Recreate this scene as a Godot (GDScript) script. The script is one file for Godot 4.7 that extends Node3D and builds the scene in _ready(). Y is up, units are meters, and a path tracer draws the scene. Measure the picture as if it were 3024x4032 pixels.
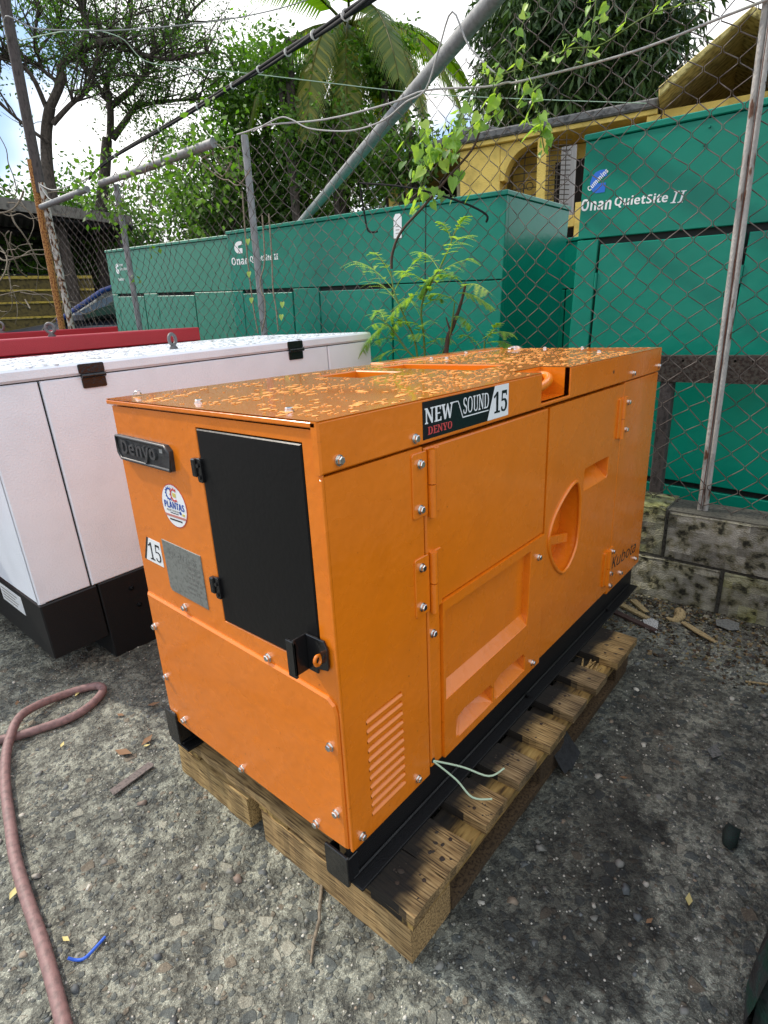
extends Node3D
# y up, metres, the yard's ground at y = 0

var rnd := RandomNumberGenerator.new()
var names := {}
var M := {}


# ---------------------------------------------------------------- mesh builder
class MB:
	var st := SurfaceTool.new()
	var T := Transform3D()
	var col := Color.WHITE

	func _init() -> void:
		st.begin(Mesh.PRIMITIVE_TRIANGLES)

	func v(p: Vector3, n: Vector3, uv := Vector2.ZERO) -> void:
		st.set_color(col)
		st.set_normal((T.basis * n).normalized())
		st.set_uv(uv)
		st.add_vertex(T * p)

	# flat triangle, turned so that it faces the hint
	func tri(a: Vector3, b: Vector3, c: Vector3, hint: Vector3) -> void:
		var n := (b - a).cross(c - a)
		if n.dot(hint) < 0.0:
			var s := b
			b = c
			c = s
			n = -n
		n = n.normalized()
		v(a, n)
		v(c, n)
		v(b, n)

	func quad(a: Vector3, b: Vector3, c: Vector3, d: Vector3, hint: Vector3) -> void:
		tri(a, b, c, hint)
		tri(a, c, d, hint)

	func smooth_tri(a: Vector3, b: Vector3, c: Vector3, na: Vector3, nb: Vector3, nc: Vector3) -> void:
		if (b - a).cross(c - a).dot(na + nb + nc) < 0.0:
			v(a, na)
			v(b, nb)
			v(c, nc)
		else:
			v(a, na)
			v(c, nc)
			v(b, nb)

	# box with chamfered edges
	func box(lo: Vector3, hi: Vector3, b := 0.0) -> void:
		var c := (lo + hi) / 2.0
		var h := (hi - lo).abs() / 2.0
		b = minf(b, minf(h.x, minf(h.y, h.z)) * 0.9)
		for ax in 3:
			var a1 := (ax + 1) % 3
			var a2 := (ax + 2) % 3
			for s in [-1.0, 1.0]:
				var pts := []
				for q in [[-1, -1], [1, -1], [1, 1], [-1, 1]]:
					var p := Vector3()
					p[ax] = s * h[ax]
					p[a1] = q[0] * (h[a1] - b)
					p[a2] = q[1] * (h[a2] - b)
					pts.append(c + p)
				var n := Vector3()
				n[ax] = s
				quad(pts[0], pts[1], pts[2], pts[3], n)
			if b > 0.0:
				for s1 in [-1.0, 1.0]:
					for s2 in [-1.0, 1.0]:
						var e := []
						for q in [[-1, 0], [1, 0], [1, 1], [-1, 1]]:
							var p := Vector3()
							p[ax] = q[0] * (h[ax] - b)
							p[a1] = s1 * (h[a1] - (b if q[1] == 1 else 0.0))
							p[a2] = s2 * (h[a2] - (0.0 if q[1] == 1 else b))
							e.append(c + p)
						var n2 := Vector3()
						n2[a1] = s1
						n2[a2] = s2
						quad(e[0], e[1], e[2], e[3], n2)
		if b > 0.0:
			for sx in [-1.0, 1.0]:
				for sy in [-1.0, 1.0]:
					for sz in [-1.0, 1.0]:
						var s := Vector3(sx, sy, sz)
						var k := []
						for ax in 3:
							var p := s * (h - Vector3(b, b, b))
							p[ax] = s[ax] * h[ax]
							k.append(c + p)
						tri(k[0], k[1], k[2], s)

	func tube(pts: Array, radii, sides := 8, caps := true) -> void:
		var n := pts.size()
		var up := Vector3.UP
		var prev := []
		var d0 := Vector3()
		var side := Vector3()
		for i in n:
			var d: Vector3 = (pts[mini(i + 1, n - 1)] - pts[maxi(i - 1, 0)]).normalized()
			if i == 0:
				side = d.cross(up if absf(d.y) < 0.9 else Vector3.RIGHT).normalized()
				d0 = d
			else:
				side = (side - d * side.dot(d)).normalized()
			var oth := d.cross(side)
			var r: float = radii[i] if radii is Array else radii
			var ring := []
			for k in sides:
				var a := TAU * k / sides
				var nn := side * cos(a) + oth * sin(a)
				ring.append([pts[i] + nn * r, nn])
			if i > 0:
				for k in sides:
					var k2 := (k + 1) % sides
					var A = prev[k]
					var B = prev[k2]
					var C = ring[k2]
					var D = ring[k]
					smooth_tri(A[0], B[0], C[0], A[1], B[1], C[1])
					smooth_tri(A[0], C[0], D[0], A[1], C[1], D[1])
			if caps and (i == 0 or i == n - 1):
				var out := -d if i == 0 else d
				for k in range(1, sides - 1):
					tri(ring[0][0], ring[k][0], ring[k + 1][0], out)
			prev = ring

	# flat polygon (convex or not) with thickness between two heights, chamfered on its top edge; u, v in the plane, w out of it
	func plate(poly: PackedVector2Array, w0: float, w1: float, bev := 0.0) -> void:
		var inner := poly
		if bev > 0.0:
			inner = inset(poly, bev)
		var c := Vector2()
		for p in poly:
			c += p / poly.size()
		var idx := Geometry2D.triangulate_polygon(inner)
		for i in range(0, idx.size(), 3):
			var a := inner[idx[i]]
			var b := inner[idx[i + 1]]
			var d := inner[idx[i + 2]]
			tri(Vector3(a.x, a.y, w1), Vector3(b.x, b.y, w1), Vector3(d.x, d.y, w1), Vector3(0, 0, 1))
			if w0 < w1 - 0.0005:
				a = poly[idx[i]]
				b = poly[idx[i + 1]]
				d = poly[idx[i + 2]]
				tri(Vector3(a.x, a.y, w0), Vector3(b.x, b.y, w0), Vector3(d.x, d.y, w0), Vector3(0, 0, -1))
		var ccw := 1.0 if not Geometry2D.is_polygon_clockwise(poly) else -1.0
		for i in poly.size():
			var j := (i + 1) % poly.size()
			var e := (poly[j] - poly[i]).normalized()
			var o := Vector3(e.y, -e.x, 0) * ccw
			if bev > 0.0:
				quad(Vector3(poly[i].x, poly[i].y, w1 - bev), Vector3(poly[j].x, poly[j].y, w1 - bev), Vector3(inner[j].x, inner[j].y, w1), Vector3(inner[i].x, inner[i].y, w1), o + Vector3(0, 0, 1))
			if w1 - bev > w0 + 0.0002:
				quad(Vector3(poly[i].x, poly[i].y, w0), Vector3(poly[j].x, poly[j].y, w0), Vector3(poly[j].x, poly[j].y, w1 - bev), Vector3(poly[i].x, poly[i].y, w1 - bev), o)

	func inset(poly: PackedVector2Array, d: float) -> PackedVector2Array:
		var out := PackedVector2Array()
		var n := poly.size()
		var s := 1.0 if not Geometry2D.is_polygon_clockwise(poly) else -1.0
		for i in n:
			var e1 := (poly[i] - poly[(i + n - 1) % n]).normalized()
			var e2 := (poly[(i + 1) % n] - poly[i]).normalized()
			var n1 := Vector2(-e1.y, e1.x) * s
			var n2 := Vector2(-e2.y, e2.x) * s
			var m := (n1 + n2).normalized()
			out.append(poly[i] + m * d / maxf(m.dot(n1), 0.4))
		return out

	# a rectangular cell of sheet at height w1 with a star-shaped hole: rim chamfer, walls, and a floor whose depth is fl.call(u, v)
	func cell(r: Rect2, hole: PackedVector2Array, w1: float, bev: float, fl: Callable, with_floor := true) -> void:
		var c := Vector2()
		for p in hole:
			c += p / hole.size()
		var ang := []
		for p in hole:
			ang.append((p - c).angle())
		for q in [r.position, r.position + Vector2(r.size.x, 0), r.end, r.position + Vector2(0, r.size.y)]:
			ang.append((q - c).angle())
		ang.sort()
		var H := []
		var B := []
		for a in ang:
			var d := Vector2.from_angle(a)
			var t := INF
			for i in hole.size():
				var x = Geometry2D.segment_intersects_segment(c, c + d * 10.0, hole[i], hole[(i + 1) % hole.size()])
				if x != null:
					t = minf(t, c.distance_to(x))
			if t == INF:
				for p in hole:
					if absf(angle_difference((p - c).angle(), a)) < 0.001:
						t = c.distance_to(p)
			H.append(c + d * t)
			var tx := INF
			if absf(d.x) > 1e-9:
				tx = ((r.end.x if d.x > 0 else r.position.x) - c.x) / d.x
			var ty := INF
			if absf(d.y) > 1e-9:
				ty = ((r.end.y if d.y > 0 else r.position.y) - c.y) / d.y
			B.append(c + d * minf(tx, ty))
		var n := ang.size()
		for i in n:
			var j := (i + 1) % n
			var h0: Vector2 = H[i]
			var h1: Vector2 = H[j]
			if h0.distance_to(h1) < 1e-6 and B[i].distance_to(B[j]) < 1e-6:
				continue
			var o0 := h0 + (h0 - c).normalized() * bev
			var o1 := h1 + (h1 - c).normalized() * bev
			var up := Vector3(0, 0, 1)
			var inn := Vector3(c.x - h0.x, c.y - h0.y, 0)
			quad(Vector3(o0.x, o0.y, w1), Vector3(B[i].x, B[i].y, w1), Vector3(B[j].x, B[j].y, w1), Vector3(o1.x, o1.y, w1), up)
			if bev > 0.0:
				quad(Vector3(o0.x, o0.y, w1), Vector3(h0.x, h0.y, w1 - bev), Vector3(h1.x, h1.y, w1 - bev), Vector3(o1.x, o1.y, w1), up + inn.normalized())
			var f0: float = w1 - bev - fl.call(h0.x, h0.y)
			var f1: float = w1 - bev - fl.call(h1.x, h1.y)
			quad(Vector3(h0.x, h0.y, w1 - bev), Vector3(h1.x, h1.y, w1 - bev), Vector3(h1.x, h1.y, f1), Vector3(h0.x, h0.y, f0), inn)
			if with_floor:
				var fc: float = w1 - bev - fl.call(c.x, c.y)
				tri(Vector3(h0.x, h0.y, f0), Vector3(h1.x, h1.y, f1), Vector3(c.x, c.y, fc), up)

	func rect(r: Rect2, w: float) -> void:
		quad(Vector3(r.position.x, r.position.y, w), Vector3(r.end.x, r.position.y, w), Vector3(r.end.x, r.end.y, w), Vector3(r.position.x, r.end.y, w), Vector3(0, 0, 1))

	func mesh() -> ArrayMesh:
		st.index()
		return st.commit()


# ---------------------------------------------------------------- naming, metas
func numbered(parent: Node, called: String) -> String:
	var key := "%d/%s" % [parent.get_instance_id(), called]
	var n: int = names.get(key, 0)
	names[key] = n + 1
	return called if n == 0 else "%s_%03d" % [called, n]


func put(called: String, mesh: Mesh, m: Material, parent: Node = self, where := Transform3D()) -> MeshInstance3D:
	var o := MeshInstance3D.new()
	o.name = numbered(parent, called)
	o.mesh = mesh
	o.material_override = m
	o.transform = where
	parent.add_child(o, true)
	return o


func tag(o: Node, label: String, category: String, group := "") -> Node:
	o.set_meta("label", label)
	o.set_meta("category", category)
	if group:
		o.set_meta("group", group)
	return o


func thing(called: String, label: String, category: String, at := Vector3.ZERO, group := "") -> Node3D:
	var o := Node3D.new()
	o.name = numbered(self, called)
	o.position = at
	add_child(o, true)
	tag(o, label, category, group)
	return o


func stuff(o: Node) -> Node:
	o.set_meta("kind", "stuff")
	return o


func structure(o: Node) -> Node:
	o.set_meta("kind", "structure")
	return o


# ---------------------------------------------------------------- materials
func noise(freq: float, octaves := 4, kind := FastNoiseLite.TYPE_SIMPLEX_SMOOTH, s := 1) -> FastNoiseLite:
	var n := FastNoiseLite.new()
	n.noise_type = kind
	n.frequency = freq
	n.fractal_octaves = octaves
	n.fractal_type = FastNoiseLite.FRACTAL_FBM if octaves > 1 else FastNoiseLite.FRACTAL_NONE
	n.seed = s
	return n


func grey(x: float) -> Color:
	return Color(x, x, x)


func ramp_tex(n: FastNoiseLite, stops: Array, size := 512) -> NoiseTexture2D:
	var g := Gradient.new()
	var off := PackedFloat32Array()
	var cols := PackedColorArray()
	for s in stops:
		off.append(s[0])
		cols.append(s[1])
	g.offsets = off
	g.colors = cols
	var t := NoiseTexture2D.new()
	t.width = size
	t.height = size
	t.seamless = true
	t.generate_mipmaps = false
	t.noise = n
	t.color_ramp = g
	return t


func normal_tex(n: FastNoiseLite, strength: float, size := 512) -> NoiseTexture2D:
	var t := NoiseTexture2D.new()
	t.width = size
	t.height = size
	t.seamless = true
	t.generate_mipmaps = false
	t.noise = n
	t.as_normal_map = true
	t.bump_strength = strength
	return t


func mat(called: String, r: float, g: float, b: float, rough: float, metal := 0.0) -> StandardMaterial3D:
	var m := StandardMaterial3D.new()
	m.resource_name = called
	m.albedo_color = Color(r, g, b).linear_to_srgb()
	m.roughness = rough
	m.metallic = metal
	M[called] = m
	return m


func surfaced(m: StandardMaterial3D, albedo: Texture2D, scale: Vector3, normal: Texture2D = null, nscale := 1.0, world := false) -> StandardMaterial3D:
	m.uv1_triplanar = true
	m.uv1_world_triplanar = world
	m.uv1_triplanar_sharpness = 4.0
	m.uv1_scale = scale
	m.albedo_texture = albedo
	if normal:
		m.normal_enabled = true
		m.normal_texture = normal
		m.normal_scale = nscale
	return m


func leafy(m: StandardMaterial3D, back: float) -> StandardMaterial3D:
	m.vertex_color_use_as_albedo = true
	m.cull_mode = BaseMaterial3D.CULL_DISABLED
	m.backlight_enabled = true
	m.backlight = Color(back * 0.85, back, back * 0.3)
	return m


func make_materials() -> void:
	var soft := ramp_tex(noise(0.012, 4, FastNoiseLite.TYPE_SIMPLEX_SMOOTH, 3), [[0.0, grey(0.955)], [0.5, grey(0.985)], [1.0, grey(1.0)]])
	var peel := normal_tex(noise(0.06, 2, FastNoiseLite.TYPE_SIMPLEX_SMOOTH, 5), 1.5)
	var powder := normal_tex(noise(0.13, 2, FastNoiseLite.TYPE_SIMPLEX_SMOOTH, 6), 2.0)
	var powder2 := normal_tex(noise(0.35, 1, FastNoiseLite.TYPE_SIMPLEX, 8), 2.0)
	var grime := ramp_tex(noise(0.02, 5, FastNoiseLite.TYPE_SIMPLEX_SMOOTH, 7), [[0.0, grey(0.5)], [0.35, grey(0.85)], [0.6, grey(1.0)], [1.0, grey(0.9)]])
	var m := surfaced(mat("orange paint", 0.76, 0.192, 0.006, 0.27), soft, Vector3(1.1, 1.1, 1.1), peel, 0.22)
	m.clearcoat_enabled = true
	m.clearcoat = 0.35
	m.clearcoat_roughness = 0.12
	m.detail_enabled = true
	m.detail_blend_mode = BaseMaterial3D.BLEND_MODE_MUL
	m.detail_albedo = ramp_tex(noise(0.06, 4, FastNoiseLite.TYPE_SIMPLEX, 33), [[0.0, Color(0.5, 0.42, 0.38)], [0.035, Color(0.8, 0.76, 0.72)], [0.06, grey(0.98)], [0.5, grey(1.0)], [1.0, grey(0.985)]])
	m.roughness_texture = ramp_tex(noise(0.012, 5, FastNoiseLite.TYPE_SIMPLEX, 34), [[0.0, grey(0.7)], [0.5, grey(0.9)], [1.0, grey(1.0)]])
	m.roughness = 0.30
	m.clearcoat = 0.4
	m = surfaced(mat("wet orange paint", 0.70, 0.19, 0.008, 0.22), soft, Vector3(1.1, 1.1, 1.1), peel, 0.1)
	m.clearcoat_enabled = true
	m.clearcoat = 0.8
	m.clearcoat_roughness = 0.05
	mat("dark interior", 0.012, 0.008, 0.006, 0.8)
	surfaced(mat("black door paint", 0.007, 0.007, 0.0075, 0.38), soft, Vector3(2, 2, 2), peel, 0.15).metallic_specular = 0.32
	surfaced(mat("black gloss paint", 0.009, 0.009, 0.010, 0.22), soft, Vector3(2, 2, 2), peel, 0.3)
	surfaced(mat("skid paint", 0.011, 0.011, 0.012, 0.45), ramp_tex(noise(0.2, 2, FastNoiseLite.TYPE_SIMPLEX, 9), [[0.0, grey(0.7)], [0.8, grey(1.0)], [0.88, grey(1.0)]]), Vector3(3, 3, 3), powder, 0.5).metallic_specular = 0.4
	surfaced(mat("badge plastic", 0.030, 0.031, 0.033, 0.5), grime, Vector3(6, 6, 6), powder, 0.3)
	surfaced(mat("badge letters", 0.060, 0.062, 0.065, 0.4), grime, Vector3(9, 9, 9))
	mat("badge worn metal", 0.28, 0.28, 0.27, 0.5)
	mat("zinc", 0.72, 0.72, 0.70, 0.22, 1.0)
	mat("eye steel", 0.13, 0.13, 0.13, 0.5, 0.3)
	mat("chrome", 0.75, 0.76, 0.78, 0.15, 1.0)
	mat("decal black", 0.010, 0.010, 0.013, 0.12)
	mat("decal white", 0.80, 0.82, 0.83, 0.3)
	mat("decal red", 0.55, 0.06, 0.06, 0.4)
	mat("decal blue", 0.012, 0.06, 0.33, 0.4)
	mat("decal bright blue", 0.01, 0.13, 0.60, 0.4)
	mat("decal yellow", 0.60, 0.50, 0.12, 0.4)
	mat("decal pink", 0.50, 0.20, 0.17, 0.5)
	mat("decal grey", 0.35, 0.34, 0.32, 0.5)
	surfaced(mat("data plate", 0.255, 0.265, 0.245, 0.5, 0.25), ramp_tex(noise(0.06, 4, FastNoiseLite.TYPE_VALUE, 12), [[0.0, grey(0.6)], [0.45, grey(0.9)], [1.0, grey(1.0)]]), Vector3(7, 7, 7))
	mat("plate print", 0.14, 0.14, 0.13, 0.6)
	surfaced(mat("white powder coat", 0.81, 0.85, 0.92, 0.36), soft, Vector3(0.8, 0.8, 0.8), powder2, 0.12)
	surfaced(mat("red powder coat", 0.36, 0.012, 0.020, 0.40), soft, Vector3(1, 1, 1), powder2, 0.15)
	surfaced(mat("green paint", 0.003, 0.205, 0.140, 0.26), ramp_tex(noise(0.008, 4, FastNoiseLite.TYPE_SIMPLEX_SMOOTH, 14), [[0.0, grey(0.92)], [0.5, grey(0.98)], [1.0, grey(1.0)]]), Vector3(0.6, 0.6, 0.6), peel, 0.10).metallic_specular = 0.38
	surfaced(mat("faded green paint", 0.022, 0.22, 0.145, 0.38), soft, Vector3(0.6, 0.6, 0.6), peel, 0.2)
	mat("gap black", 0.006, 0.010, 0.009, 0.8)
	var streak := noise(0.02, 5, FastNoiseLite.TYPE_SIMPLEX_SMOOTH, 15)
	surfaced(mat("galvanised", 0.27, 0.28, 0.285, 0.6, 0.1), ramp_tex(streak, [[0.0, grey(0.78)], [0.5, grey(0.92)], [1.0, grey(1.0)]]), Vector3(3, 1.0, 3), powder, 0.3)
	surfaced(mat("weathered post", 0.40, 0.39, 0.365, 0.75), ramp_tex(noise(0.012, 5, FastNoiseLite.TYPE_SIMPLEX, 16), [[0.0, Color(0.4, 0.2, 0.12)], [0.20, Color(0.55, 0.38, 0.28)], [0.28, grey(0.80)], [0.6, grey(0.92)], [1.0, grey(1.0)]]), Vector3(3, 0.9, 3), powder, 0.6)
	surfaced(mat("rust", 0.14, 0.045, 0.022, 0.9), grime, Vector3(7, 7, 7), powder, 1.0)
	surfaced(mat("orange rust pipe", 0.52, 0.26, 0.075, 0.85), ramp_tex(noise(0.035, 5, FastNoiseLite.TYPE_SIMPLEX, 17), [[0.0, Color(0.25, 0.13, 0.1)], [0.3, Color(0.6, 0.42, 0.35)], [0.45, grey(0.85)], [1.0, grey(1.0)]]), Vector3(4, 2, 4), powder, 1.0)
	surfaced(mat("flaking pipe", 0.62, 0.60, 0.53, 0.85), ramp_tex(noise(0.012, 5, FastNoiseLite.TYPE_SIMPLEX, 18), [[0.0, Color(0.15, 0.1, 0.08)], [0.30, Color(0.3, 0.18, 0.1)], [0.40, Color(0.72, 0.45, 0.18)], [0.46, grey(0.75)], [1.0, grey(1.0)]]), Vector3(4, 2, 4), powder, 1.0)
	surfaced(mat("dark pole", 0.075, 0.062, 0.058, 0.8), grime, Vector3(4, 1.5, 4), powder, 0.8)
	surfaced(mat("wire rust", 0.15, 0.125, 0.11, 0.6, 0.3), ramp_tex(noise(0.01, 4, FastNoiseLite.TYPE_SIMPLEX, 19), [[0.0, Color(0.55, 0.4, 0.35)], [0.5, grey(0.75)], [0.62, Color(1.0, 1.0, 1.0)], [1.0, Color(1.0, 1.0, 1.0)]]), Vector3(2, 2, 2))
	mat("pale wire", 0.33, 0.33, 0.32, 0.7, 0.1)
	mat("cable rubber", 0.010, 0.010, 0.011, 0.7).metallic_specular = 0.25
	mat("cable tie", 0.6, 0.6, 0.58, 0.5)
	surfaced(mat("slotted beam rust", 0.085, 0.058, 0.042, 0.85), ramp_tex(noise(0.03, 5, FastNoiseLite.TYPE_SIMPLEX, 20), [[0.0, grey(0.35)], [0.4, Color(0.75, 0.7, 0.68)], [0.62, Color(0.85, 0.95, 1.0)], [1.0, grey(1.0)]]), Vector3(3, 3, 3), powder, 1.0)
	# wood: the grain runs along the axis with the small scale
	var grain := ramp_tex(noise(0.02, 6, FastNoiseLite.TYPE_SIMPLEX, 21), [[0.0, Color(0.3, 0.27, 0.24)], [0.22, Color(0.55, 0.5, 0.45)], [0.4, Color(0.80, 0.76, 0.7)], [1.0, Color(1, 1, 1)]])
	var grain_n := normal_tex(noise(0.03, 4, FastNoiseLite.TYPE_SIMPLEX, 22), 2.5)
	for w in [["deck wood", 0.56, 0.395, 0.185, Vector3(14, 14, 0.8)], ["pale deck wood", 0.60, 0.43, 0.19, Vector3(14, 14, 0.9)], ["grey deck wood", 0.47, 0.355, 0.195, Vector3(13, 13, 0.7)], ["long wood", 0.56, 0.39, 0.13, Vector3(0.8, 5, 5)], ["block wood", 0.13, 0.085, 0.042, Vector3(9, 9, 9)]]:
		m = surfaced(mat(w[0], w[1], w[2], w[3], 0.85), grain, w[4], grain_n, 0.5)
		m.vertex_color_use_as_albedo = true
	surfaced(mat("nail rust", 0.05, 0.03, 0.02, 0.8), grime, Vector3(9, 9, 9))
	m = surfaced(mat("damp concrete block", 0.46, 0.445, 0.375, 0.95), ramp_tex(noise(0.016, 7, FastNoiseLite.TYPE_SIMPLEX, 23), [[0.0, Color(0.14, 0.14, 0.12)], [0.2, Color(0.36, 0.36, 0.31)], [0.34, Color(0.72, 0.71, 0.64)], [0.6, grey(0.88)], [1.0, grey(1.0)]]), Vector3(1.7, 1.7, 1.7), normal_tex(noise(0.14, 4, FastNoiseLite.TYPE_SIMPLEX, 24), 3.0), 1.0, true)
	m.vertex_color_use_as_albedo = true
	surfaced(mat("mortar", 0.085, 0.082, 0.068, 0.95), grime, Vector3(6, 6, 6), powder, 2.0, true)
	surfaced(mat("hose rubber", 0.25, 0.15, 0.142, 0.62), ramp_tex(noise(0.03, 6, FastNoiseLite.TYPE_SIMPLEX, 25), [[0.0, grey(0.75)], [0.35, grey(0.88)], [0.6, Color(0.97, 0.95, 0.95)], [1.0, Color(1.0, 1.0, 1.0)]]), Vector3(2.5, 2.5, 2.5), powder, 0.2)
	surfaced(mat("yellow wall", 0.90, 0.63, 0.155, 0.85), ramp_tex(noise(0.01, 5, FastNoiseLite.TYPE_SIMPLEX_SMOOTH, 26), [[0.0, grey(0.8)], [0.5, grey(0.95)], [1.0, grey(1.0)]]), Vector3(0.5, 0.5, 0.5), powder, 0.6)
	surfaced(mat("mossy yellow roof", 0.74, 0.62, 0.27, 0.9), ramp_tex(noise(0.02, 6, FastNoiseLite.TYPE_SIMPLEX, 27), [[0.0, Color(0.35, 0.33, 0.25)], [0.45, Color(0.8, 0.78, 0.7)], [1.0, grey(1.0)]]), Vector3(0.8, 0.8, 0.8), powder, 1.0)
	surfaced(mat("grey roof slab", 0.17, 0.165, 0.16, 0.9), grime, Vector3(0.9, 0.9, 0.9), powder, 1.0)
	surfaced(mat("grey curtain", 0.46, 0.43, 0.41, 0.9), soft, Vector3(1, 1, 1))
	mat("iron bars", 0.06, 0.045, 0.03, 0.7)
	surfaced(mat("shed roof steel", 0.030, 0.031, 0.033, 0.7), grime, Vector3(0.5, 0.5, 0.5))
	surfaced(mat("shed fascia", 0.20, 0.185, 0.16, 0.8), grime, Vector3(0.8, 0.8, 0.8))
	surfaced(mat("rack yellow", 0.55, 0.40, 0.06, 0.7), grime, Vector3(1.5, 1.5, 1.5))
	surfaced(mat("rack olive", 0.13, 0.098, 0.025, 0.8), grime, Vector3(1.2, 1.2, 1.2))
	m = surfaced(mat("car paint", 0.008, 0.011, 0.024, 0.2), soft, Vector3(1, 1, 1))
	m.clearcoat_enabled = true
	mat("car blue", 0.012, 0.03, 0.16, 0.25)
	mat("tyre", 0.012, 0.012, 0.012, 0.85)
	m = mat("car glass", 0.05, 0.06, 0.06, 0.05)
	m.metallic_specular = 0.9
	mat("headlamp", 0.45, 0.44, 0.38, 0.15)
	surfaced(mat("far cream wall", 0.72, 0.66, 0.42, 0.9), soft, Vector3(0.3, 0.3, 0.3))
	surfaced(mat("bark", 0.085, 0.068, 0.054, 0.95), grime, Vector3(2, 0.7, 2), normal_tex(noise(0.03, 5, FastNoiseLite.TYPE_SIMPLEX, 28), 8.0), 1.0)
	surfaced(mat("palm bark", 0.05, 0.042, 0.036, 0.95), grime, Vector3(2, 3, 2))
	surfaced(mat("dry stem", 0.22, 0.18, 0.13, 0.9), grime, Vector3(5, 5, 5))
	mat("green stem", 0.10, 0.16, 0.03, 0.7)
	mat("brown stem", 0.06, 0.035, 0.025, 0.8)
	leafy(mat("leaf", 1, 1, 1, 0.5), 1.0)
	leafy(mat("glossy leaf", 1, 1, 1, 0.36), 0.6)
	leafy(mat("thin leaf", 1, 1, 1, 0.55), 1.0)
	leafy(mat("palm leaf", 1, 1, 1, 0.42), 1.1)
	m = mat("pebble", 1, 1, 1, 0.75)
	m.vertex_color_use_as_albedo = true
	m = mat("water spot", 0.84, 0.36, 0.07, 0.35)
	m.clearcoat_enabled = true
	m.clearcoat = 0.3
	mat("clear drop", 0.50, 0.52, 0.54, 0.12)
	surfaced(mat("paper", 0.72, 0.72, 0.70, 0.85), ramp_tex(noise(0.05, 5, FastNoiseLite.TYPE_SIMPLEX, 29), [[0.0, grey(0.08)], [0.38, grey(0.3)], [0.47, grey(0.9)], [1.0, grey(1.0)]]), Vector3(9, 9, 9))
	surfaced(mat("scrap metal", 0.15, 0.12, 0.11, 0.7), grime, Vector3(8, 8, 8))
	surfaced(mat("dry husk", 0.40, 0.30, 0.15, 0.9), grime, Vector3(9, 9, 9), powder, 1.0)
	surfaced(mat("dark bark scrap", 0.075, 0.042, 0.035, 0.8), grime, Vector3(9, 9, 9))
	surfaced(mat("grey sheet scrap", 0.17, 0.175, 0.165, 0.9), grime, Vector3(9, 9, 9))
	mat("blue cord", 0.03, 0.12, 0.60, 0.6)
	mat("green wire", 0.42, 0.55, 0.40, 0.5)
	surfaced(mat("black rag", 0.022, 0.024, 0.027, 0.95), grime, Vector3(5, 5, 5))
	m = surfaced(mat("tarred timber", 0.030, 0.034, 0.034, 0.8), ramp_tex(noise(0.012, 5, FastNoiseLite.TYPE_SIMPLEX, 30), [[0.0, grey(0.4)], [0.45, grey(0.8)], [0.62, Color(0.75, 1.0, 0.95)], [0.7, Color(0.25, 1.0, 0.8)], [1.0, Color(0.3, 1.0, 0.8)]]), Vector3(1.4, 1.4, 1.4), powder, 1.0)


func text(parent: Node, called: String, s: String, m: Material, frame: Transform3D, rect: Rect2, font := "Droid Sans", weight := 700, depth := 0.0008, italic := false) -> MeshInstance3D:
	# lettering fitted into rect (u, v of frame), standing on the frame's plane
	var f := SystemFont.new()
	f.font_names = PackedStringArray([font])
	f.font_weight = weight
	var t := TextMesh.new()
	t.text = s
	t.font = f
	t.font_size = 48
	t.pixel_size = 0.01
	t.depth = 1.0
	t.curve_step = 2.0
	var b := t.get_aabb()
	var sx := rect.size.x / maxf(b.size.x, 0.001)
	var sy := rect.size.y / maxf(b.size.y, 0.001)
	var cen := rect.get_center()
	var loc := Transform3D(Basis(Vector3(sx, 0, 0), Vector3(0.18 * sy if italic else 0.0, sy, 0), Vector3(0, 0, depth)), Vector3())
	var mid := b.get_center()
	loc.origin = Vector3(cen.x, cen.y, depth * 0.5) - loc.basis * Vector3(mid.x, mid.y, 0)
	# bake, so that the part carries no odd scale
	var arr := t.get_mesh_arrays()
	var vs: PackedVector3Array = arr[Mesh.ARRAY_VERTEX]
	var ns: PackedVector3Array = arr[Mesh.ARRAY_NORMAL]
	var nb := loc.basis.inverse().transposed()
	for i in vs.size():
		vs[i] = loc * vs[i]
		ns[i] = (nb * ns[i]).normalized()
	arr[Mesh.ARRAY_VERTEX] = vs
	arr[Mesh.ARRAY_NORMAL] = ns
	arr[Mesh.ARRAY_TANGENT] = null
	var am := ArrayMesh.new()
	am.add_surface_from_arrays(Mesh.PRIMITIVE_TRIANGLES, arr)
	return put(called, am, m, parent, frame)


func rpoly(x0: float, y0: float, x1: float, y1: float, r := 0.0, seg := 3) -> PackedVector2Array:
	var out := PackedVector2Array()
	if r <= 0.0:
		return PackedVector2Array([Vector2(x0, y0), Vector2(x1, y0), Vector2(x1, y1), Vector2(x0, y1)])
	for c in [[x1 - r, y0 + r, -PI / 2], [x1 - r, y1 - r, 0.0], [x0 + r, y1 - r, PI / 2], [x0 + r, y0 + r, PI]]:
		for k in seg + 1:
			var a: float = c[2] + PI / 2 * k / seg
			out.append(Vector2(c[0] + r * cos(a), c[1] + r * sin(a)))
	return out


func smooth_loop(pts: Array, sub := 4) -> PackedVector2Array:
	var out := PackedVector2Array()
	var n := pts.size()
	for i in n:
		for k in sub:
			out.append(Vector2(pts[i]).cubic_interpolate(pts[(i + 1) % n], pts[(i + n - 1) % n], pts[(i + 2) % n], float(k) / sub))
	return out


func curve3(pts: Array, sub := 5) -> Array:
	var out := []
	var n := pts.size()
	for i in n - 1:
		for k in sub:
			out.append(Vector3(pts[i]).cubic_interpolate(pts[i + 1], pts[maxi(i - 1, 0)], pts[mini(i + 2, n - 1)], float(k) / sub))
	out.append(pts[n - 1])
	return out


func taper(n: int, a: float, b: float) -> Array:
	var out := []
	for i in n:
		out.append(lerpf(a, b, float(i) / maxf(n - 1, 1)))
	return out


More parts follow.
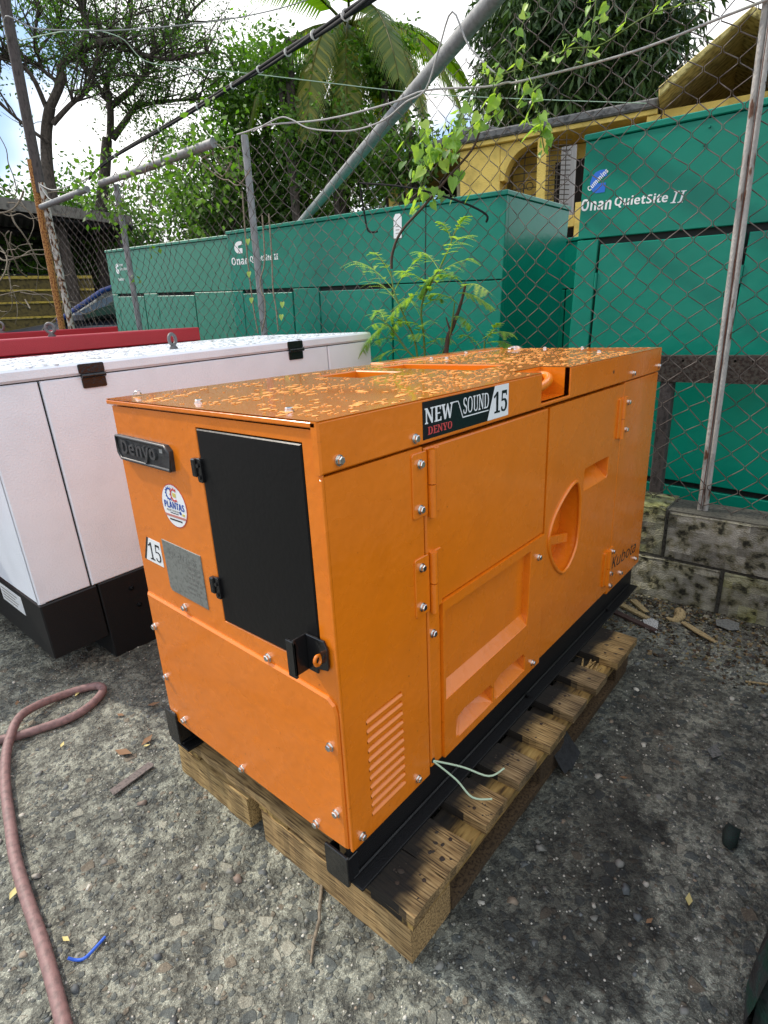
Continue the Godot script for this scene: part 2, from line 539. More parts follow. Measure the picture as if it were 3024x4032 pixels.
var SIDE := Transform3D(Basis(Vector3(1, 0, 0), Vector3(0, 1, 0), Vector3(0, 0, 1)), Vector3.ZERO)   # faces +z
var FRONT := Transform3D(Basis(Vector3(0, 0, 1), Vector3(0, 1, 0), Vector3(-1, 0, 0)), Vector3.ZERO)  # faces -x, u = z
var TOP := Transform3D(Basis(Vector3(1, 0, 0), Vector3(0, 0, -1), Vector3(0, 1, 0)), Vector3.ZERO)    # faces up, u = x, v = -z


func lift(t: Transform3D, y: float) -> Transform3D:
	return Transform3D(t.basis, t.origin + Vector3(0, y, 0))


# ---------------------------------------------------------------- set-up
func _ready() -> void:
	rnd.seed = 20240611
	var f := Vector3(cos(-0.324304) * cos(-0.719772), sin(-0.324304), cos(-0.324304) * sin(-0.719772))
	var r := f.cross(Vector3.UP).normalized()
	var u := r.cross(f)
	var roll := -0.048295
	var r2 := r * cos(roll) + u * sin(roll)
	var u2 := u * cos(roll) - r * sin(roll)
	var cam := Camera3D.new()
	cam.name = "camera"
	cam.transform = Transform3D(Basis(r2, u2, -f), Vector3(-0.536, 1.137, 0.583))
	cam.fov = 84.098
	cam.near = 0.05
	cam.far = 400.0
	add_child(cam)
	cam.current = true

	var env := Environment.new()
	env.background_mode = Environment.BG_SKY
	env.sky = Sky.new()
	env.sky.sky_material = make_sky()
	env.tonemap_mode = Environment.TONE_MAPPER_LINEAR
	env.tonemap_exposure = EXPOSURE
	env.sdfgi_enabled = true
	env.ssao_enabled = true
	env.ssil_enabled = true
	var we := WorldEnvironment.new()
	we.name = "world"
	we.environment = env
	add_child(we)

	var sun := DirectionalLight3D.new()
	sun.name = "sun"
	sun.light_energy = 0.85
	sun.light_color = Color(1.0, 0.96, 0.90)
	sun.light_angular_distance = 1.5
	sun.shadow_enabled = true
	add_child(sun)
	sun.look_at_from_position(SUN * 20.0, Vector3.ZERO)

	make_materials()
	ground()
	block_wall()
	orange_generator()
	pallet()
	white_generator()
	red_generators()
	green_generators()
	fence()
	steel_rack()
	yellow_building()
	left_yard()
	trees()
	vines()
	litter()
	overhead()


const SUN := Vector3(-0.26, 0.95, -1.0)
const EXPOSURE := 1.42


func make_sky() -> PanoramaSkyMaterial:
	var w := 1024
	var h := 512
	var im := Image.create_empty(w, h, false, Image.FORMAT_RGBF)
	var n1 := noise(1.6, 5, FastNoiseLite.TYPE_SIMPLEX_SMOOTH, 41)
	var n2 := noise(5.0, 4, FastNoiseLite.TYPE_SIMPLEX_SMOOTH, 42)
	var s := SUN.normalized()
	for y in h:
		var th := PI * (y + 0.5) / h
		var up := cos(th)
		for x in w:
			var ph := TAU * (x + 0.5) / w
			var d := Vector3(sin(th) * sin(ph), up, -sin(th) * cos(ph))
			var c: Color
			if up > -0.02:
				var e := maxf(up, 0.0)
				var blue := Color(0.46, 0.63, 0.83).lerp(Color(0.24, 0.44, 0.80), pow(e, 0.6))
				var q := Vector3(d.x, e * 1.0 + 0.25, d.z) * (1.0 / (e + 0.55))
				var k := n1.get_noise_3dv(q * 0.9) + 0.30 * n2.get_noise_3dv(q * 0.9)
				var cl := smoothstep(-0.30, 0.16, k)
				var white := Color(1.28, 1.27, 1.25).lerp(Color(0.86, 0.88, 0.92), clampf(0.5 + 0.9 * n2.get_noise_3dv(q * 0.5), 0.0, 1.0) * 0.6)
				c = blue.lerp(white, cl)
				var g := maxf(d.dot(s), 0.0)
				c = c + Color(1.0, 0.95, 0.86) * (0.5 * pow(g, 6.0) + 1.2 * pow(g, 40.0)) * (0.6 + 0.4 * cl)
			else:
				c = Color(0.20, 0.20, 0.18)
			im.set_pixel(x, y, c)
	var p := PanoramaSkyMaterial.new()
	p.panorama = ImageTexture.create_from_image(im)
	return p


# ---------------------------------------------------------------- ground
var gn1 := noise(9.0, 3, FastNoiseLite.TYPE_SIMPLEX, 51)
var gn2 := noise(45.0, 2, FastNoiseLite.TYPE_SIMPLEX, 52)
var gn3 := noise(1.6, 4, FastNoiseLite.TYPE_SIMPLEX_SMOOTH, 53)


func ground_y(x: float, z: float) -> float:
	var near := clampf(1.0 - (Vector2(x, z).length() - 3.0) / 3.0, 0.0, 1.0)
	var y := 0.0
	if near > 0.0:
		y = near * (0.0035 * gn1.get_noise_2d(x, z) + 0.0025 * gn2.get_noise_2d(x, z))
	y += 0.05 * maxf(0.0, -z - 4.0) * (1.0 if z > -14.0 else 10.0 / maxf(-z - 4.0, 10.0))
	y += 0.35 * smoothstep(1.9, 5.0, x)
	return y


func ground() -> void:
	var size := 2048
	var layers := []
	for q in [[0.30, 3, 61], [0.10, 4, 65], [0.010, 5, 62], [0.035, 5, 66]]:
		layers.append(noise(q[0], q[1], FastNoiseLite.TYPE_SIMPLEX, q[2]).get_seamless_image(size, size))
	# broken stones worn flush with the cement: two sizes of irregular cells
	for q in [[0.042, 63], [0.105, 64]]:
		for kind in [FastNoiseLite.RETURN_DISTANCE2_SUB, FastNoiseLite.RETURN_CELL_VALUE]:
			var cel := noise(q[0], 1, FastNoiseLite.TYPE_CELLULAR, q[1])
			cel.cellular_return_type = kind
			cel.cellular_jitter = 1.0
			layers.append(cel.get_seamless_image(size, size))
	var D := []
	for im in layers:
		im.convert(Image.FORMAT_L8)
		D.append(im.get_data())
	var fine: PackedByteArray = D[0]
	var mid: PackedByteArray = D[1]
	var blot: PackedByteArray = D[2]
	var pits: PackedByteArray = D[3]
	var e1: PackedByteArray = D[4]
	var c1: PackedByteArray = D[5]
	var e2: PackedByteArray = D[6]
	var c2: PackedByteArray = D[7]
	var rgb := PackedByteArray()
	rgb.resize(size * size * 3)
	var hgt := PackedByteArray()
	hgt.resize(size * size)
	var inv := 1.0 / 255.0
	for i in size * size:
		var fi := fine[i] * inv
		var mi := mid[i] * inv
		var bl := blot[i] * inv
		var v := (0.27 + 0.22 * fi + 0.17 * mi + 0.36 * (bl - 0.5)) * (0.70 + 0.30 * smoothstep(0.28, 0.55, pits[i] * inv))
		if fi > 0.70:
			v += 0.55 * (fi - 0.70) / 0.3 * mi
		var hh := 0.22 + 0.22 * fi + 0.30 * mi
		var pr := v * 0.99
		var pg := v
		var pb := v * 0.91
		var cv := c2[i] * inv
		var t := 0.0
		var k := 0.0
		if cv > 0.66 and e2[i] > 26:
			t = minf((e2[i] - 26) / 22.0, 1.0) * 0.62
			k = fmod(cv * 53.0, 1.0)
		cv = c1[i] * inv
		if cv > 0.86 and e1[i] > 34:
			t = minf((e1[i] - 34) / 20.0, 1.0) * 0.68
			k = fmod(cv * 71.0, 1.0)
		if t > 0.0:
			var w := 0.8 + 0.4 * fi
			var sr := 0.25
			var sg := 0.275
			var sb := 0.28
			if k > 0.86:
				sr = 0.62
				sg = 0.61
				sb = 0.55
			elif k > 0.55:
				sr = 0.42
				sg = 0.425
				sb = 0.39
			elif k > 0.46:
				sr = 0.42
				sg = 0.37
				sb = 0.31
			pr = lerpf(pr, sr * w, t)
			pg = lerpf(pg, sg * w, t)
			pb = lerpf(pb, sb * w, t)
			hh = lerpf(hh, 0.85, t)
		rgb[i * 3] = int(clampf(pr, 0.0, 1.0) * 255.0)
		rgb[i * 3 + 1] = int(clampf(pg, 0.0, 1.0) * 255.0)
		rgb[i * 3 + 2] = int(clampf(pb, 0.0, 1.0) * 255.0)
		hgt[i] = int(clampf(hh, 0.0, 1.0) * 255.0)
	var m := StandardMaterial3D.new()
	m.resource_name = "worn concrete"
	m.albedo_texture = ImageTexture.create_from_image(Image.create_from_data(size, size, false, Image.FORMAT_RGB8, rgb))
	m.heightmap_enabled = true
	m.heightmap_texture = ImageTexture.create_from_image(Image.create_from_data(size, size, false, Image.FORMAT_L8, hgt))
	m.heightmap_scale = 1.0
	m.roughness = 0.85
	m.vertex_color_use_as_albedo = true
	m.uv1_scale = Vector3(1.0, 1.0, 1.0)
	M["worn concrete"] = m

	var xs := lines(-1.1, 1.9, 0.02)
	var zs := lines(-2.4, 1.3, 0.02)
	var verts := PackedVector3Array()
	var uvs := PackedVector2Array()
	var cols := PackedColorArray()
	var idx := PackedInt32Array()
	var W := xs.size()
	for j in zs.size():
		for i in W:
			var x: float = xs[i]
			var z: float = zs[j]
			verts.append(Vector3(x, ground_y(x, z), z))
			uvs.append(Vector2(x, z).rotated(0.5) / 2.2)
			cols.append(ground_tone(x, z))
	for j in zs.size() - 1:
		for i in W - 1:
			var q := j * W + i
			idx.append_array(PackedInt32Array([q, q + 1, q + W, q + 1, q + W + 1, q + W]))
	var st := SurfaceTool.new()
	var arr := []
	arr.resize(Mesh.ARRAY_MAX)
	arr[Mesh.ARRAY_VERTEX] = verts
	arr[Mesh.ARRAY_TEX_UV] = uvs
	arr[Mesh.ARRAY_COLOR] = cols
	arr[Mesh.ARRAY_INDEX] = idx
	st.create_from_arrays(arr)
	st.generate_normals()
	var o := structure(put("ground", st.commit(), m))
	o.set_meta("label", "rough worn concrete yard ground with exposed pebbles and oil stains")
	o.set_meta("category", "ground")
	gravel()


func lines(a: float, b: float, step: float) -> Array:
	var out := []
	var x := a
	while x <= b + 1e-6:
		out.append(x)
		x += step
	var s := step
	x = b
	while x < 150.0:
		s *= 1.35
		x += s
		out.append(x)
	s = step
	x = a
	while x > -150.0:
		s *= 1.35
		x -= s
		out.push_front(x)
	return out


# what is spilt and ground into the concrete: oil under the machines, the damp patch beside the pallet, pale cement dust
var OIL := PackedVector2Array([Vector2(0.76, 0.12), Vector2(0.72, 0.27), Vector2(0.60, 0.376), Vector2(0.48, 0.385), Vector2(0.33, 0.43), Vector2(0.20, 0.46), Vector2(0.10, 0.30), Vector2(0.17, 0.12)])


func ground_tone(x: float, z: float) -> Color:
	var n := gn3.get_noise_2d(x, z)
	var n2 := gn1.get_noise_2d(x * 0.7, z * 0.7)
	var v := 0.90 + 0.20 * n + 0.08 * n2
	var warm := 1.0
	# the oily patch beside the pallet's near end
	if x > -0.1 and x < 0.95 and z > 0.0 and z < 0.7:
		var q := Vector2(x, z)
		var best := 9.0
		for i in OIL.size():
			best = minf(best, q.distance_to(Geometry2D.get_closest_point_to_segment(q, OIL[i], OIL[(i + 1) % OIL.size()])))
		if Geometry2D.is_point_in_polygon(q, OIL):
			best = -best
		best += 0.035 * n2 + 0.03 * gn1.get_noise_2d(x * 2.5, z * 2.5) + 0.012 * gn2.get_noise_2d(x, z)
		var pale := smoothstep(0.25, 0.5, gn1.get_noise_2d(x * 1.3 + 5.0, z * 1.3)) * smoothstep(0.55, 0.2, x)
		v = lerpf(v, 0.22 + 0.10 * n2 + 0.25 * pale, 1.0 - smoothstep(-0.010, 0.012, best))
	# thin oil film along the pallet
	var s2 := (1.0 - smoothstep(0.10, 0.24, absf(z - 0.13) + 0.06 * n2)) * smoothstep(0.0, 0.2, x) * (1.0 - smoothstep(1.2, 1.5, x))
	v = lerpf(v, 0.38, s2 * 0.8)
	# earth against the wall
	var s3 := smoothstep(1.50, 1.72, x + 0.08 * n2) * smoothstep(-1.0, -0.4, z)
	v = lerpf(v, 0.36 + 0.1 * n2, s3 * 0.8)
	warm = lerpf(1.0, 0.92, s3)
	if x > 2.4 or z < -4.0:
		v = 0.35 + 0.15 * n
	# wet ground in the lane between the machines
	var s4 := smoothstep(-1.25, -1.05, -absf(z + 1.35) - 0.8 + 0.1 * n2) * smoothstep(0.0, 0.25, x)
	v = lerpf(v, v * 0.6, clampf(s4, 0.0, 1.0))
	v = clampf(v, 0.12, 1.1)
	return Color(v, v * (1.0 if warm > 0.99 else 0.96), v * warm)


func pebble_mesh(s: int, flat := 0.6) -> ArrayMesh:
	var n := noise(0.9, 2, FastNoiseLite.TYPE_SIMPLEX, s)
	var b := MB.new()
	var rings := 4
	var seg := 7
	var P := []
	for i in rings + 1:
		var row := []
		for k in seg:
			var th := PI * i / rings
			var ph := TAU * k / seg
			var d := Vector3(sin(th) * cos(ph), cos(th), sin(th) * sin(ph))
			var q := d * (1.0 + 0.65 * n.get_noise_3dv(d * 1.5))
			row.append(q * Vector3(1.0, flat, 0.75))
		P.append(row)
	for i in rings:
		for k in seg:
			var k2 := (k + 1) % seg
			for t in [[P[i][k], P[i + 1][k], P[i + 1][k2]], [P[i][k], P[i + 1][k2], P[i][k2]]]:
				if (t[1] - t[0]).cross(t[2] - t[0]).length() > 1e-6:
					b.smooth_tri(t[0], t[1], t[2], t[0].normalized(), t[1].normalized(), t[2].normalized())
	return b.mesh()


func pebble_color() -> Color:
	var k := rnd.randf()
	var v := rnd.randf_range(0.75, 1.2)
	if k < 0.34:
		return Color(0.11, 0.12, 0.122) * v
	if k < 0.75:
		return Color(0.20, 0.20, 0.18) * v
	if k < 0.86:
		return Color(0.24, 0.19, 0.14) * v
	return Color(0.50, 0.48, 0.42) * v


func gravel() -> void:
	for set in 3:
		var xf := []
		var n: int = [12000, 3000, 800][set]
		for i in n:
			var x := rnd.randf_range(-1.1, 1.75)
			var z := rnd.randf_range(-1.9, 1.0)
			if x > 0.02 and x < 1.2 and z < 0.12 and z > -0.68:
				continue
			var dc := Vector2(x + 0.536, z - 0.583).length()
			if rnd.randf() > clampf(1.3 - dc * 0.32, 0.25, 1.0):
				continue
			var s: float = [rnd.randf_range(0.0014, 0.0036), rnd.randf_range(0.0028, 0.0062), rnd.randf_range(0.006, 0.013)][set]
			var sunk := rnd.randf_range(-0.75, 0.1) if set < 2 else rnd.randf_range(-0.95, -0.35)
			var t := Transform3D(Basis(Vector3.UP, rnd.randf() * TAU) * Basis(Vector3.RIGHT, rnd.randf_range(-0.3, 0.3)).scaled(Vector3.ONE * s), Vector3(x, ground_y(x, z) + s * 0.6 * sunk, z))
			var c := pebble_color()
			if set == 0 and rnd.randf() < 0.45:
				c = Color(0.42, 0.40, 0.35) * rnd.randf_range(0.7, 1.3)
			var tone := ground_tone(x, z).g
			if tone < 0.5:
				c = c * lerpf(0.25, 1.0, tone * 2.0) if rnd.randf() < 0.9 else c
			xf.append([t, c])
		var o := many("gravel", pebble_mesh(70 + set), M["pebble"], xf)
		stuff(o)
		tag(o, ["fine grit strewn over the concrete", "small stones set in the worn concrete", "larger pebbles set in the worn concrete"][set], "gravel")


func many(called: String, mesh: Mesh, m: Material, xf: Array, parent: Node = self) -> MultiMeshInstance3D:
	var mm := MultiMesh.new()
	mm.transform_format = MultiMesh.TRANSFORM_3D
	mm.use_colors = true
	mm.mesh = mesh
	mm.instance_count = xf.size()
	for i in xf.size():
		mm.set_instance_transform(i, xf[i][0])
		mm.set_instance_color(i, Color(xf[i][1].r, xf[i][1].g, xf[i][1].b, 1.0))
	var o := MultiMeshInstance3D.new()
	o.name = numbered(parent, called)
	o.multimesh = mm
	o.material_override = m
	parent.add_child(o, true)
	return o


# ---------------------------------------------------------------- wall
func block_wall() -> void:
	var t := thing("concrete_block_wall", "low mossy concrete block wall under the chain link fence", "wall", Vector3(1.765, 0, 0.3))
	var b: MB
	var X := 0.0
	# two courses of hollow blocks; the joints as they lie in the photograph
	var courses := [[0.0, 0.178, [-4.9, -4.5, -4.1, -3.7, -3.3, -2.9, -2.5, -2.1, -1.7, -1.3, -0.95, -0.55, -0.045, 0.40, 0.85, 1.3]], [0.190, 0.392, [-4.7, -4.3, -3.9, -3.5, -3.1, -2.7, -2.3, -1.9, -1.5, -1.1, -0.7, -0.26, 0.21, 0.66, 1.1, 1.3]]]
	var bn := noise(14.0, 3, FastNoiseLite.TYPE_SIMPLEX, 81)
	for c in courses.size():
		var zs: Array = courses[c][2]
		for i in zs.size() - 1:
			b = MB.new()
			var z0: float = zs[i] + 0.008
			var z1: float = zs[i + 1] - 0.008
			var y1: float = courses[c][1] + (rnd.randf_range(-0.008, 0.004) if c == 1 else 0.0)
			var moss := rnd.randf_range(0.0, 1.0)
			if c == 1 and absf(zs[i] + 0.26) < 0.01:
				moss = 0.0
				y1 -= 0.004
			if c == 1 and absf(zs[i] - 0.21) < 0.01:
				moss = 1.0
			var dx := rnd.randf_range(-0.006, 0.006)
			rough_block(b, Vector3(X + dx, courses[c][0], z0), Vector3(X + 0.19 + dx, y1, z1), bn, moss, c == 1)
			put("block", b.mesh(), M["damp concrete block"], t)
	b = MB.new()
	b.box(Vector3(0.012, -0.05, -4.88), Vector3(0.178, 0.384, 1.28))
	put("mortar", b.mesh(), M["mortar"], t)


func rough_block(b: MB, lo: Vector3, hi: Vector3, bn: FastNoiseLite, moss: float, cap: bool) -> void:
	# a weathered block: front, top and ends in a grid whose points wander
	var nz := maxi(3, int((hi.z - lo.z) / 0.03))
	var ny := 6
	var nx := 5
	var P := func(x: float, y: float, z: float, nrm: Vector3) -> Vector3:
		var e := 0.0055 * bn.get_noise_3d(x, y + 3.0, z) - 0.004 * maxf(0.0, bn.get_noise_3d(x * 3.0, y * 3.0, z * 3.0))
		# edges worn round
		var ed := 0.0
		var dy := minf(hi.y - y, y - lo.y)
		var dz := minf(hi.z - z, z - lo.z)
		var dx := minf(hi.x - x, x - lo.x)
		for q in [dy, dz, dx]:
			if q < 0.012:
				ed += 0.004
		return Vector3(x, y, z) + nrm * (e - maxf(0.0, ed - 0.004))
	var tone := func(p: Vector3, top: float) -> Color:
		var g := bn.get_noise_3d(p.x * 0.5, p.y * 0.6, p.z * 0.4)
		var k := clampf(0.75 + 0.5 * g, 0.25, 1.1)
		var c := Color(k, k, k)
		var mo := clampf(moss * (0.5 + g) + top * 0.25, 0.0, 1.0)
		c = c * Color(1, 1, 1).lerp(Color(0.80, 0.86, 0.42), mo)
		return c
	for j in nz:
		var za := lerpf(lo.z, hi.z, float(j) / nz)
		var zb := lerpf(lo.z, hi.z, float(j + 1) / nz)
		for i in ny:
			var ya := lerpf(lo.y, hi.y, float(i) / ny)
			var yb := lerpf(lo.y, hi.y, float(i + 1) / ny)
			b.col = tone.call(Vector3(lo.x, ya, za), 0.0)
			var n := Vector3(-1, 0, 0)
			b.quad(P.call(lo.x, ya, za, n), P.call(lo.x, ya, zb, n), P.call(lo.x, yb, zb, n), P.call(lo.x, yb, za, n), n)
		for i in nx:
			var xa := lerpf(lo.x, hi.x, float(i) / nx)
			var xb := lerpf(lo.x, hi.x, float(i + 1) / nx)
			b.col = tone.call(Vector3(xa, hi.y, za), 1.0)
			b.quad(P.call(xa, hi.y, za, Vector3.UP), P.call(xb, hi.y, za, Vector3.UP), P.call(xb, hi.y, zb, Vector3.UP), P.call(xa, hi.y, zb, Vector3.UP), Vector3.UP)
	b.col = Color(0.6, 0.6, 0.55)
	b.quad(lo, Vector3(hi.x, lo.y, lo.z), Vector3(hi.x, hi.y, lo.z), Vector3(lo.x, hi.y, lo.z), Vector3(0, 0, -1))
	b.quad(Vector3(lo.x, lo.y, hi.z), Vector3(hi.x, lo.y, hi.z), hi, Vector3(lo.x, hi.y, hi.z), Vector3(0, 0, 1))
	b.quad(Vector3(hi.x, lo.y, lo.z), Vector3(hi.x, lo.y, hi.z), hi, Vector3(hi.x, hi.y, lo.z), Vector3(1, 0, 0))


# ---------------------------------------------------------------- orange generator
func bolt_mesh() -> ArrayMesh:
	var b := MB.new()
	b.tube([Vector3(0, 0, -0.001), Vector3(0, 0, 0.0022)], 0.0088, 12)
	b.tube([Vector3(0, 0, 0.0022), Vector3(0, 0, 0.0032)], [0.0078, 0.0068], 12)
	var hex := PackedVector2Array()
	for k in 6:
		hex.append(Vector2.from_angle(TAU * k / 6 + 0.3) * 0.0068)
	b.plate(hex, 0.003, 0.0085, 0.0012)
	return b.mesh()


func skirt(b: MB, r: Rect2, w1: float, w0: float) -> void:
	var c := [r.position, Vector2(r.end.x, r.position.y), r.end, Vector2(r.position.x, r.end.y)]
	for i in 4:
		var p: Vector2 = c[i]
		var q: Vector2 = c[(i + 1) % 4]
		var o := (p + q) / 2.0 - r.get_center()
		b.quad(Vector3(p.x, p.y, w1), Vector3(q.x, q.y, w1), Vector3(q.x, q.y, w0), Vector3(p.x, p.y, w0), Vector3(o.x, o.y, 0))


func R(x0: float, y0: float, x1: float, y1: float) -> Rect2:
	return Rect2(x0, y0, x1 - x0, y1 - y0)


func orange_generator() -> void:
	var t := thing("orange_generator", "orange soundproof diesel generator with black front door, standing on a wooden pallet", "generator", Vector3(0, 0.13, 0))
	var S := lift(SIDE, 0.09)
	var F := lift(FRONT, 0.09)
	var U := lift(TOP, 0.09 + 0.79)
	var P: Material = M["orange paint"]
	var bolt := bolt_mesh()
	var b := MB.new()
	b.box(Vector3(0.045, 0.095, -0.60), Vector3(1.56, 0.79, -0.09))
	put("body", b.mesh(), M["dark interior"], t)
	# lid
	b = MB.new()
	var H := 0.0
	b.cell(R(-0.005, -0.003, 0.672, 0.64), PackedVector2Array([Vector2(0.49, 0.37), Vector2(0.645, 0.37), Vector2(0.645, 0.53), Vector2(0.49, 0.53)]), H, 0.003, func(_u, _v): return 0.055)
	b.cell(R(0.672, 0.078, 0.93, 0.64), PackedVector2Array([Vector2(0.715, 0.195), Vector2(0.875, 0.195), Vector2(0.865, 0.535), Vector2(0.735, 0.54)]), H, 0.003, func(_u, _v): return 0.05)
	b.rect(R(0.672, -0.003, 0.69, 0.078), H)
	b.rect(R(0.845, -0.003, 0.93, 0.078), H)
	b.rect(R(0.93, -0.003, 1.38, 0.64), H)
	b.rect(R(1.38, -0.003, 1.594, 0.022), H)
	for k in 8:
		var v0 := 0.022 + 0.026 * k
		b.cell(R(1.38, v0, 1.594, v0 + 0.026), PackedVector2Array([Vector2(1.40, v0 + 0.007), Vector2(1.575, v0 + 0.007), Vector2(1.575, v0 + 0.019), Vector2(1.40, v0 + 0.019)]), H, 0.001, func(_u, _v): return 0.03, false)
	b.rect(R(1.38, 0.022 + 0.026 * 8, 1.594, 0.64), H)
	put("lid", b.mesh(), M["wet orange paint"], t, U)
	b = MB.new()
	b.plate(PackedVector2Array([Vector2(-0.005, 0.712), Vector2(1.594, 0.712), Vector2(1.594, 0.7895), Vector2(0.845, 0.7895), Vector2(0.845, 0.722), Vector2(0.69, 0.722), Vector2(0.69, 0.7895), Vector2(-0.005, 0.7895)]), -0.012, 0.003, 0.003)
	put("lid_skirt", b.mesh(), P, t, S)
	b = MB.new()
	b.plate(rpoly(-0.638, 0.779, -0.002, 0.7885), -0.01, 0.005, 0.002)
	put("lid_lip", b.mesh(), P, t, F)
	b = MB.new()
	b.plate(rpoly(-0.64, 0.712, 0.0, 0.7885), 0.0, 0.012, 0.002)
	put("lid_skirt", b.mesh(), P, t, Transform3D(Basis(Vector3(0, 0, 1), Vector3(0, 1, 0), Vector3(-1, 0, 0)), Vector3(1.594, 0.09, 0)))
	# the raised rear lid section
	b = MB.new()
	b.plate(rpoly(0.845, 0.60, 1.594, 0.655), -0.03, 0.004, 0.003)
	put("lid_ridge", b.mesh(), M["wet orange paint"], t, U)
	# lifting pocket
	b = MB.new()
	b.quad(Vector3(0.69, 0.722, 0.002), Vector3(0.845, 0.722, 0.002), Vector3(0.845, 0.722, -0.078), Vector3(0.69, 0.722, -0.078), Vector3.UP)
	b.quad(Vector3(0.69, 0.722, -0.078), Vector3(0.845, 0.722, -0.078), Vector3(0.845, 0.789, -0.078), Vector3(0.69, 0.789, -0.078), Vector3(0, 0, 1))
	b.quad(Vector3(0.69, 0.722, 0.002), Vector3(0.69, 0.722, -0.078), Vector3(0.69, 0.789, -0.078), Vector3(0.69, 0.789, 0.002), Vector3(1, 0, 0))
	b.quad(Vector3(0.845, 0.722, 0.002), Vector3(0.845, 0.722, -0.078), Vector3(0.845, 0.789, -0.078), Vector3(0.845, 0.789, 0.002), Vector3(-1, 0, 0))
	put("lifting_pocket", b.mesh(), P, t, S)
	b = MB.new()
	b.tube(curve3([Vector3(0.685, 0.748, -0.026), Vector3(0.74, 0.752, -0.024), Vector3(0.79, 0.760, -0.03), Vector3(0.825, 0.768, -0.05), Vector3(0.835, 0.77, -0.08)]), 0.011, 10)
	put("lifting_bar", b.mesh(), P, t, S)
	# corner panel with louvres
	b = MB.new()
	b.rect(R(0.002, 0.0, 0.236, 0.034), 0.0)
	b.rect(R(0.002, 0.034 + 0.0207 * 11, 0.236, 0.708), 0.0)
	for k in 11:
		var v0 := 0.034 + 0.0207 * k
		var hole := PackedVector2Array([Vector2(0.055, v0 + 0.004), Vector2(0.06, v0 + 0.0025), Vector2(0.148, v0 + 0.0025), Vector2(0.155, v0 + 0.006), Vector2(0.155, v0 + 0.013), Vector2(0.150, v0 + 0.0175), Vector2(0.064, v0 + 0.0175), Vector2(0.055, v0 + 0.011)])
		b.cell(R(0.002, v0, 0.236, v0 + 0.0207), hole, 0.0, 0.0012, func(_u, _v): return 0.018, false)
	skirt(b, R(0.002, 0.0, 0.236, 0.708), 0.0, -0.02)
	put("corner_panel", b.mesh(), P, t, S)
	for k in 11:
		var v0 := 0.034 + 0.0207 * k
		b = MB.new()
		for i in 4:
			var f0 := float(i) / 4
			var f1 := float(i + 1) / 4
			var wa := 0.0012 - 0.018 * f0 * f0 + 0.002 * sin(PI * f0)
			var wb := 0.0012 - 0.018 * f1 * f1 + 0.002 * sin(PI * f1)
			b.quad(Vector3(0.055, v0 + 0.003 + 0.014 * f0, wa), Vector3(0.155, v0 + 0.003 + 0.014 * f0, wa), Vector3(0.155, v0 + 0.003 + 0.014 * f1, wb), Vector3(0.055, v0 + 0.003 + 0.014 * f1, wb), Vector3(0, 0.6, 1))
		put("louvre", b.mesh(), P, t, S)
	# left door
	b = MB.new()
	b.plate(PackedVector2Array([Vector2(0.243, 0.012), Vector2(0.283, 0.012), Vector2(0.283, 0.390), Vector2(0.736, 0.390), Vector2(0.736, 0.704), Vector2(0.243, 0.704)]), -0.02, 0.0, 0.003)
	var door := put("door", b.mesh(), P, t, S)
	b = MB.new()
	var w := 0.0055
	b.cell(R(0.2845, 0.118, 0.735, 0.3885), PackedVector2Array([Vector2(0.294, 0.158), Vector2(0.652, 0.166), Vector2(0.657, 0.190), Vector2(0.664, 0.366), Vector2(0.294, 0.366), Vector2(0.294, 0.186)]), w, 0.002, func(_u, v): return 0.0165 * smoothstep(0.166, 0.184, v), false)
	b.quad(Vector3(0.294, 0.158, w - 0.002), Vector3(0.652, 0.166, w - 0.002), Vector3(0.657, 0.190, w - 0.0185), Vector3(0.294, 0.186, w - 0.0185), Vector3(0, 0.5, 1))
	b.quad(Vector3(0.294, 0.186, w - 0.0185), Vector3(0.657, 0.190, w - 0.0185), Vector3(0.664, 0.366, w - 0.0185), Vector3(0.294, 0.366, w - 0.0185), Vector3(0, 0, 1))
	for q in [[0.2845, 0.491, 0.331, 0.486], [0.491, 0.735, 0.496, 0.650]]:
		b.cell(R(q[0], 0.012, q[1], 0.118), PackedVector2Array([Vector2(q[2], 0.036), Vector2(q[2] + 0.012, 0.033), Vector2(q[3], 0.034), Vector2(q[3], 0.072), Vector2(q[3] - 0.012, 0.087), Vector2(q[2] + 0.03, 0.092), Vector2(q[2], 0.084)]), w, 0.0025, func(_u, v): return 0.040 * clampf((v - 0.034) / 0.034, 0.0, 1.0))
	skirt(b, R(0.2845, 0.012, 0.735, 0.3885), w, -0.02)
	put("door_lower_panel", b.mesh(), P, t, S)
	# right door
	b = MB.new()
	var tear := smooth_loop([Vector2(0.912, 0.478), Vector2(0.944, 0.468), Vector2(0.963, 0.418), Vector2(0.968, 0.345), Vector2(0.958, 0.283), Vector2(0.918, 0.241), Vector2(0.865, 0.230), Vector2(0.803, 0.282), Vector2(0.768, 0.352), Vector2(0.792, 0.410), Vector2(0.852, 0.455)], 3)
	b.cell(R(0.744, 0.016, 0.978, 0.705), tear, 0.0, 0.002, func(_u, _v): return 0.055)
	b.cell(R(0.978, 0.016, 1.254, 0.705), rpoly(0.986, 0.436, 1.168, 0.500, 0.006, 2), 0.0, 0.002, func(_u, v): return 0.06 * clampf((v - 0.436) / 0.05, 0.0, 1.0))
	skirt(b, R(0.744, 0.016, 1.254, 0.705), 0.0, -0.02)
	put("door", b.mesh(), P, t, S)
	b = MB.new()
	var loop := []
	for p in tear:
		loop.append(Vector3(p.x, p.y, 0.0005))
	loop.append(loop[0])
	loop.append(loop[1])
	b.tube(loop, 0.0052, 8, false)
	put("handle_recess_rim", b.mesh(), P, t, S)
	b = MB.new()
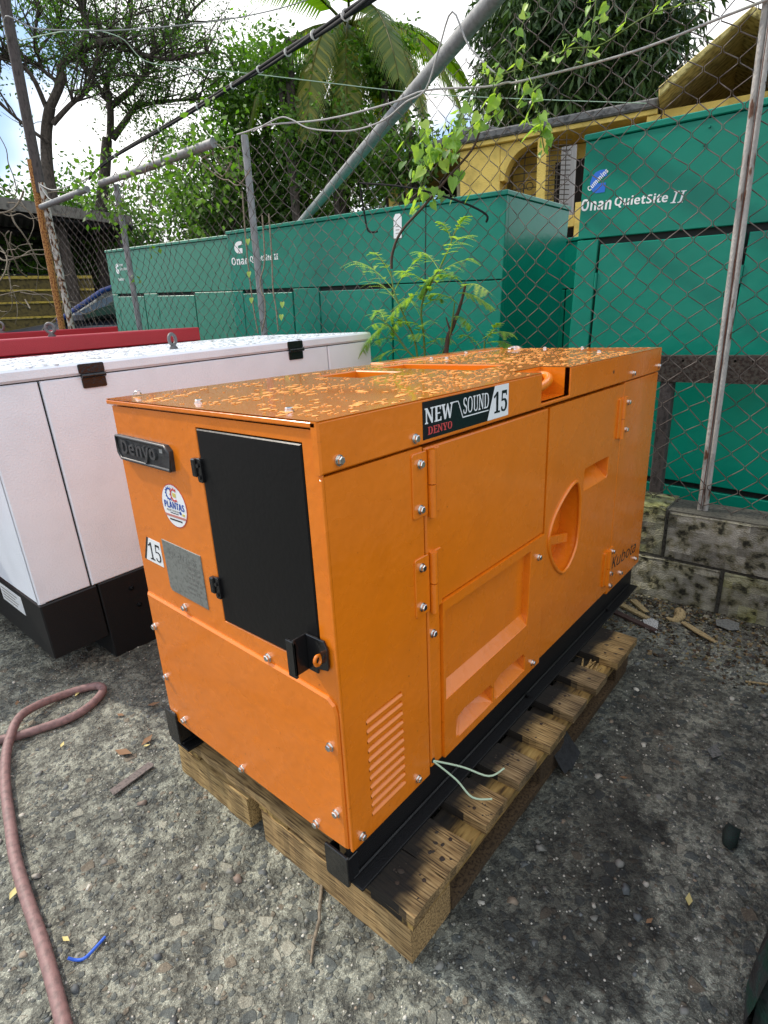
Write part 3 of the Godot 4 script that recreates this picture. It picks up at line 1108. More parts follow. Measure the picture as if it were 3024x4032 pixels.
	b.plate(PackedVector2Array([Vector2(0.800, 0.318), Vector2(0.812, 0.318), Vector2(0.815, 0.322), Vector2(0.945, 0.292), Vector2(0.947, 0.318), Vector2(0.816, 0.346), Vector2(0.800, 0.350)]), -0.03, -0.022, 0.001)
	b.box(Vector3(0.797, 0.316, -0.026), Vector3(0.803, 0.352, -0.006), 0.001)
	put("door_handle", b.mesh(), P, t, S)
	# rear side panel, other sides
	b = MB.new()
	b.plate(rpoly(1.258, 0.0, 1.588, 0.708), -0.02, 0.0, 0.002)
	put("end_panel", b.mesh(), P, t, S)
	b = MB.new()
	b.plate(rpoly(-0.623, 0.0, -0.002, 0.71), 0.0, 0.02, 0.002)
	put("rear_panel", b.mesh(), P, t, Transform3D(Basis(Vector3(0, 0, 1), Vector3(0, 1, 0), Vector3(-1, 0, 0)), Vector3(1.588, 0.09, 0)))
	b = MB.new()
	b.box(Vector3(0.002, 0.0, -0.6245), Vector3(1.587, 0.785, -0.605), 0.002)
	put("side_panel", b.mesh(), P, t, lift(Transform3D(), 0.09))
	# front frame and what is on it
	b = MB.new()
	var hole := PackedVector2Array([Vector2(-0.317, 0.372), Vector2(-0.039, 0.372), Vector2(-0.039, 0.755), Vector2(-0.318, 0.755)])
	b.cell(R(-0.625, 0.0, 0.0, 0.776), hole, 0.0, 0.0015, func(_u, _v): return 0.02, false)
	skirt(b, R(-0.625, 0.0, 0.0, 0.776), 0.0, -0.0015)
	put("front_frame", b.mesh(), P, t, F)
	b = MB.new()
	b.plate(rpoly(-0.315, 0.374, -0.041, 0.753), -0.02, 0.0012, 0.002)
	put("front_door", b.mesh(), M["black door paint"], t, F)
	b = MB.new()
	b.plate(PackedVector2Array([Vector2(-0.624, 0.030), Vector2(-0.600, 0.002), Vector2(-0.560, 0.0), Vector2(-0.075, -0.004), Vector2(-0.011, 0.0), Vector2(-0.008, 0.296), Vector2(-0.013, 0.314), Vector2(-0.028, 0.325), Vector2(-0.10, 0.329), Vector2(-0.624, 0.348)]), 0.0, 0.006, 0.004)
	put("lower_front_panel", b.mesh(), P, t, F)
	b = MB.new()
	b.plate(rpoly(-0.0055, 0.0, 0.0, 0.705), 0.0, 0.003, 0.001)
	put("corner_fold", b.mesh(), P, t, F)
	# name badge
	b = MB.new()
	b.plate(PackedVector2Array([Vector2(-0.606, 0.667), Vector2(-0.409, 0.664), Vector2(-0.407, 0.704), Vector2(-0.420, 0.714), Vector2(-0.616, 0.718), Vector2(-0.617, 0.680)]), 0.0, 0.008, 0.001)
	var badge := put("name_badge", b.mesh(), M["badge plastic"], t, F)
	b = MB.new()
	var rim := [Vector3(-0.604, 0.669, 0.009), Vector3(-0.411, 0.666, 0.009), Vector3(-0.409, 0.702, 0.009), Vector3(-0.421, 0.712, 0.009), Vector3(-0.614, 0.716, 0.009), Vector3(-0.615, 0.681, 0.009), Vector3(-0.604, 0.669, 0.009), Vector3(-0.5, 0.6675, 0.009)]
	b.tube(rim, 0.0033, 6)
	put("badge_rim", b.mesh(), M["badge letters"], badge)
	text(badge, "badge_lettering", "Denyo", M["badge letters"], lift3(0.0075), R(-0.592, 0.671, -0.455, 0.710), "Droid Sans", 700, 0.005)
	b = MB.new()
	b.box(Vector3(-0.444, 0.697, 0.0078), Vector3(-0.433, 0.705, 0.0086), 0.0004)
	put("worn_patch", b.mesh(), M["badge worn metal"], badge)
	# round sticker
	var C := Vector2(-0.437, 0.589)
	b = MB.new()
	b.plate(disc(C, 0.0455), 0.0, 0.0006)
	var stick := put("round_sticker", b.mesh(), M["decal red"], t, F)
	b = MB.new()
	b.plate(disc(C, 0.0437), 0.0, 0.0009)
	put("sticker_face", b.mesh(), M["decal white"], stick)
	b = MB.new()
	gear(b, C + Vector2(-0.012, 0.024), 0.0095, 0.0125, 0.9, 5.2, 0.0009)
	put("blue_gear", b.mesh(), M["decal blue"], stick)
	b = MB.new()
	gear(b, C + Vector2(0.006, 0.0235), 0.0098, 0.0128, 0.75, 5.4, 0.0012)
	put("red_gear", b.mesh(), M["decal red"], stick)
	b = MB.new()
	b.plate(rpoly(C.x + 0.001, C.y + 0.019, C.x + 0.013, C.y + 0.028, 0.002), 0.0009, 0.0014)
	put("yellow_engine_print", b.mesh(), M["decal yellow"], stick)
	text(stick, "lettering", "PLANTAS", M["decal blue"], lift3(0.0009), R(C.x - 0.036, C.y - 0.006, C.x + 0.037, C.y + 0.008), "Droid Sans", 700, 0.0006)
	text(stick, "lettering", "ELECTRICAS", M["decal grey"], lift3(0.0009), R(C.x - 0.030, C.y - 0.0125, C.x + 0.018, C.y - 0.0085), "Droid Sans", 700, 0.0006)
	b = MB.new()
	b.plate(rpoly(C.x - 0.038, C.y - 0.0245, C.x + 0.037, C.y - 0.0195), 0.0009, 0.0014)
	put("pink_bar", b.mesh(), M["decal pink"], stick)
	b = MB.new()
	b.plate(disc(C + Vector2(0.0205, -0.0115), 0.0038, 10), 0.0009, 0.0014)
	put("blue_dot", b.mesh(), M["decal blue"], stick)
	b = MB.new()
	b.plate(rpoly(C.x + 0.027, C.y - 0.0165, C.x + 0.036, C.y - 0.0115), 0.0009, 0.0014)
	put("yellow_print", b.mesh(), M["decal yellow"], stick)
	b = MB.new()
	b.plate(rpoly(C.x - 0.018, C.y - 0.0165, C.x + 0.012, C.y - 0.0150), 0.0009, 0.0014)
	b.plate(rpoly(C.x - 0.024, C.y - 0.0315, C.x + 0.022, C.y - 0.0285), 0.0009, 0.0014)
	put("small_print", b.mesh(), M["decal black"], stick)
	# 15 sticker and data plate
	b = MB.new()
	b.plate(PackedVector2Array([Vector2(-0.6005, 0.436), Vector2(-0.527, 0.433), Vector2(-0.527, 0.490), Vector2(-0.575, 0.492)]), 0.0, 0.0006)
	var ns := put("number_sticker", b.mesh(), M["decal white"], t, F)
	b = MB.new()
	b.plate(PackedVector2Array([Vector2(-0.608, 0.437), Vector2(-0.6005, 0.436), Vector2(-0.575, 0.492), Vector2(-0.583, 0.493)]), 0.0, 0.0007)
	put("black_stripe", b.mesh(), M["decal black"], ns)
	text(ns, "lettering", "15", M["decal black"], lift3(0.0006), R(-0.581, 0.441, -0.532, 0.483), "Droid Serif", 400, 0.0005)
	b = MB.new()
	b.plate(PackedVector2Array([Vector2(-0.505, 0.385), Vector2(-0.369, 0.380), Vector2(-0.369, 0.498), Vector2(-0.514, 0.503), Vector2(-0.512, 0.393)]), 0.0, 0.0016, 0.0006)
	var dp := put("data_plate", b.mesh(), M["data plate"], t, F)
	text(dp, "lettering", "CP-JV3-SF", M["plate print"], lift3(0.0016), R(-0.49, 0.470, -0.385, 0.483), "Droid Sans Mono", 400, 0.0003)
	b = MB.new()
	for k in 6:
		var y := 0.4 + 0.0115 * k
		var x0 := -0.44 + 0.02 * rnd.randf()
		while x0 < -0.385:
			var l := rnd.randf_range(0.004, 0.014)
			if rnd.randf() < 0.7:
				b.plate(rpoly(x0, y, minf(x0 + l, -0.378), y + 0.005), 0.0014, 0.0019)
			x0 += l + 0.004
	b.plate(rpoly(-0.46, 0.463, -0.378, 0.4642), 0.0014, 0.0019)
	put("plate_print", b.mesh(), M["plate print"], dp)
	# black hinges of the front door and its latch
	for y in [0.660, 0.427]:
		b = MB.new()
		b.box(Vector3(-0.334, y + 0.006, 0.0), Vector3(-0.321, y + 0.040, 0.011), 0.002)
		b.plate(rpoly(-0.323, y - 0.004, -0.308, y + 0.041, 0.004), 0.001, 0.007, 0.001)
		b.tube([Vector3(-0.315, y + 0.028, 0.006), Vector3(-0.315, y + 0.028, 0.010)], 0.004, 8)
		b.tube([Vector3(-0.314, y + 0.006, 0.006), Vector3(-0.314, y + 0.006, 0.010)], 0.004, 8)
		put("front_hinge", b.mesh(), M["black gloss paint"], t, F)
	b = MB.new()
	b.plate(PackedVector2Array([Vector2(-0.066, 0.366), Vector2(-0.044, 0.366), Vector2(-0.042, 0.376), Vector2(-0.020, 0.380), Vector2(-0.017, 0.388), Vector2(-0.017, 0.420), Vector2(-0.024, 0.434), Vector2(-0.066, 0.434)]), 0.003, 0.007, 0.001)
	b.box(Vector3(-0.070, 0.366, 0.003), Vector3(-0.066, 0.434, 0.034), 0.001)
	b.plate(rpoly(-0.085, 0.360, -0.066, 0.430, 0.003), 0.030, 0.034, 0.001)
	b.box(Vector3(-0.087, 0.360, 0.026), Vector3(-0.083, 0.430, 0.034), 0.001)
	var latch := put("door_latch", b.mesh(), M["black gloss paint"], t, F)
	b = MB.new()
	var lug := []
	for k in 13:
		var a := TAU * k / 12
		lug.append(Vector3(-0.034, 0.399 + 0.0085 * sin(a), 0.013 + 0.007 * cos(a)))
	b.tube(lug, 0.0033, 6)
	put("padlock_eye", b.mesh(), P, latch)
	# bolts
	var n := 0
	for q in [[-0.465, 0.356, 0.0], [-0.612, 0.263, 0.006], [-0.606, 0.127, 0.006], [-0.553, 0.027, 0.006], [-0.326, 0.010, 0.006], [-0.186, 0.340, 0.0], [-0.030, 0.225, 0.006], [-0.030, 0.077, 0.006], [-0.091, 0.012, 0.006]]:
		put("bolt", bolt, M["zinc"], t, F * Transform3D(Basis(Vector3(0, 0, 1), rnd.randf()), Vector3(q[0], q[1], q[2])))
	for q in [[0.031, 0.728, 0.003], [0.213, 0.727, 0.003], [1.312, 0.730, 0.003], [1.572, 0.730, 0.003], [0.225, 0.680, 0.003], [0.223, 0.598, 0.003], [0.222, 0.486, 0.003], [0.221, 0.406, 0.003], [0.256, 0.332, 0.0], [0.703, 0.336, 0.0055], [0.693, 0.034, 0.0055], [0.023, 0.018, 0.0], [0.194, 0.021, 0.0], [1.381, 0.034, 0.0], [1.536, 0.034, 0.0], [1.281, 0.024, 0.0], [1.292, 0.645, 0.003], [1.292, 0.56, 0.003], [1.268, 0.155, 0.003], [1.268, 0.075, 0.003]]:
		put("bolt", bolt, M["zinc"], t, S * Transform3D(Basis(Vector3(0, 0, 1), rnd.randf()), Vector3(q[0], q[1], q[2])))
	for q in [[0.054, 0.615], [0.040, 0.360], [0.042, 0.110], [1.03, 0.55], [1.034, 0.494], [1.30, 0.59], [1.55, 0.40], [1.351, 0.120], [1.56, 0.26]]:
		put("bolt", bolt, M["zinc"], t, U * Transform3D(Basis(Vector3(0, 0, 1), rnd.randf()).scaled(Vector3(0.95, 0.95, 0.8)), Vector3(q[0], q[1], 0.0 if q[1] < 0.6 else 0.004)))
	# hinges
	for q in [[0.243, 0.576, 1.0], [0.243, 0.381, 1.0], [1.256, 0.540, -1.0], [1.240, 0.048, -1.0]]:
		b = MB.new()
		var x: float = q[0] + 0.004 * q[2]
		var y0: float = q[1]
		var s: float = q[2]
		var xa := x - s * 0.043
		b.plate(rpoly(minf(xa, x), y0 + 0.006, maxf(xa, x), y0 + 0.124, 0.005), 0.0, 0.003, 0.001)
		b.plate(rpoly(minf(x + s * 0.012, x + s * 0.04), y0 + 0.004, maxf(x + s * 0.012, x + s * 0.04), y0 + 0.124, 0.003), 0.0, 0.003 if s > 0 else 0.006, 0.001)
		b.tube([Vector3(x + s * 0.009, y0, 0.006), Vector3(x + s * 0.009, y0 + 0.0605, 0.006)], 0.0082, 10)
		b.tube([Vector3(x + s * 0.009, y0 + 0.0625, 0.006), Vector3(x + s * 0.009, y0 + 0.125, 0.006)], 0.0082, 10)
		put("hinge", b.mesh(), P, t, S)
	# decal on the lid skirt
	var D := S.translated(Vector3(0, 0, 0.003))
	b = MB.new()
	b.plate(PackedVector2Array([Vector2(0.236, 0.7195), Vector2(0.449, 0.7195), Vector2(0.477, 0.7845), Vector2(0.236, 0.7845)]), 0.0, 0.0006)
	var dec := put("name_decal", b.mesh(), M["decal black"], t, D)
	b = MB.new()
	b.plate(PackedVector2Array([Vector2(0.449, 0.7195), Vector2(0.533, 0.7195), Vector2(0.533, 0.7845), Vector2(0.477, 0.7845)]), 0.0, 0.0006)
	put("number_field", b.mesh(), M["decal white"], dec)
	text(dec, "lettering", "NEW", M["decal white"], lift3(0.0006), R(0.242, 0.746, 0.328, 0.773), "Droid Serif", 700, 0.0005)
	text(dec, "lettering", "SOUND", M["decal white"], lift3(0.0006), R(0.362, 0.746, 0.453, 0.776), "Droid Serif", 400, 0.0005)
	text(dec, "lettering", "DENYO", M["decal red"], lift3(0.0006), R(0.250, 0.7265, 0.324, 0.740), "Droid Serif", 700, 0.0005)
	text(dec, "lettering", "15", M["decal black"], lift3(0.0006), R(0.473, 0.730, 0.527, 0.7725), "Droid Serif", 700, 0.0005)
	b = MB.new()
	b.plate(rpoly(0.326, 0.7715, 0.344, 0.7733), 0.0006, 0.0011)
	b.plate(PackedVector2Array([Vector2(0.343, 0.7733), Vector2(0.345, 0.7733), Vector2(0.361, 0.7405), Vector2(0.359, 0.7405)]), 0.0006, 0.0011)
	b.plate(rpoly(0.359, 0.7395, 0.452, 0.7415), 0.0006, 0.0011)
	put("white_line", b.mesh(), M["decal white"], dec)
	text(t, "brand_lettering", "Kubota", M["decal black"], S * Transform3D(Basis(Vector3(0, 0, 1), -0.075), Vector3(1.289, 0.101, 0.0)), R(0.0, -0.019, 0.245, 0.026), "Droid Sans", 400, 0.0006, true)
	# small holes
	b = MB.new()
	b.plate(disc(Vector2(1.144, 0.750), 0.005, 10), 0.0028, 0.0034)
	put("bolt_hole", b.mesh(), M["dark interior"], t, S)
	# top fittings
	b = MB.new()
	b.tube([Vector3(1.545, 0.789, -0.52), Vector3(1.545, 0.794, -0.52), Vector3(1.545, 0.799, -0.52), Vector3(1.545, 0.802, -0.52)], [0.030, 0.029, 0.026, 0.014], 16)
	b.box(Vector3(1.49, 0.791, -0.525), Vector3(1.55, 0.797, -0.51), 0.002)
	put("filler_cap", b.mesh(), M["chrome"], t, lift(Transform3D(), 0.09))
	b = MB.new()
	b.tube([Vector3(0.565, 0.736, -0.45), Vector3(0.565, 0.765, -0.45)], [0.05, 0.046], 16)
	put("exhaust_cap", b.mesh(), M["galvanised"], t, lift(Transform3D(), 0.09))
	# wires out of the panel foot
	for q in [[Vector3(0.30, -0.005, 0.04), Vector3(0.335, -0.03, 0.085), Vector3(0.375, -0.03, 0.10)], [Vector3(0.275, -0.02, 0.04), Vector3(0.285, -0.055, 0.075), Vector3(0.315, -0.065, 0.105)]]:
		b = MB.new()
		b.tube(curve3([Vector3(0.248, 0.027, -0.002), q[0], q[1], q[2]]), 0.0022, 6)
		put("loose_wire", b.mesh(), M["green wire"], t, S)
	b = MB.new()
	b.plate(disc(Vector2(0.249, 0.028), 0.006, 10), 0.0, 0.0005)
	put("wire_hole", b.mesh(), M["dark interior"], t, S)
	# skid
	for z in [0.0, -0.595]:
		b = MB.new()
		var zo: float = z - 0.016
		b.box(Vector3(0.0, -0.089, zo - 0.006), Vector3(1.57, -0.001, zo), 0.001)
		b.box(Vector3(0.0, -0.0895, zo - 0.05), Vector3(1.555, -0.083, zo + 0.031), 0.001)
		b.box(Vector3(0.01, -0.012, zo - 0.05), Vector3(1.56, -0.004, zo - 0.0065), 0.001)
		b.box(Vector3(0.003, -0.083, zo), Vector3(1.55, -0.076, zo + 0.006), 0.003)
		b.tube([Vector3(0.70, -0.083, zo + 0.014), Vector3(0.70, -0.074, zo + 0.014)], 0.009, 6)
		b.tube([Vector3(1.30, -0.083, zo + 0.014), Vector3(1.30, -0.074, zo + 0.014)], 0.009, 6)
		put("skid_rail", b.mesh(), M["skid paint"], t, lift(Transform3D(), 0.09))
	for q in [[-0.069, -0.008, -0.088, -0.014], [-0.640, -0.588, -0.06, 0.028]]:
		b = MB.new()
		b.plate(rpoly(q[0], q[2], q[1], q[3], 0.006), 0.007, 0.012, 0.0015)
		b.box(Vector3(q[0] + 0.003, q[2] + 0.003, -0.02), Vector3(q[0] + 0.009, q[3] - 0.01, 0.008), 0.001)
		b.box(Vector3(q[1] - 0.009, q[2] + 0.003, -0.02), Vector3(q[1] - 0.003, q[3] - 0.01, 0.008), 0.001)
		put("skid_bracket", b.mesh(), M["black gloss paint"], t, F)
	# rain water standing on the lid
	var wet := []
	var wn := noise(5.0, 3, FastNoiseLite.TYPE_SIMPLEX, 91)
	for i in 3400:
		var x := rnd.randf_range(0.01, 1.58)
		var v := rnd.randf_range(0.006, 0.59)
		if (x > 0.48 and x < 0.66 and v > 0.36 and v < 0.54) or (x > 0.70 and x < 0.885 and v > 0.185 and v < 0.55) or (x > 0.68 and x < 0.86 and v < 0.085) or (x > 1.385 and v < 0.24):
			continue
		var dens := clampf(0.55 + 1.0 * wn.get_noise_2d(x, v) + 0.25 * (1.0 - v / 0.3) + 0.25 * (x - 0.4), 0.04, 1.0)
		if rnd.randf() > dens:
			continue
		var s := 0.0016 + 0.0075 * pow(rnd.randf(), 3.2)
		wet.append([Transform3D(Basis(Vector3.UP, rnd.randf() * TAU).scaled(Vector3(s * rnd.randf_range(0.8, 1.9), 0.0009 + s * 0.06, s)), Vector3(x, 0.8805, -v)), Color.WHITE])
	stuff(many("rain_spots", pebble_mesh(99, 0.6), M["water spot"], wet, t))


func lift3(w: float) -> Transform3D:
	return Transform3D(Basis(), Vector3(0, 0, w))


func disc(c: Vector2, r: float, n := 28) -> PackedVector2Array:
	var out := PackedVector2Array()
	for k in n:
		out.append(c + Vector2.from_angle(TAU * k / n) * r)
	return out


func gear(b: MB, c: Vector2, r0: float, r1: float, a0: float, a1: float, w: float) -> void:
	var n := 26
	for k in n:
		var p := lerpf(a0, a1, float(k) / n)
		var q := lerpf(a0, a1, float(k + 1) / n)
		var ro := r1 * (1.18 if k % 3 == 1 else 1.0)
		b.plate(PackedVector2Array([c + Vector2.from_angle(p) * r0, c + Vector2.from_angle(p) * ro, c + Vector2.from_angle(q) * ro, c + Vector2.from_angle(q) * r0]), 0.0005, w + 0.0005)


# ---------------------------------------------------------------- pallet
func board(lo: Vector3, hi: Vector3, over: Callable, seg_z := 1, seg_x := 1) -> ArrayMesh:
	# a sawn board: top in a grid for the spray and wear on it, edges softened and a little uneven
	var b := MB.new()
	var bn := noise(9.0, 2, FastNoiseLite.TYPE_SIMPLEX, 101)
	var P := func(x: float, y: float, z: float) -> Vector3:
		var k := 0.0022
		return Vector3(x + k * bn.get_noise_3d(z * 1.5, y, lo.x), y + k * 0.6 * bn.get_noise_3d(x, z * 1.2, lo.x * 7.0), z + k * bn.get_noise_3d(x * 2.0, y, lo.z))
	for j in seg_z:
		for i in seg_x:
			var za := lerpf(lo.z, hi.z, float(j) / seg_z)
			var zb := lerpf(lo.z, hi.z, float(j + 1) / seg_z)
			var xa := lerpf(lo.x, hi.x, float(i) / seg_x)
			var xb := lerpf(lo.x, hi.x, float(i + 1) / seg_x)
			var q := [P.call(xa, hi.y, za), P.call(xb, hi.y, za), P.call(xb, hi.y, zb), P.call(xa, hi.y, zb)]
			for tr in [[0, 1, 2], [0, 2, 3]]:
				var a: Vector3 = q[tr[0]]
				var bb: Vector3 = q[tr[1]]
				var c: Vector3 = q[tr[2]]
				for p in [a, bb, c]:
					b.col = over.call(p)
					b.v(p, Vector3.UP)
			if j == 0 or j == seg_z - 1:
				var ze := za if j == 0 else zb
				var n := Vector3(0, 0, -1 if j == 0 else 1)
				b.col = over.call(Vector3(xa, lo.y, ze))
				b.quad(P.call(xa, lo.y, ze), P.call(xb, lo.y, ze), P.call(xb, hi.y, ze), P.call(xa, hi.y, ze), n)
				if seg_z == 1:
					b.quad(P.call(xa, lo.y, zb), P.call(xb, lo.y, zb), P.call(xb, hi.y, zb), P.call(xa, hi.y, zb), Vector3(0, 0, 1))
			if i == 0 or i == seg_x - 1:
				var xe := xa if i == 0 else xb
				b.col = over.call(Vector3(xe, lo.y, za))
				b.quad(P.call(xe, lo.y, za), P.call(xe, lo.y, zb), P.call(xe, hi.y, zb), P.call(xe, hi.y, za), Vector3(-1 if i == 0 else 1, 0, 0))
				if seg_x == 1:
					b.quad(P.call(xb, lo.y, za), P.call(xb, lo.y, zb), P.call(xb, hi.y, zb), P.call(xb, hi.y, za), Vector3(1, 0, 0))
	b.col = Color(0.6, 0.6, 0.6)
	b.quad(lo, Vector3(hi.x, lo.y, lo.z), Vector3(hi.x, lo.y, hi.z), Vector3(lo.x, lo.y, hi.z), Vector3.DOWN)
	return b.mesh()


func on_board(x: float) -> bool:
	for q in [[0.022, 0.117], [0.119, 0.212], [0.266, 0.357], [0.411, 0.500], [0.560, 0.656], [0.704, 0.793], [0.852, 0.938], [1.010, 1.190]]:
		if x > q[0] + 0.006 and x < q[1] - 0.006:
			return true
	return false


func pallet() -> void:
	var t := thing("wooden_pallet", "weathered wooden pallet with black overspray carrying the orange generator", "pallet", Vector3(0.6, 0, -0.28))
	var off := Transform3D(Basis(), Vector3(-0.6, 0, 0.28))
	var on := noise(11.0, 4, FastNoiseLite.TYPE_SIMPLEX, 103)
	# black paint sprayed past the skid, and dirt
	var over := func(p: Vector3) -> Color:
		var e := p.z - 0.054 + 0.030 * on.get_noise_3d(p.x * 0.7, 0, p.z * 0.7)
		if p.x < 0.16:
			e -= 0.035 * (1.0 - absf(p.x - 0.06) / 0.10)
		var k := maxf(smoothstep(-0.008, 0.018, e), 1.0 - smoothstep(-0.06, -0.03, p.z))
		var d := 0.78 + 0.5 * on.get_noise_3d(p.x * 1.5, 4.0, p.z * 1.5) - 0.25 * smoothstep(0.10, 0.125, p.z)
		if p.y < 0.125:
			d *= 0.9
		return Color(0.025, 0.026, 0.03).lerp(Color(d, d, d), k)
	var plain := func(p: Vector3) -> Color:
		var d := 0.75 + 0.35 * on.get_noise_3d(p.x * 2.0, p.y * 2.0, p.z * 2.0)
		return Color(d, d, d)
	var kinds := ["deck wood", "deck wood", "deck wood", "grey deck wood", "pale deck wood", "grey deck wood", "grey deck wood", "pale deck wood"]
	var i := 0
	for q in [[0.022, 0.117, 0.120], [0.119, 0.212, 0.118], [0.266, 0.357, 0.119], [0.411, 0.500, 0.120], [0.560, 0.656, 0.124], [0.704, 0.793, 0.124], [0.852, 0.938, 0.127], [1.010, 1.190, 0.131]]:
		put("deck_board", board(Vector3(q[0], 0.108, -0.685 + rnd.randf_range(-0.006, 0.006)), Vector3(q[1], 0.130, q[2]), over, 44, 5), M[kinds[i]], t, off)
		i += 1
	for z in [[0.010, 0.112], [-0.335, -0.235], [-0.680, -0.58]]:
		put("stringer_board", board(Vector3(0.026, 0.087, z[0]), Vector3(1.185, 0.1075, z[1]), over, 8, 30), M["long wood"], t, off)
	for z in [[0.012, 0.110], [-0.335, -0.235], [-0.678, -0.585]]:
		for x in [[0.024, 0.165], [0.545, 0.685], [1.075, 1.186]]:
			if x[0] < 0.1 and z[0] < -0.5:
				continue
			if x[0] < 0.1 and z[0] > 0.0:
				put("block", board(Vector3(0.024, 0.0, -0.325), Vector3(0.15, 0.0868, 0.108), plain, 24, 6), M["deck wood"], t, off)
			elif x[0] < 0.1 and z[0] > -0.4:
				put("block", board(Vector3(0.022, 0.0, -0.68), Vector3(0.15, 0.0868, -0.378), plain, 16, 6), M["pale deck wood"], t, off)
			else:
				put("block", board(Vector3(x[0], 0.021, z[0]), Vector3(x[1], 0.0868, z[1]), plain, 4, 4), M["block wood"], t, off)
		put("ground_board", board(Vector3(0.155, 0.002, z[0]), Vector3(1.18, 0.0206, z[1]), plain, 4, 20), M["block wood"], t, off)
	var nb := MB.new()
	nb.tube([Vector3(0, 0, 0), Vector3(0, 0.0012, 0)], 0.0042, 8)
	var nail := nb.mesh()
	for x in [0.05, 0.09, 0.145, 0.19, 0.29, 0.33, 0.435, 0.475, 0.585, 0.63, 0.73, 0.77, 0.88, 0.915, 1.05, 1.15]:
		put("nail_head", nail, M["nail rust"], t, off * Transform3D(Basis(), Vector3(x + rnd.randf_range(-0.006, 0.006), 0.1298, 0.06 + rnd.randf_range(-0.012, 0.03))))
	var knots := []
	for k in 150:
		var s := 0.001 + 0.0045 * pow(rnd.randf(), 2.5)
		knots.append([off * Transform3D(Basis(Vector3.UP, rnd.randf_range(-0.3, 0.3)).scaled(Vector3(s, 0.0006, s * rnd.randf_range(0.8, 2.4))), Vector3(rnd.randf_range(0.03, 1.18), 0.1302, rnd.randf_range(0.03, 0.115))), Color(0.035, 0.025, 0.018)])
	knots = knots.filter(func(kn): return on_board(kn[0].origin.x + 0.6))
	stuff(many("knots", pebble_mesh(97, 0.6), M["pebble"], knots, t))
	# splintered wood in the last gap and straw caught under the edge
	for k in 7:
		var b := MB.new()
		var z := rnd.randf_range(0.03, 0.10)
		b.tube([Vector3(0.945, 0.110 + rnd.randf() * 0.006, z), Vector3(1.005, 0.106 + rnd.randf() * 0.012, z + rnd.randf_range(-0.02, 0.02))], [0.005, 0.002], 4)
		put("splinter", b.mesh(), M["pale deck wood"], t, off)


# ---------------------------------------------------------------- white generator
func eye_bolt(ma: Material, parent: Node, at: Vector3, turn: float, s := 1.0) -> void:
	var b := MB.new()
	var ring := []
	for k in 25:
		var a := TAU * k / 24
		ring.append(Vector3(0.022 * cos(a), 0.042 + 0.024 * sin(a), 0))
	b.tube(ring, 0.0075, 10, false)
	b.tube([Vector3(0, 0, 0), Vector3(0, 0.006, 0), Vector3(0, 0.014, 0), Vector3(0, 0.022, 0)], [0.019, 0.019, 0.012, 0.010], 14)
	put("lifting_eye", b.mesh(), ma, parent, Transform3D(Basis(Vector3.UP, turn).scaled(Vector3.ONE * s), at))


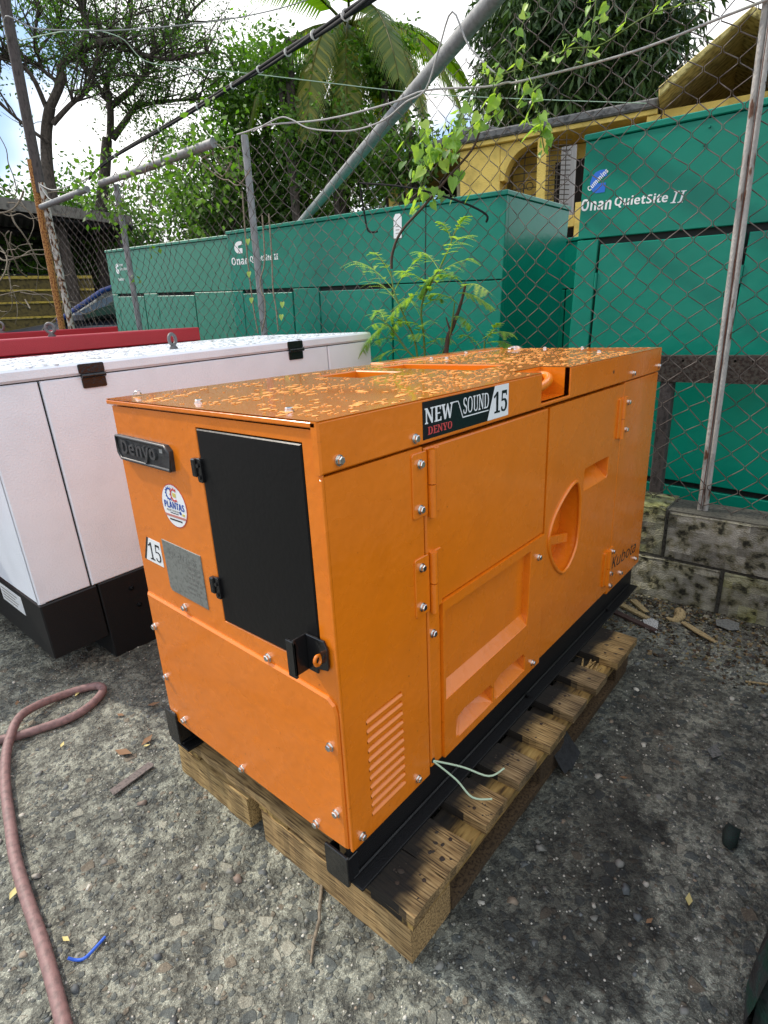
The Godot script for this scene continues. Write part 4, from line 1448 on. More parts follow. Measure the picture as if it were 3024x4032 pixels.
func white_generator() -> void:
	var t := thing("white_generator", "white soundproof generator on a black base, beside the orange one", "generator", Vector3(-0.012, 0, -1.4))
	t.rotation.z = 0.024
	var wm: Material = M["white powder coat"]
	var k: Material = M["skid paint"]
	var L := 1.722
	var W := 0.92
	var b := MB.new()
	b.box(Vector3(0.01, 0.30, -W + 0.01), Vector3(L - 0.01, 1.0, -0.012))
	put("body", b.mesh(), M["gap black"], t)
	# side doors, each a panel
	for q in [[0.0, 0.168], [0.174, 1.418], [1.424, L]]:
		b = MB.new()
		b.plate(rpoly(q[0], 0.298, q[1], 1.004), -0.02, 0.0 if q[0] > 0.1 else -0.003, 0.004)
		put("side_panel", b.mesh(), wm, t)
	b = MB.new()
	b.plate(rpoly(-W, 0.298, -0.004, 1.004), -0.02, 0.0, 0.004)
	put("end_panel", b.mesh(), wm, t, FRONT)
	b = MB.new()
	b.plate(rpoly(-W, 0.298, -0.004, 1.004), 0.0, 0.02, 0.004)
	put("end_panel", b.mesh(), wm, t, Transform3D(FRONT.basis, Vector3(L, 0, 0)))
	b = MB.new()
	b.box(Vector3(0.0, 0.298, -W - 0.004), Vector3(L, 1.0, -W + 0.012), 0.003)
	put("side_panel", b.mesh(), wm, t)
	b = MB.new()
	b.box(Vector3(-0.006, 1.008, -W - 0.008), Vector3(L + 0.006, 1.048, 0.006), 0.008)
	put("lid", b.mesh(), wm, t)
	# base: shallow at the near end, then down to the ground
	b = MB.new()
	b.box(Vector3(-0.002, 0.09, -W), Vector3(0.186, 0.296, 0.002), 0.004)
	put("base", b.mesh(), k, t)
	b = MB.new()
	b.box(Vector3(0.190, -0.012, -W), Vector3(L - 0.2, 0.2965, 0.002), 0.004)
	b.box(Vector3(L - 0.196, 0.06, -W), Vector3(L, 0.296, 0.001), 0.004)
	put("base", b.mesh(), k, t)
	for q in [[0.30, 0.235], [0.315, 0.16]]:
		b = MB.new()
		b.tube([Vector3(q[0], q[1], 0.002), Vector3(q[0], q[1], 0.006), Vector3(q[0], q[1], 0.009)], [0.010, 0.009, 0.003], 12)
		put("base_rivet", b.mesh(), M["black gloss paint"], t)
	for x in [[0.292, 0.376], [1.176, 1.262]]:
		b = MB.new()
		b.plate(rpoly(x[0], 1.012, x[1], 1.043, 0.005), 0.005, 0.010, 0.001)
		b.plate(rpoly(x[0] + 0.006, 0.965, x[1], 1.000, 0.005), -0.001, 0.005, 0.001)
		b.tube([Vector3(x[0] + 0.004, 1.005, 0.012), Vector3((x[0] + x[1]) / 2 - 0.0005, 1.005, 0.012)], 0.0075, 10)
		b.tube([Vector3((x[0] + x[1]) / 2 + 0.0005, 1.005, 0.012), Vector3(x[1] - 0.002, 1.005, 0.012)], 0.0075, 10)
		put("lid_hinge", b.mesh(), M["black gloss paint"], t)
	eye_bolt(M["eye steel"], t, Vector3(0.80, 1.048, -0.27), 0.35, 0.9)
	# label on the near end of the base
	b = MB.new()
	b.plate(rpoly(-0.42, 0.20, -0.19, 0.272), 0.002, 0.0028)
	var lab := put("base_label", b.mesh(), M["decal white"], t, FRONT)
	b = MB.new()
	for i in 4:
		b.plate(rpoly(-0.40, 0.212 + 0.014 * i, -0.26 + 0.02 * (i % 2), 0.218 + 0.014 * i), 0.0028, 0.0033)
	put("label_print", b.mesh(), M["decal grey"], lab)
	# dried drops on the lid
	var wet := []
	for i in 2200:
		var s := 0.002 + 0.008 * pow(rnd.randf(), 3.0)
		wet.append([Transform3D(Basis(Vector3.UP, rnd.randf() * TAU).scaled(Vector3(s * 1.4, 0.0007, s)), Vector3(rnd.randf_range(0.0, L), 1.0485, rnd.randf_range(-W, 0.0))), Color(0.9, 0.9, 0.9)])
	stuff(many("rain_spots", pebble_mesh(99, 0.6), M["clear drop"], wet, t))


func red_generators() -> void:
	var rm: Material = M["red powder coat"]
	for g in 2:
		var z: float = [-2.50, -3.42][g]
		var x1: float = [1.433, 1.395][g]
		var y1: float = [1.116, 1.15][g]
		var t := thing("red_generator", ["red generator with grey lifting eye, just behind the white generator", "farther red generator behind the first red one, its lid wet"][g], "generator", Vector3(-0.6, 0, z), "red generators behind the white one")
		t.rotation.z = 0.018
		var L := x1 + 0.6
		var W := 0.84
		var b := MB.new()
		b.box(Vector3(0.012, 0.28, -W + 0.01), Vector3(L - 0.012, y1 - 0.07, -0.012))
		put("body", b.mesh(), M["gap black"], t)
		for q in [[0.0, 0.2], [0.205, 1.437], [1.442, L]]:
			b = MB.new()
			b.plate(rpoly(q[0], 0.28, q[1], y1 - 0.078), -0.02, 0.0, 0.003)
			put("side_panel", b.mesh(), rm, t)
		b = MB.new()
		b.box(Vector3(0.0, 0.28, -W), Vector3(L, y1 - 0.078, -W + 0.02), 0.003)
		put("side_panel", b.mesh(), rm, t)
		for x in [0.0, L - 0.02]:
			b = MB.new()
			b.box(Vector3(x, 0.28, -W + 0.021), Vector3(x + 0.02, y1 - 0.078, -0.0205), 0.002)
			put("end_panel", b.mesh(), rm, t)
		b = MB.new()
		b.box(Vector3(-0.006, y1 - 0.073, -W - 0.006), Vector3(L + 0.006, y1, 0.006), 0.005)
		put("lid", b.mesh(), rm, t)
		b = MB.new()
		b.box(Vector3(0, -0.03, -W), Vector3(L, 0.278, 0.0), 0.004)
		put("base", b.mesh(), M["skid paint"], t)
		eye_bolt(M["eye steel"], t, [Vector3(1.262, y1, -0.08), Vector3(1.345, y1, -0.13)][g], [-0.75, -1.0][g], 0.95)


# ---------------------------------------------------------------- green generators
func c_logo(parent: Node, F: Transform3D, called: String, m: Material, r: Rect2, slash: bool) -> MeshInstance3D:
	var b := MB.new()
	var P := func(x: float, y: float) -> Vector2: return Vector2(r.position.x + r.size.x * x, r.position.y + r.size.y * y)
	var o := PackedVector2Array()
	for q in [[0.92, 1.0], [0.55, 1.0], [0.28, 0.93], [0.08, 0.74], [0.0, 0.48], [0.06, 0.24], [0.22, 0.08], [0.42, 0.0], [0.95, 0.0], [0.97, 0.42], [0.52, 0.42], [0.44, 0.5], [0.46, 0.6], [0.54, 0.66], [1.0, 0.70]]:
		o.append(P.call(q[0], q[1]))
	b.plate(o, 0.0, 0.0012)
	var l := put(called, b.mesh(), m, parent, F)
	if slash:
		text(l, "lettering", "Cummins", M["decal white"], Transform3D(Basis(Vector3(0, 0, 1), 0.72), Vector3(r.get_center().x - 0.004, r.get_center().y + 0.008, 0.0012)), R(-0.052, -0.011, 0.052, 0.011), "Droid Sans", 700, 0.0006)
	return l


func green_generators() -> void:
	var gm: Material = M["green paint"]
	# the near one, right of the photograph: its long face along the fence
	var t := thing("green_generator", "tall green generator with blue logo, nearest of the green ones, behind the right fence post", "generator", Vector3(2.3, 0.02, -0.66), "green generators behind the fence")
	var F := FRONT
	t.transform.basis = Basis(Vector3(1, 0, 0), 0.033)
	green_body(t, gm, 2.1, 1.86, 1.0, 1.438, 0.34, [[0.0, 0.098], [0.112, 0.690], [0.704, 1.30], [1.32, 2.1]], [false, true, true, false])
	var b := MB.new()
	c_logo(t, F, "logo", M["decal bright blue"], R(0.036, 1.622, 0.110, 1.712), true)
	var G := F * Transform3D(Basis(Vector3(0, 0, 1), -0.045), Vector3(0.004, 1.580, 0.0))
	text(t, "lettering", "Onan", M["decal white"], G, R(0.0, -0.024, 0.138, 0.024), "Droid Sans", 700, 0.001)
	text(t, "lettering", "QuietSite", M["decal white"], G, R(0.152, -0.020, 0.375, 0.024), "Droid Sans", 700, 0.001, false)
	text(t, "lettering", "II", M["decal white"], G, R(0.392, -0.018, 0.440, 0.026), "Droid Serif", 400, 0.001, true)
	for q in [[0.50, 1.80], [0.49, 1.74], [0.02, 1.70], [0.03, 1.50], [1.0, 1.8]]:
		b = MB.new()
		b.tube([Vector3(q[0], q[1], 0), Vector3(q[0], q[1], 0.006)], [0.006, 0.004], 8)
		put("bolt", b.mesh(), gm, t, F)
	b = MB.new()
	var ring := []
	for k in 17:
		ring.append(Vector3(0.93 + 0.03 * cos(TAU * k / 16), 0.215 + 0.026 * sin(TAU * k / 16), 0.01))
	b.tube(ring, 0.005, 6)
	put("drain_ring", b.mesh(), gm, t, F)
	# the middle one
	t = thing("green_generator", "long green generator with white C logo, middle of the three behind the fence", "generator", Vector3(2.6, 0.07, -3.83), "green generators behind the fence")
	t.transform.basis = Basis(Vector3(1, 0, 0), 0.042)
	green_body(t, gm, 2.60, 1.83, 0.83, 1.375, 0.3, [[0.0, 0.145], [0.155, 0.775], [0.785, 1.07], [1.085, 1.775], [1.785, 2.60]], [false, true, false, true, false])
	c_logo(t, F, "logo", M["decal white"], R(0.09, 1.655, 0.20, 1.745), false)
	text(t, "lettering", "Onan", M["decal white"], F, R(0.035, 1.57, 0.265, 1.628), "Droid Sans", 700, 0.001)
	text(t, "lettering", "QuietSite II", M["decal white"], F, R(0.285, 1.575, 0.635, 1.628), "Droid Sans", 700, 0.001)
	b = MB.new()
	b.plate(PackedVector2Array([Vector2(1.795, 1.645), Vector2(1.860, 1.645), Vector2(1.860, 1.765), Vector2(1.845, 1.785), Vector2(1.810, 1.785), Vector2(1.795, 1.765)]), 0.0, 0.002)
	var tagm := put("white_tag", b.mesh(), M["decal white"], t, F)
	b = MB.new()
	for i in 3:
		b.plate(rpoly(1.812, 1.67 + 0.02 * i, 1.842, 1.676 + 0.02 * i), 0.002, 0.0026)
	put("tag_print", b.mesh(), M["decal grey"], tagm)
	b = MB.new()
	b.plate(rpoly(2.045, 1.375, 2.052, 1.80), -0.0005, 0.001)
	put("panel_joint", b.mesh(), M["gap black"], t, F)
	# the one behind its right end
	t = thing("green_generator", "lower green generator half hidden behind the end of the middle green one", "generator", Vector3(3.75, 0.2, -2.6), "green generators behind the fence")
	green_body(t, gm, 2.6, 1.44, 0.9, 1.1, 0.3, [[0.0, 1.3], [1.31, 2.6]], [false, false])
	# the far one at the left
	t = thing("green_generator", "faded green generator at the far left end of the row behind the fence", "generator", Vector3(2.66, 0.10, -6.14), "green generators behind the fence")
	t.transform.basis = Basis(Vector3(1, 0, 0), 0.05)
	green_body(t, M["faded green paint"], 2.3, 1.90, 0.9, 1.46, 0.3, [[0.0, 0.12], [0.13, 0.68], [0.69, 0.95], [0.96, 1.62], [1.63, 2.3]], [false, true, false, true, false])
	c_logo(t, F, "logo", M["decal white"], R(0.17, 1.66, 0.24, 1.76), false)
	text(t, "lettering", "Power", M["decal white"], F, R(0.26, 1.73, 0.34, 1.76), "Droid Sans", 400, 0.001)
	text(t, "lettering", "Generation", M["decal white"], F, R(0.26, 1.69, 0.41, 1.72), "Droid Sans", 400, 0.001)
	text(t, "lettering", "QuietSite", M["decal white"], F, R(0.19, 1.585, 0.32, 1.62), "Droid Sans", 700, 0.001)


func green_body(t: Node3D, gm: Material, L: float, H: float, D: float, seam: float, foot: float, doors: Array, open_top: Array) -> void:
	var b := MB.new()
	b.box(Vector3(0.02, 0.05, 0.02), Vector3(D - 0.02, H - 0.03, L - 0.02))
	put("body", b.mesh(), M["gap black"], t)
	b = MB.new()
	b.plate(rpoly(0.0, seam, L, H - 0.028), -0.03, 0.0, 0.003)
	put("upper_panel", b.mesh(), gm, t, FRONT)
	for i in doors.size():
		b = MB.new()
		var q: Array = doors[i]
		var top: float = seam - (0.030 if open_top[i] else 0.006)
		b.plate(rpoly(q[0], foot + (0.022 if open_top[i] else 0.0), q[1], top), -0.03, 0.004 if open_top[i] else 0.0, 0.003)
		put("door" if open_top[i] else "side_panel", b.mesh(), gm, t, FRONT)
		if open_top[i]:
			b = MB.new()
			for k in 2:
				var y: float = lerpf(foot, seam, 0.3 + 0.5 * k)
				b.tube([Vector3(q[0] - 0.006, y, 0.003), Vector3(q[0] - 0.006, y + 0.07, 0.003)], 0.007, 8)
			put("door_hinge", b.mesh(), gm, t, FRONT)
	b = MB.new()
	b.plate(rpoly(-0.002, 0.0, L + 0.002, foot - 0.006), -0.03, 0.002, 0.003)
	put("base", b.mesh(), gm, t, FRONT)
	b = MB.new()
	b.box(Vector3(-0.008, H - 0.026, -0.008), Vector3(D + 0.008, H, L + 0.008), 0.004)
	put("roof", b.mesh(), gm, t)
	for z in [0.0, L - 0.02]:
		b = MB.new()
		b.box(Vector3(0.031, 0.0, z), Vector3(D, H - 0.027, z + 0.02), 0.003)
		put("end_panel", b.mesh(), gm, t)
	b = MB.new()
	b.box(Vector3(D - 0.02, 0.0, 0.021), Vector3(D - 0.001, H - 0.0275, L - 0.021), 0.003)
	put("rear_panel", b.mesh(), gm, t)


# ---------------------------------------------------------------- fence
const FX := 1.87


func fp(z: float, y: float) -> Vector3:
	return Vector3(FX, y, z)


func mesh_top(z: float) -> float:
	# where the fabric ends above: at the rail on the left, along a sagging wire in the middle, out of the picture on the right
	if z < -2.48:
		return 2.19
	var pts := [[-2.48, 2.17], [-2.0, 2.12], [-1.55, 2.08], [-1.2, 2.09], [-0.8, 2.20], [-0.5, 2.36], [-0.2, 2.55], [0.2, 2.75], [1.4, 2.8]]
	for i in pts.size() - 1:
		if z <= pts[i + 1][0]:
			return lerpf(pts[i][1], pts[i + 1][1], (z - pts[i][0]) / (pts[i + 1][0] - pts[i][0]))
	return 2.8


func fence() -> void:
	var t := thing("chain_link_fence", "old chain link fence of rusty diamond mesh on the block wall", "fence", Vector3(FX, 0.39, -2.0))
	var o := Transform3D(Basis(), Vector3(-FX, -0.39, 2.0))
	var dz := 0.098
	var dy := 0.0455
	var n := noise(0.9, 2, FastNoiseLite.TYPE_SIMPLEX, 111)
	var b := MB.new()
	var sag := func(z: float, y: float) -> Vector3:
		return Vector3(FX - 0.025 + 0.03 * n.get_noise_2d(z * 1.2, y * 1.4), y + 0.02 * n.get_noise_2d(z * 1.5 + 9.0, y), z + 0.016 * n.get_noise_2d(z * 2.0, y * 2.0 + 5.0))
	var k := 0
	var z := -5.36
	while z < 1.3:
		# one wire, bent in a zigzag between two columns of knuckles
		var pts := []
		var y := 0.40
		var i := 0
		while y < mesh_top(z):
			var zz := z + dz * 0.25 * (1 if (i % 2) == 0 else -1) * (1.0 if k % 2 == 0 else -1.0)
			var q: Vector3 = sag.call(zz, y)
			# the knuckle: wires hook round each other
			var into := signf(zz - z)
			pts.append(q + Vector3(0.003, -0.006, -0.003 * into))
			pts.append(q + Vector3(-0.003, 0.006, -0.003 * into))
			y += dy
			i += 1
		if pts.size() > 3:
			b.tube(pts, 0.0018, 4, false)
		z += dz * 0.5
		k += 1
	stuff(put("wire_mesh", b.mesh(), M["wire rust"], t, o))
	# posts
	b = MB.new()
	var p0 := Vector3(FX - 0.03, 0.385, 0.145)
	var p1 := Vector3(FX - 0.03, 2.95, 0.128)
	for s in [-1.0, 1.0]:
		b.tube([p0 + Vector3(0, 0, s * 0.0095), p1 + Vector3(0, 0, s * 0.0095)], 0.0098, 10)
	b.tube([p0 + Vector3(0.012, 0, 0), p1 + Vector3(0.012, 0, 0)], 0.014, 8)
	var post := put("post", b.mesh(), M["weathered post"], t, o)
	post.set_meta("label", "pale rusty post with a rust seam down its middle")
	b = MB.new()
	b.box(Vector3(FX - 0.0395, 0.39, 0.1395), Vector3(FX - 0.030, 2.94, 0.1415))
	put("rust_seam", b.mesh(), M["rust"], post, Transform3D())
	b = MB.new()
	b.tube([fp(-2.478, 0.385), fp(-2.458, 2.175), fp(-2.458, 2.19)], [0.021, 0.021, 0.019], 12)
	put("post", b.mesh(), M["galvanised"], t, o)
	b = MB.new()
	b.tube([fp(-4.075, 0.385), fp(-4.045, 2.20)], 0.0215, 12)
	put("post", b.mesh(), M["galvanised"], t, o)
	b = MB.new()
	b.tube([fp(-5.375, 0.385), fp(-5.36, 2.43)], 0.029, 12)
	post = put("post", b.mesh(), M["flaking pipe"], t, o)
	post.set_meta("label", "white post with flaking rusty paint")
	# rail in two lengths
	b = MB.new()
	b.tube([Vector3(FX - 0.045, 2.235, -5.36), Vector3(FX - 0.045, 2.225, -4.42)], 0.0235, 14)
	put("rail", b.mesh(), M["galvanised"], t, o)
	b = MB.new()
	b.tube([Vector3(FX - 0.03, 2.232, -4.22), Vector3(FX - 0.03, 2.215, -3.6)], 0.024, 14)
	b.tube([Vector3(FX - 0.03, 2.216, -3.62), Vector3(FX - 0.03, 2.20, -2.72)], 0.027, 14)
	put("rail", b.mesh(), M["galvanised"], t, o)
	# plain wires along the top and what hangs in the mesh
	var w := [[[-2.46, 2.185], [-2.37, 2.18], [-2.17, 2.17], [-1.74, 2.10], [-1.32, 2.07], [-1.12, 2.07], [-0.83, 2.01], [-0.73, 2.0], [-0.68, 1.99], [-0.36, 1.97], [-0.16, 1.97], [0.13, 1.99], [0.9, 2.02]], [[-2.3, 2.165], [-2.08, 2.18], [-1.98, 2.15], [-1.87, 2.09], [-1.70, 2.04], [-1.54, 2.01], [-1.36, 2.01], [-1.23, 2.05], [-1.12, 2.07], [-1.05, 2.19], [-0.98, 2.30], [-0.9, 2.16], [-0.76, 2.02]]]
	var wi := 0
	for q in w:
		b = MB.new()
		var pts := []
		for p in q:
			pts.append(Vector3(FX - 0.05 - 0.01 * wi, p[1], p[0]))
		b.tube(curve3(pts, 4), 0.0042 if wi == 0 else 0.0036, 6)
		put("top_wire", b.mesh(), M["pale wire"], t, o)
		wi += 1
	for q in [[[-1.55, 1.79], [-1.32, 1.74], [-1.15, 1.69], [-0.94, 1.61], [-0.83, 1.55], [-0.83, 1.52]], [[-1.55, 1.78], [-1.53, 1.65], [-1.51, 1.57], [-1.45, 1.56]]]:
		b = MB.new()
		var pts := []
		for p in q:
			pts.append(Vector3(FX - 0.035, p[1], p[0]))
		b.tube(curve3(pts, 4), 0.0048, 6)
		put("bent_rod", b.mesh(), M["cable rubber"], t, o)
	# the leaning rusty pipe at the end and the dark pole that stands in the post
	b = MB.new()
	b.tube([Vector3(1.85, 0.0, -5.62), Vector3(1.85, 2.62, -5.435)], 0.030, 12)
	tag(put("rusty_pipe", b.mesh(), M["orange rust pipe"]), "orange rusty pipe standing close against the flaking white fence post", "pipe")
	b = MB.new()
	b.tube([Vector3(1.88, 2.36, -5.43), Vector3(1.88, 2.37, -5.43), Vector3(1.90, 4.7, -5.36)], [0.036, 0.043, 0.043], 14)
	tag(put("dark_pole", b.mesh(), M["dark pole"]), "dark brown pole rising from the top of the flaking fence post", "pole")
	b = MB.new()
	b.tube([Vector3(3.9, 2.045, -4.43), Vector3(2.05, 2.39, -0.95), Vector3(1.2, 2.548, 0.65)], 0.038, 16)
	var br := tag(put("leaning_pole", b.mesh(), M["galvanised"]), "grey steel pole leaning across the fence from behind the middle green generator", "pole")
	b = MB.new()
	var pd := (Vector3(2.05, 2.39, -0.95) - Vector3(3.9, 2.045, -4.43)).normalized()
	var ps := pd.cross(Vector3.UP).normalized()
	var pu := ps.cross(pd)
	for i in 6:
		for m in 8:
			var q := []
			for e in [[0, 0], [1, 0], [1, 1], [0, 1]]:
				var an: float = 2.5 + 1.7 * (m + e[1]) / 8.0 + 0.1 * sin(i * 2.0 + e[0])
				q.append(Vector3(2.05, 2.39, -0.95) - pd * (0.06 + 0.13 * (i + e[0]) / 6.0) + (ps * cos(an) + pu * sin(an)) * 0.0384)
			b.quad(q[0], q[1], q[2], q[3], (q[0] + q[2]) / 2.0 - (Vector3(2.05, 2.39, -0.95) - pd * 0.12))
	put("rust_band", b.mesh(), M["rust"], br)


func steel_rack() -> void:
	var t := thing("steel_rack", "rusty slotted steel beam on a dark leg behind the right end of the fence", "rack", Vector3(2.08, 0, -0.15))
	var b := MB.new()
	# the beam, a channel whose upper and front faces are slotted
	var m: Material = M["slotted beam rust"]
	for i in 22:
		var z0 := -0.05 + 0.062 * i
		b = MB.new()
		b.cell(R(z0, 0.905, z0 + 0.062, 0.945), disc(Vector2(z0 + 0.031, 0.926), 0.0055, 8), 0.0, 0.0, func(_u, _v): return 0.02, true)
		b.rect(R(z0, 0.84, z0 + 0.062, 0.905), 0.0)
		if i > 0:
			pass
		put("slotted_face", b.mesh(), m, t, FRONT)
		b = MB.new()
		b.cell(Rect2(z0, -0.07, 0.062, 0.07), rpoly(z0 + 0.016, -0.042, z0 + 0.046, -0.028, 0.006, 2), 0.0, 0.0, func(_u, _v): return 0.02, true)
		put("slotted_top", b.mesh(), m, t, Transform3D(Basis(Vector3(0, 0, 1), Vector3(-1, 0, 0), Vector3(0, 1, 0)), Vector3(0, 0.945, 0)))
	b = MB.new()
	b.box(Vector3(0.003, 0.842, -0.05), Vector3(0.07, 0.90, 1.31), 0.003)
	put("beam", b.mesh(), m, t)
	b = MB.new()
	b.box(Vector3(0.006, 0.0, 0.025), Vector3(0.056, 0.841, 0.075), 0.004)
	put("leg", b.mesh(), M["dark pole"], t)
	b = MB.new()
	b.box(Vector3(0.006, 0.0, 1.1), Vector3(0.056, 0.841, 1.15), 0.004)
	put("leg", b.mesh(), M["dark pole"], t)


# ---------------------------------------------------------------- the yellow building
func yellow_building() -> void:
	var t := thing("yellow_building", "yellow painted building with grey slab roof and folded concrete canopy", "building", Vector3(8, 0, -3.3))
	t.rotation.y = -1.3258
	var Y: Material = M["yellow wall"]
	var b := MB.new()
	# front wall pieces round the arched porch
	b.box(Vector3(-1.50, 0.3, -0.45), Vector3(-0.89, 3.47, -0.02), 0.01)
	put("wall", b.mesh(), Y, t)
	b = MB.new()
	var arch := PackedVector2Array()
	arch.append(Vector2(-0.885, 3.0))
	for k in 9:
		var a := PI - PI * 0.5 * k / 8
		arch.append(Vector2(-0.35 + 0.47 * cos(a), 3.0 + 0.42 * sin(a)))
	arch.append(Vector2(-0.35, 3.47))
	arch.append(Vector2(-0.885, 3.47))
	b.plate(arch, -0.25, -0.03)
	put("arch", b.mesh(), Y, t)
	b = MB.new()
	b.box(Vector3(-0.86, 0.3, -0.9), Vector3(2.9, 3.46, -0.7))
	put("porch_wall", b.mesh(), Y, t)
	b = MB.new()
	b.box(Vector3(-4.6, 0.3, -6.0), Vector3(2.95, 3.44, -5.8))
	b.box(Vector3(2.9, 0.3, -6.0), Vector3(3.05, 3.44, -0.02))
	put("wall", b.mesh(), Y, t)
	b = MB.new()
	b.box(Vector3(-2.74, 0.3, -0.5), Vector3(-2.40, 3.46, -0.1), 0.01)
	put("column", b.mesh(), Y, t)
	b = MB.new()
	b.box(Vector3(-2.39, 0.3, -1.6), Vector3(-1.51, 3.46, -1.5), 0.01)
	put("wall", b.mesh(), M["dark interior"], t)
	b = MB.new()
	b.box(Vector3(-1.72, 0.3, -0.6), Vector3(-1.66, 3.40, -0.5), 0.01)
	put("white_frame", b.mesh(), M["far cream wall"], t)
	b = MB.new()
	b.box(Vector3(-0.345, 0.3, -0.16), Vector3(-0.215, 3.452, 0.02), 0.006)
	put("column", b.mesh(), Y, t)
	b = MB.new()
	b.box(Vector3(1.04, 0.3, -0.16), Vector3(1.20, 3.47, 0.03), 0.006)
	put("column", b.mesh(), Y, t)
	b = MB.new()
	b.box(Vector3(-0.21, 0.3, -0.68), Vector3(0.2, 3.25, -0.6), 0.004)
	put("dark_doorway", b.mesh(), M["dark interior"], t)
	b = MB.new()
	for k in 6:
		b.box(Vector3(-0.04 + 0.035 * k, 2.45, -0.13 + 0.012 * (k % 2)), Vector3(-0.005 + 0.035 * k, 3.32, -0.11 + 0.012 * (k % 2)), 0.003)
	put("curtain", b.mesh(), M["grey curtain"], t)
	b = MB.new()
	b.box(Vector3(0.19, 0.3, -0.14), Vector3(1.05, 2.6, -0.08), 0.005)
	put("wall", b.mesh(), Y, t)
	b = MB.new()
	b.box(Vector3(-0.10, 2.3, -0.2), Vector3(0.2, 2.45, -0.1), 0.004)
	put("sill", b.mesh(), Y, t)
	b = MB.new()
	b.box(Vector3(1.21, 0.3, -0.2), Vector3(2.9, 3.53, -0.06), 0.004)
	put("wall", b.mesh(), Y, t)
	# the grilles
	b = MB.new()
	for k in 10:
		var y := 2.5 + 0.1 * k
		b.tube([Vector3(-0.88, y, -0.26), Vector3(-0.345, y, -0.26)], 0.007, 4)
	b.tube([Vector3(-0.60, 2.4, -0.26), Vector3(-0.58, 3.42, -0.26)], 0.008, 4)
	for k in 3:
		var ring := []
		for i in 13:
			ring.append(Vector3(-0.74 + 0.12 * k + 0.05 * cos(TAU * i / 12), 2.92 + 0.05 * sin(TAU * i / 12), -0.25))
		b.tube(ring, 0.006, 4)
	put("iron_grille", b.mesh(), M["iron bars"], t)
	b = MB.new()
	for k in 16:
		var y := 2.48 + 0.06 * k
		b.tube([Vector3(-0.21, y, 0.06), Vector3(-0.08, y - 0.01, 0.09), Vector3(0.12, y - 0.03, 0.05)], 0.006, 4)
	for x in [-0.16, -0.05, 0.06]:
		b.tube([Vector3(x, 2.4, 0.085), Vector3(x, 3.42, 0.085)], 0.006, 4)
	put("iron_grille", b.mesh(), M["iron bars"], t)
	# beam and roof slab
	b = MB.new()
	b.box(Vector3(-2.8, 3.475, -6.0), Vector3(1.16, 3.535, 0.05), 0.006)
	put("roof_beam", b.mesh(), Y, t)
	b = MB.new()
	b.box(Vector3(-2.0, 3.537, -6.05), Vector3(1.17, 3.645, 0.10), 0.02)
	var roof := put("roof", b.mesh(), M["grey roof slab"], t)
	b = MB.new()
	b.plate(PackedVector2Array([Vector2(-1.9, 0.0), Vector2(-0.75, 0.0), Vector2(-0.95, 0.1), Vector2(-1.3, 0.22), Vector2(-1.75, 0.17)]), -3.0, -0.3, 0.03)
	put("roof_hump", b.mesh(), M["grey roof slab"], roof, Transform3D(Basis(), Vector3(0, 3.645, 0)))
	# folded concrete canopy: two slanting slabs that meet in a ridge, running back over the building and out over the front
	for q in [[Vector2(1.18, 3.55), Vector2(2.03, 4.18), Vector2(2.06, 4.25), Vector2(1.17, 3.66)], [Vector2(2.03, 4.18), Vector2(2.95, 3.55), Vector2(2.97, 3.66), Vector2(2.06, 4.25)]]:
		b = MB.new()
		b.plate(PackedVector2Array([q[0], q[1], q[2], q[3]]), -6.0, 0.42, 0.012)
		put("folded_canopy", b.mesh(), M["mossy yellow roof"], roof)


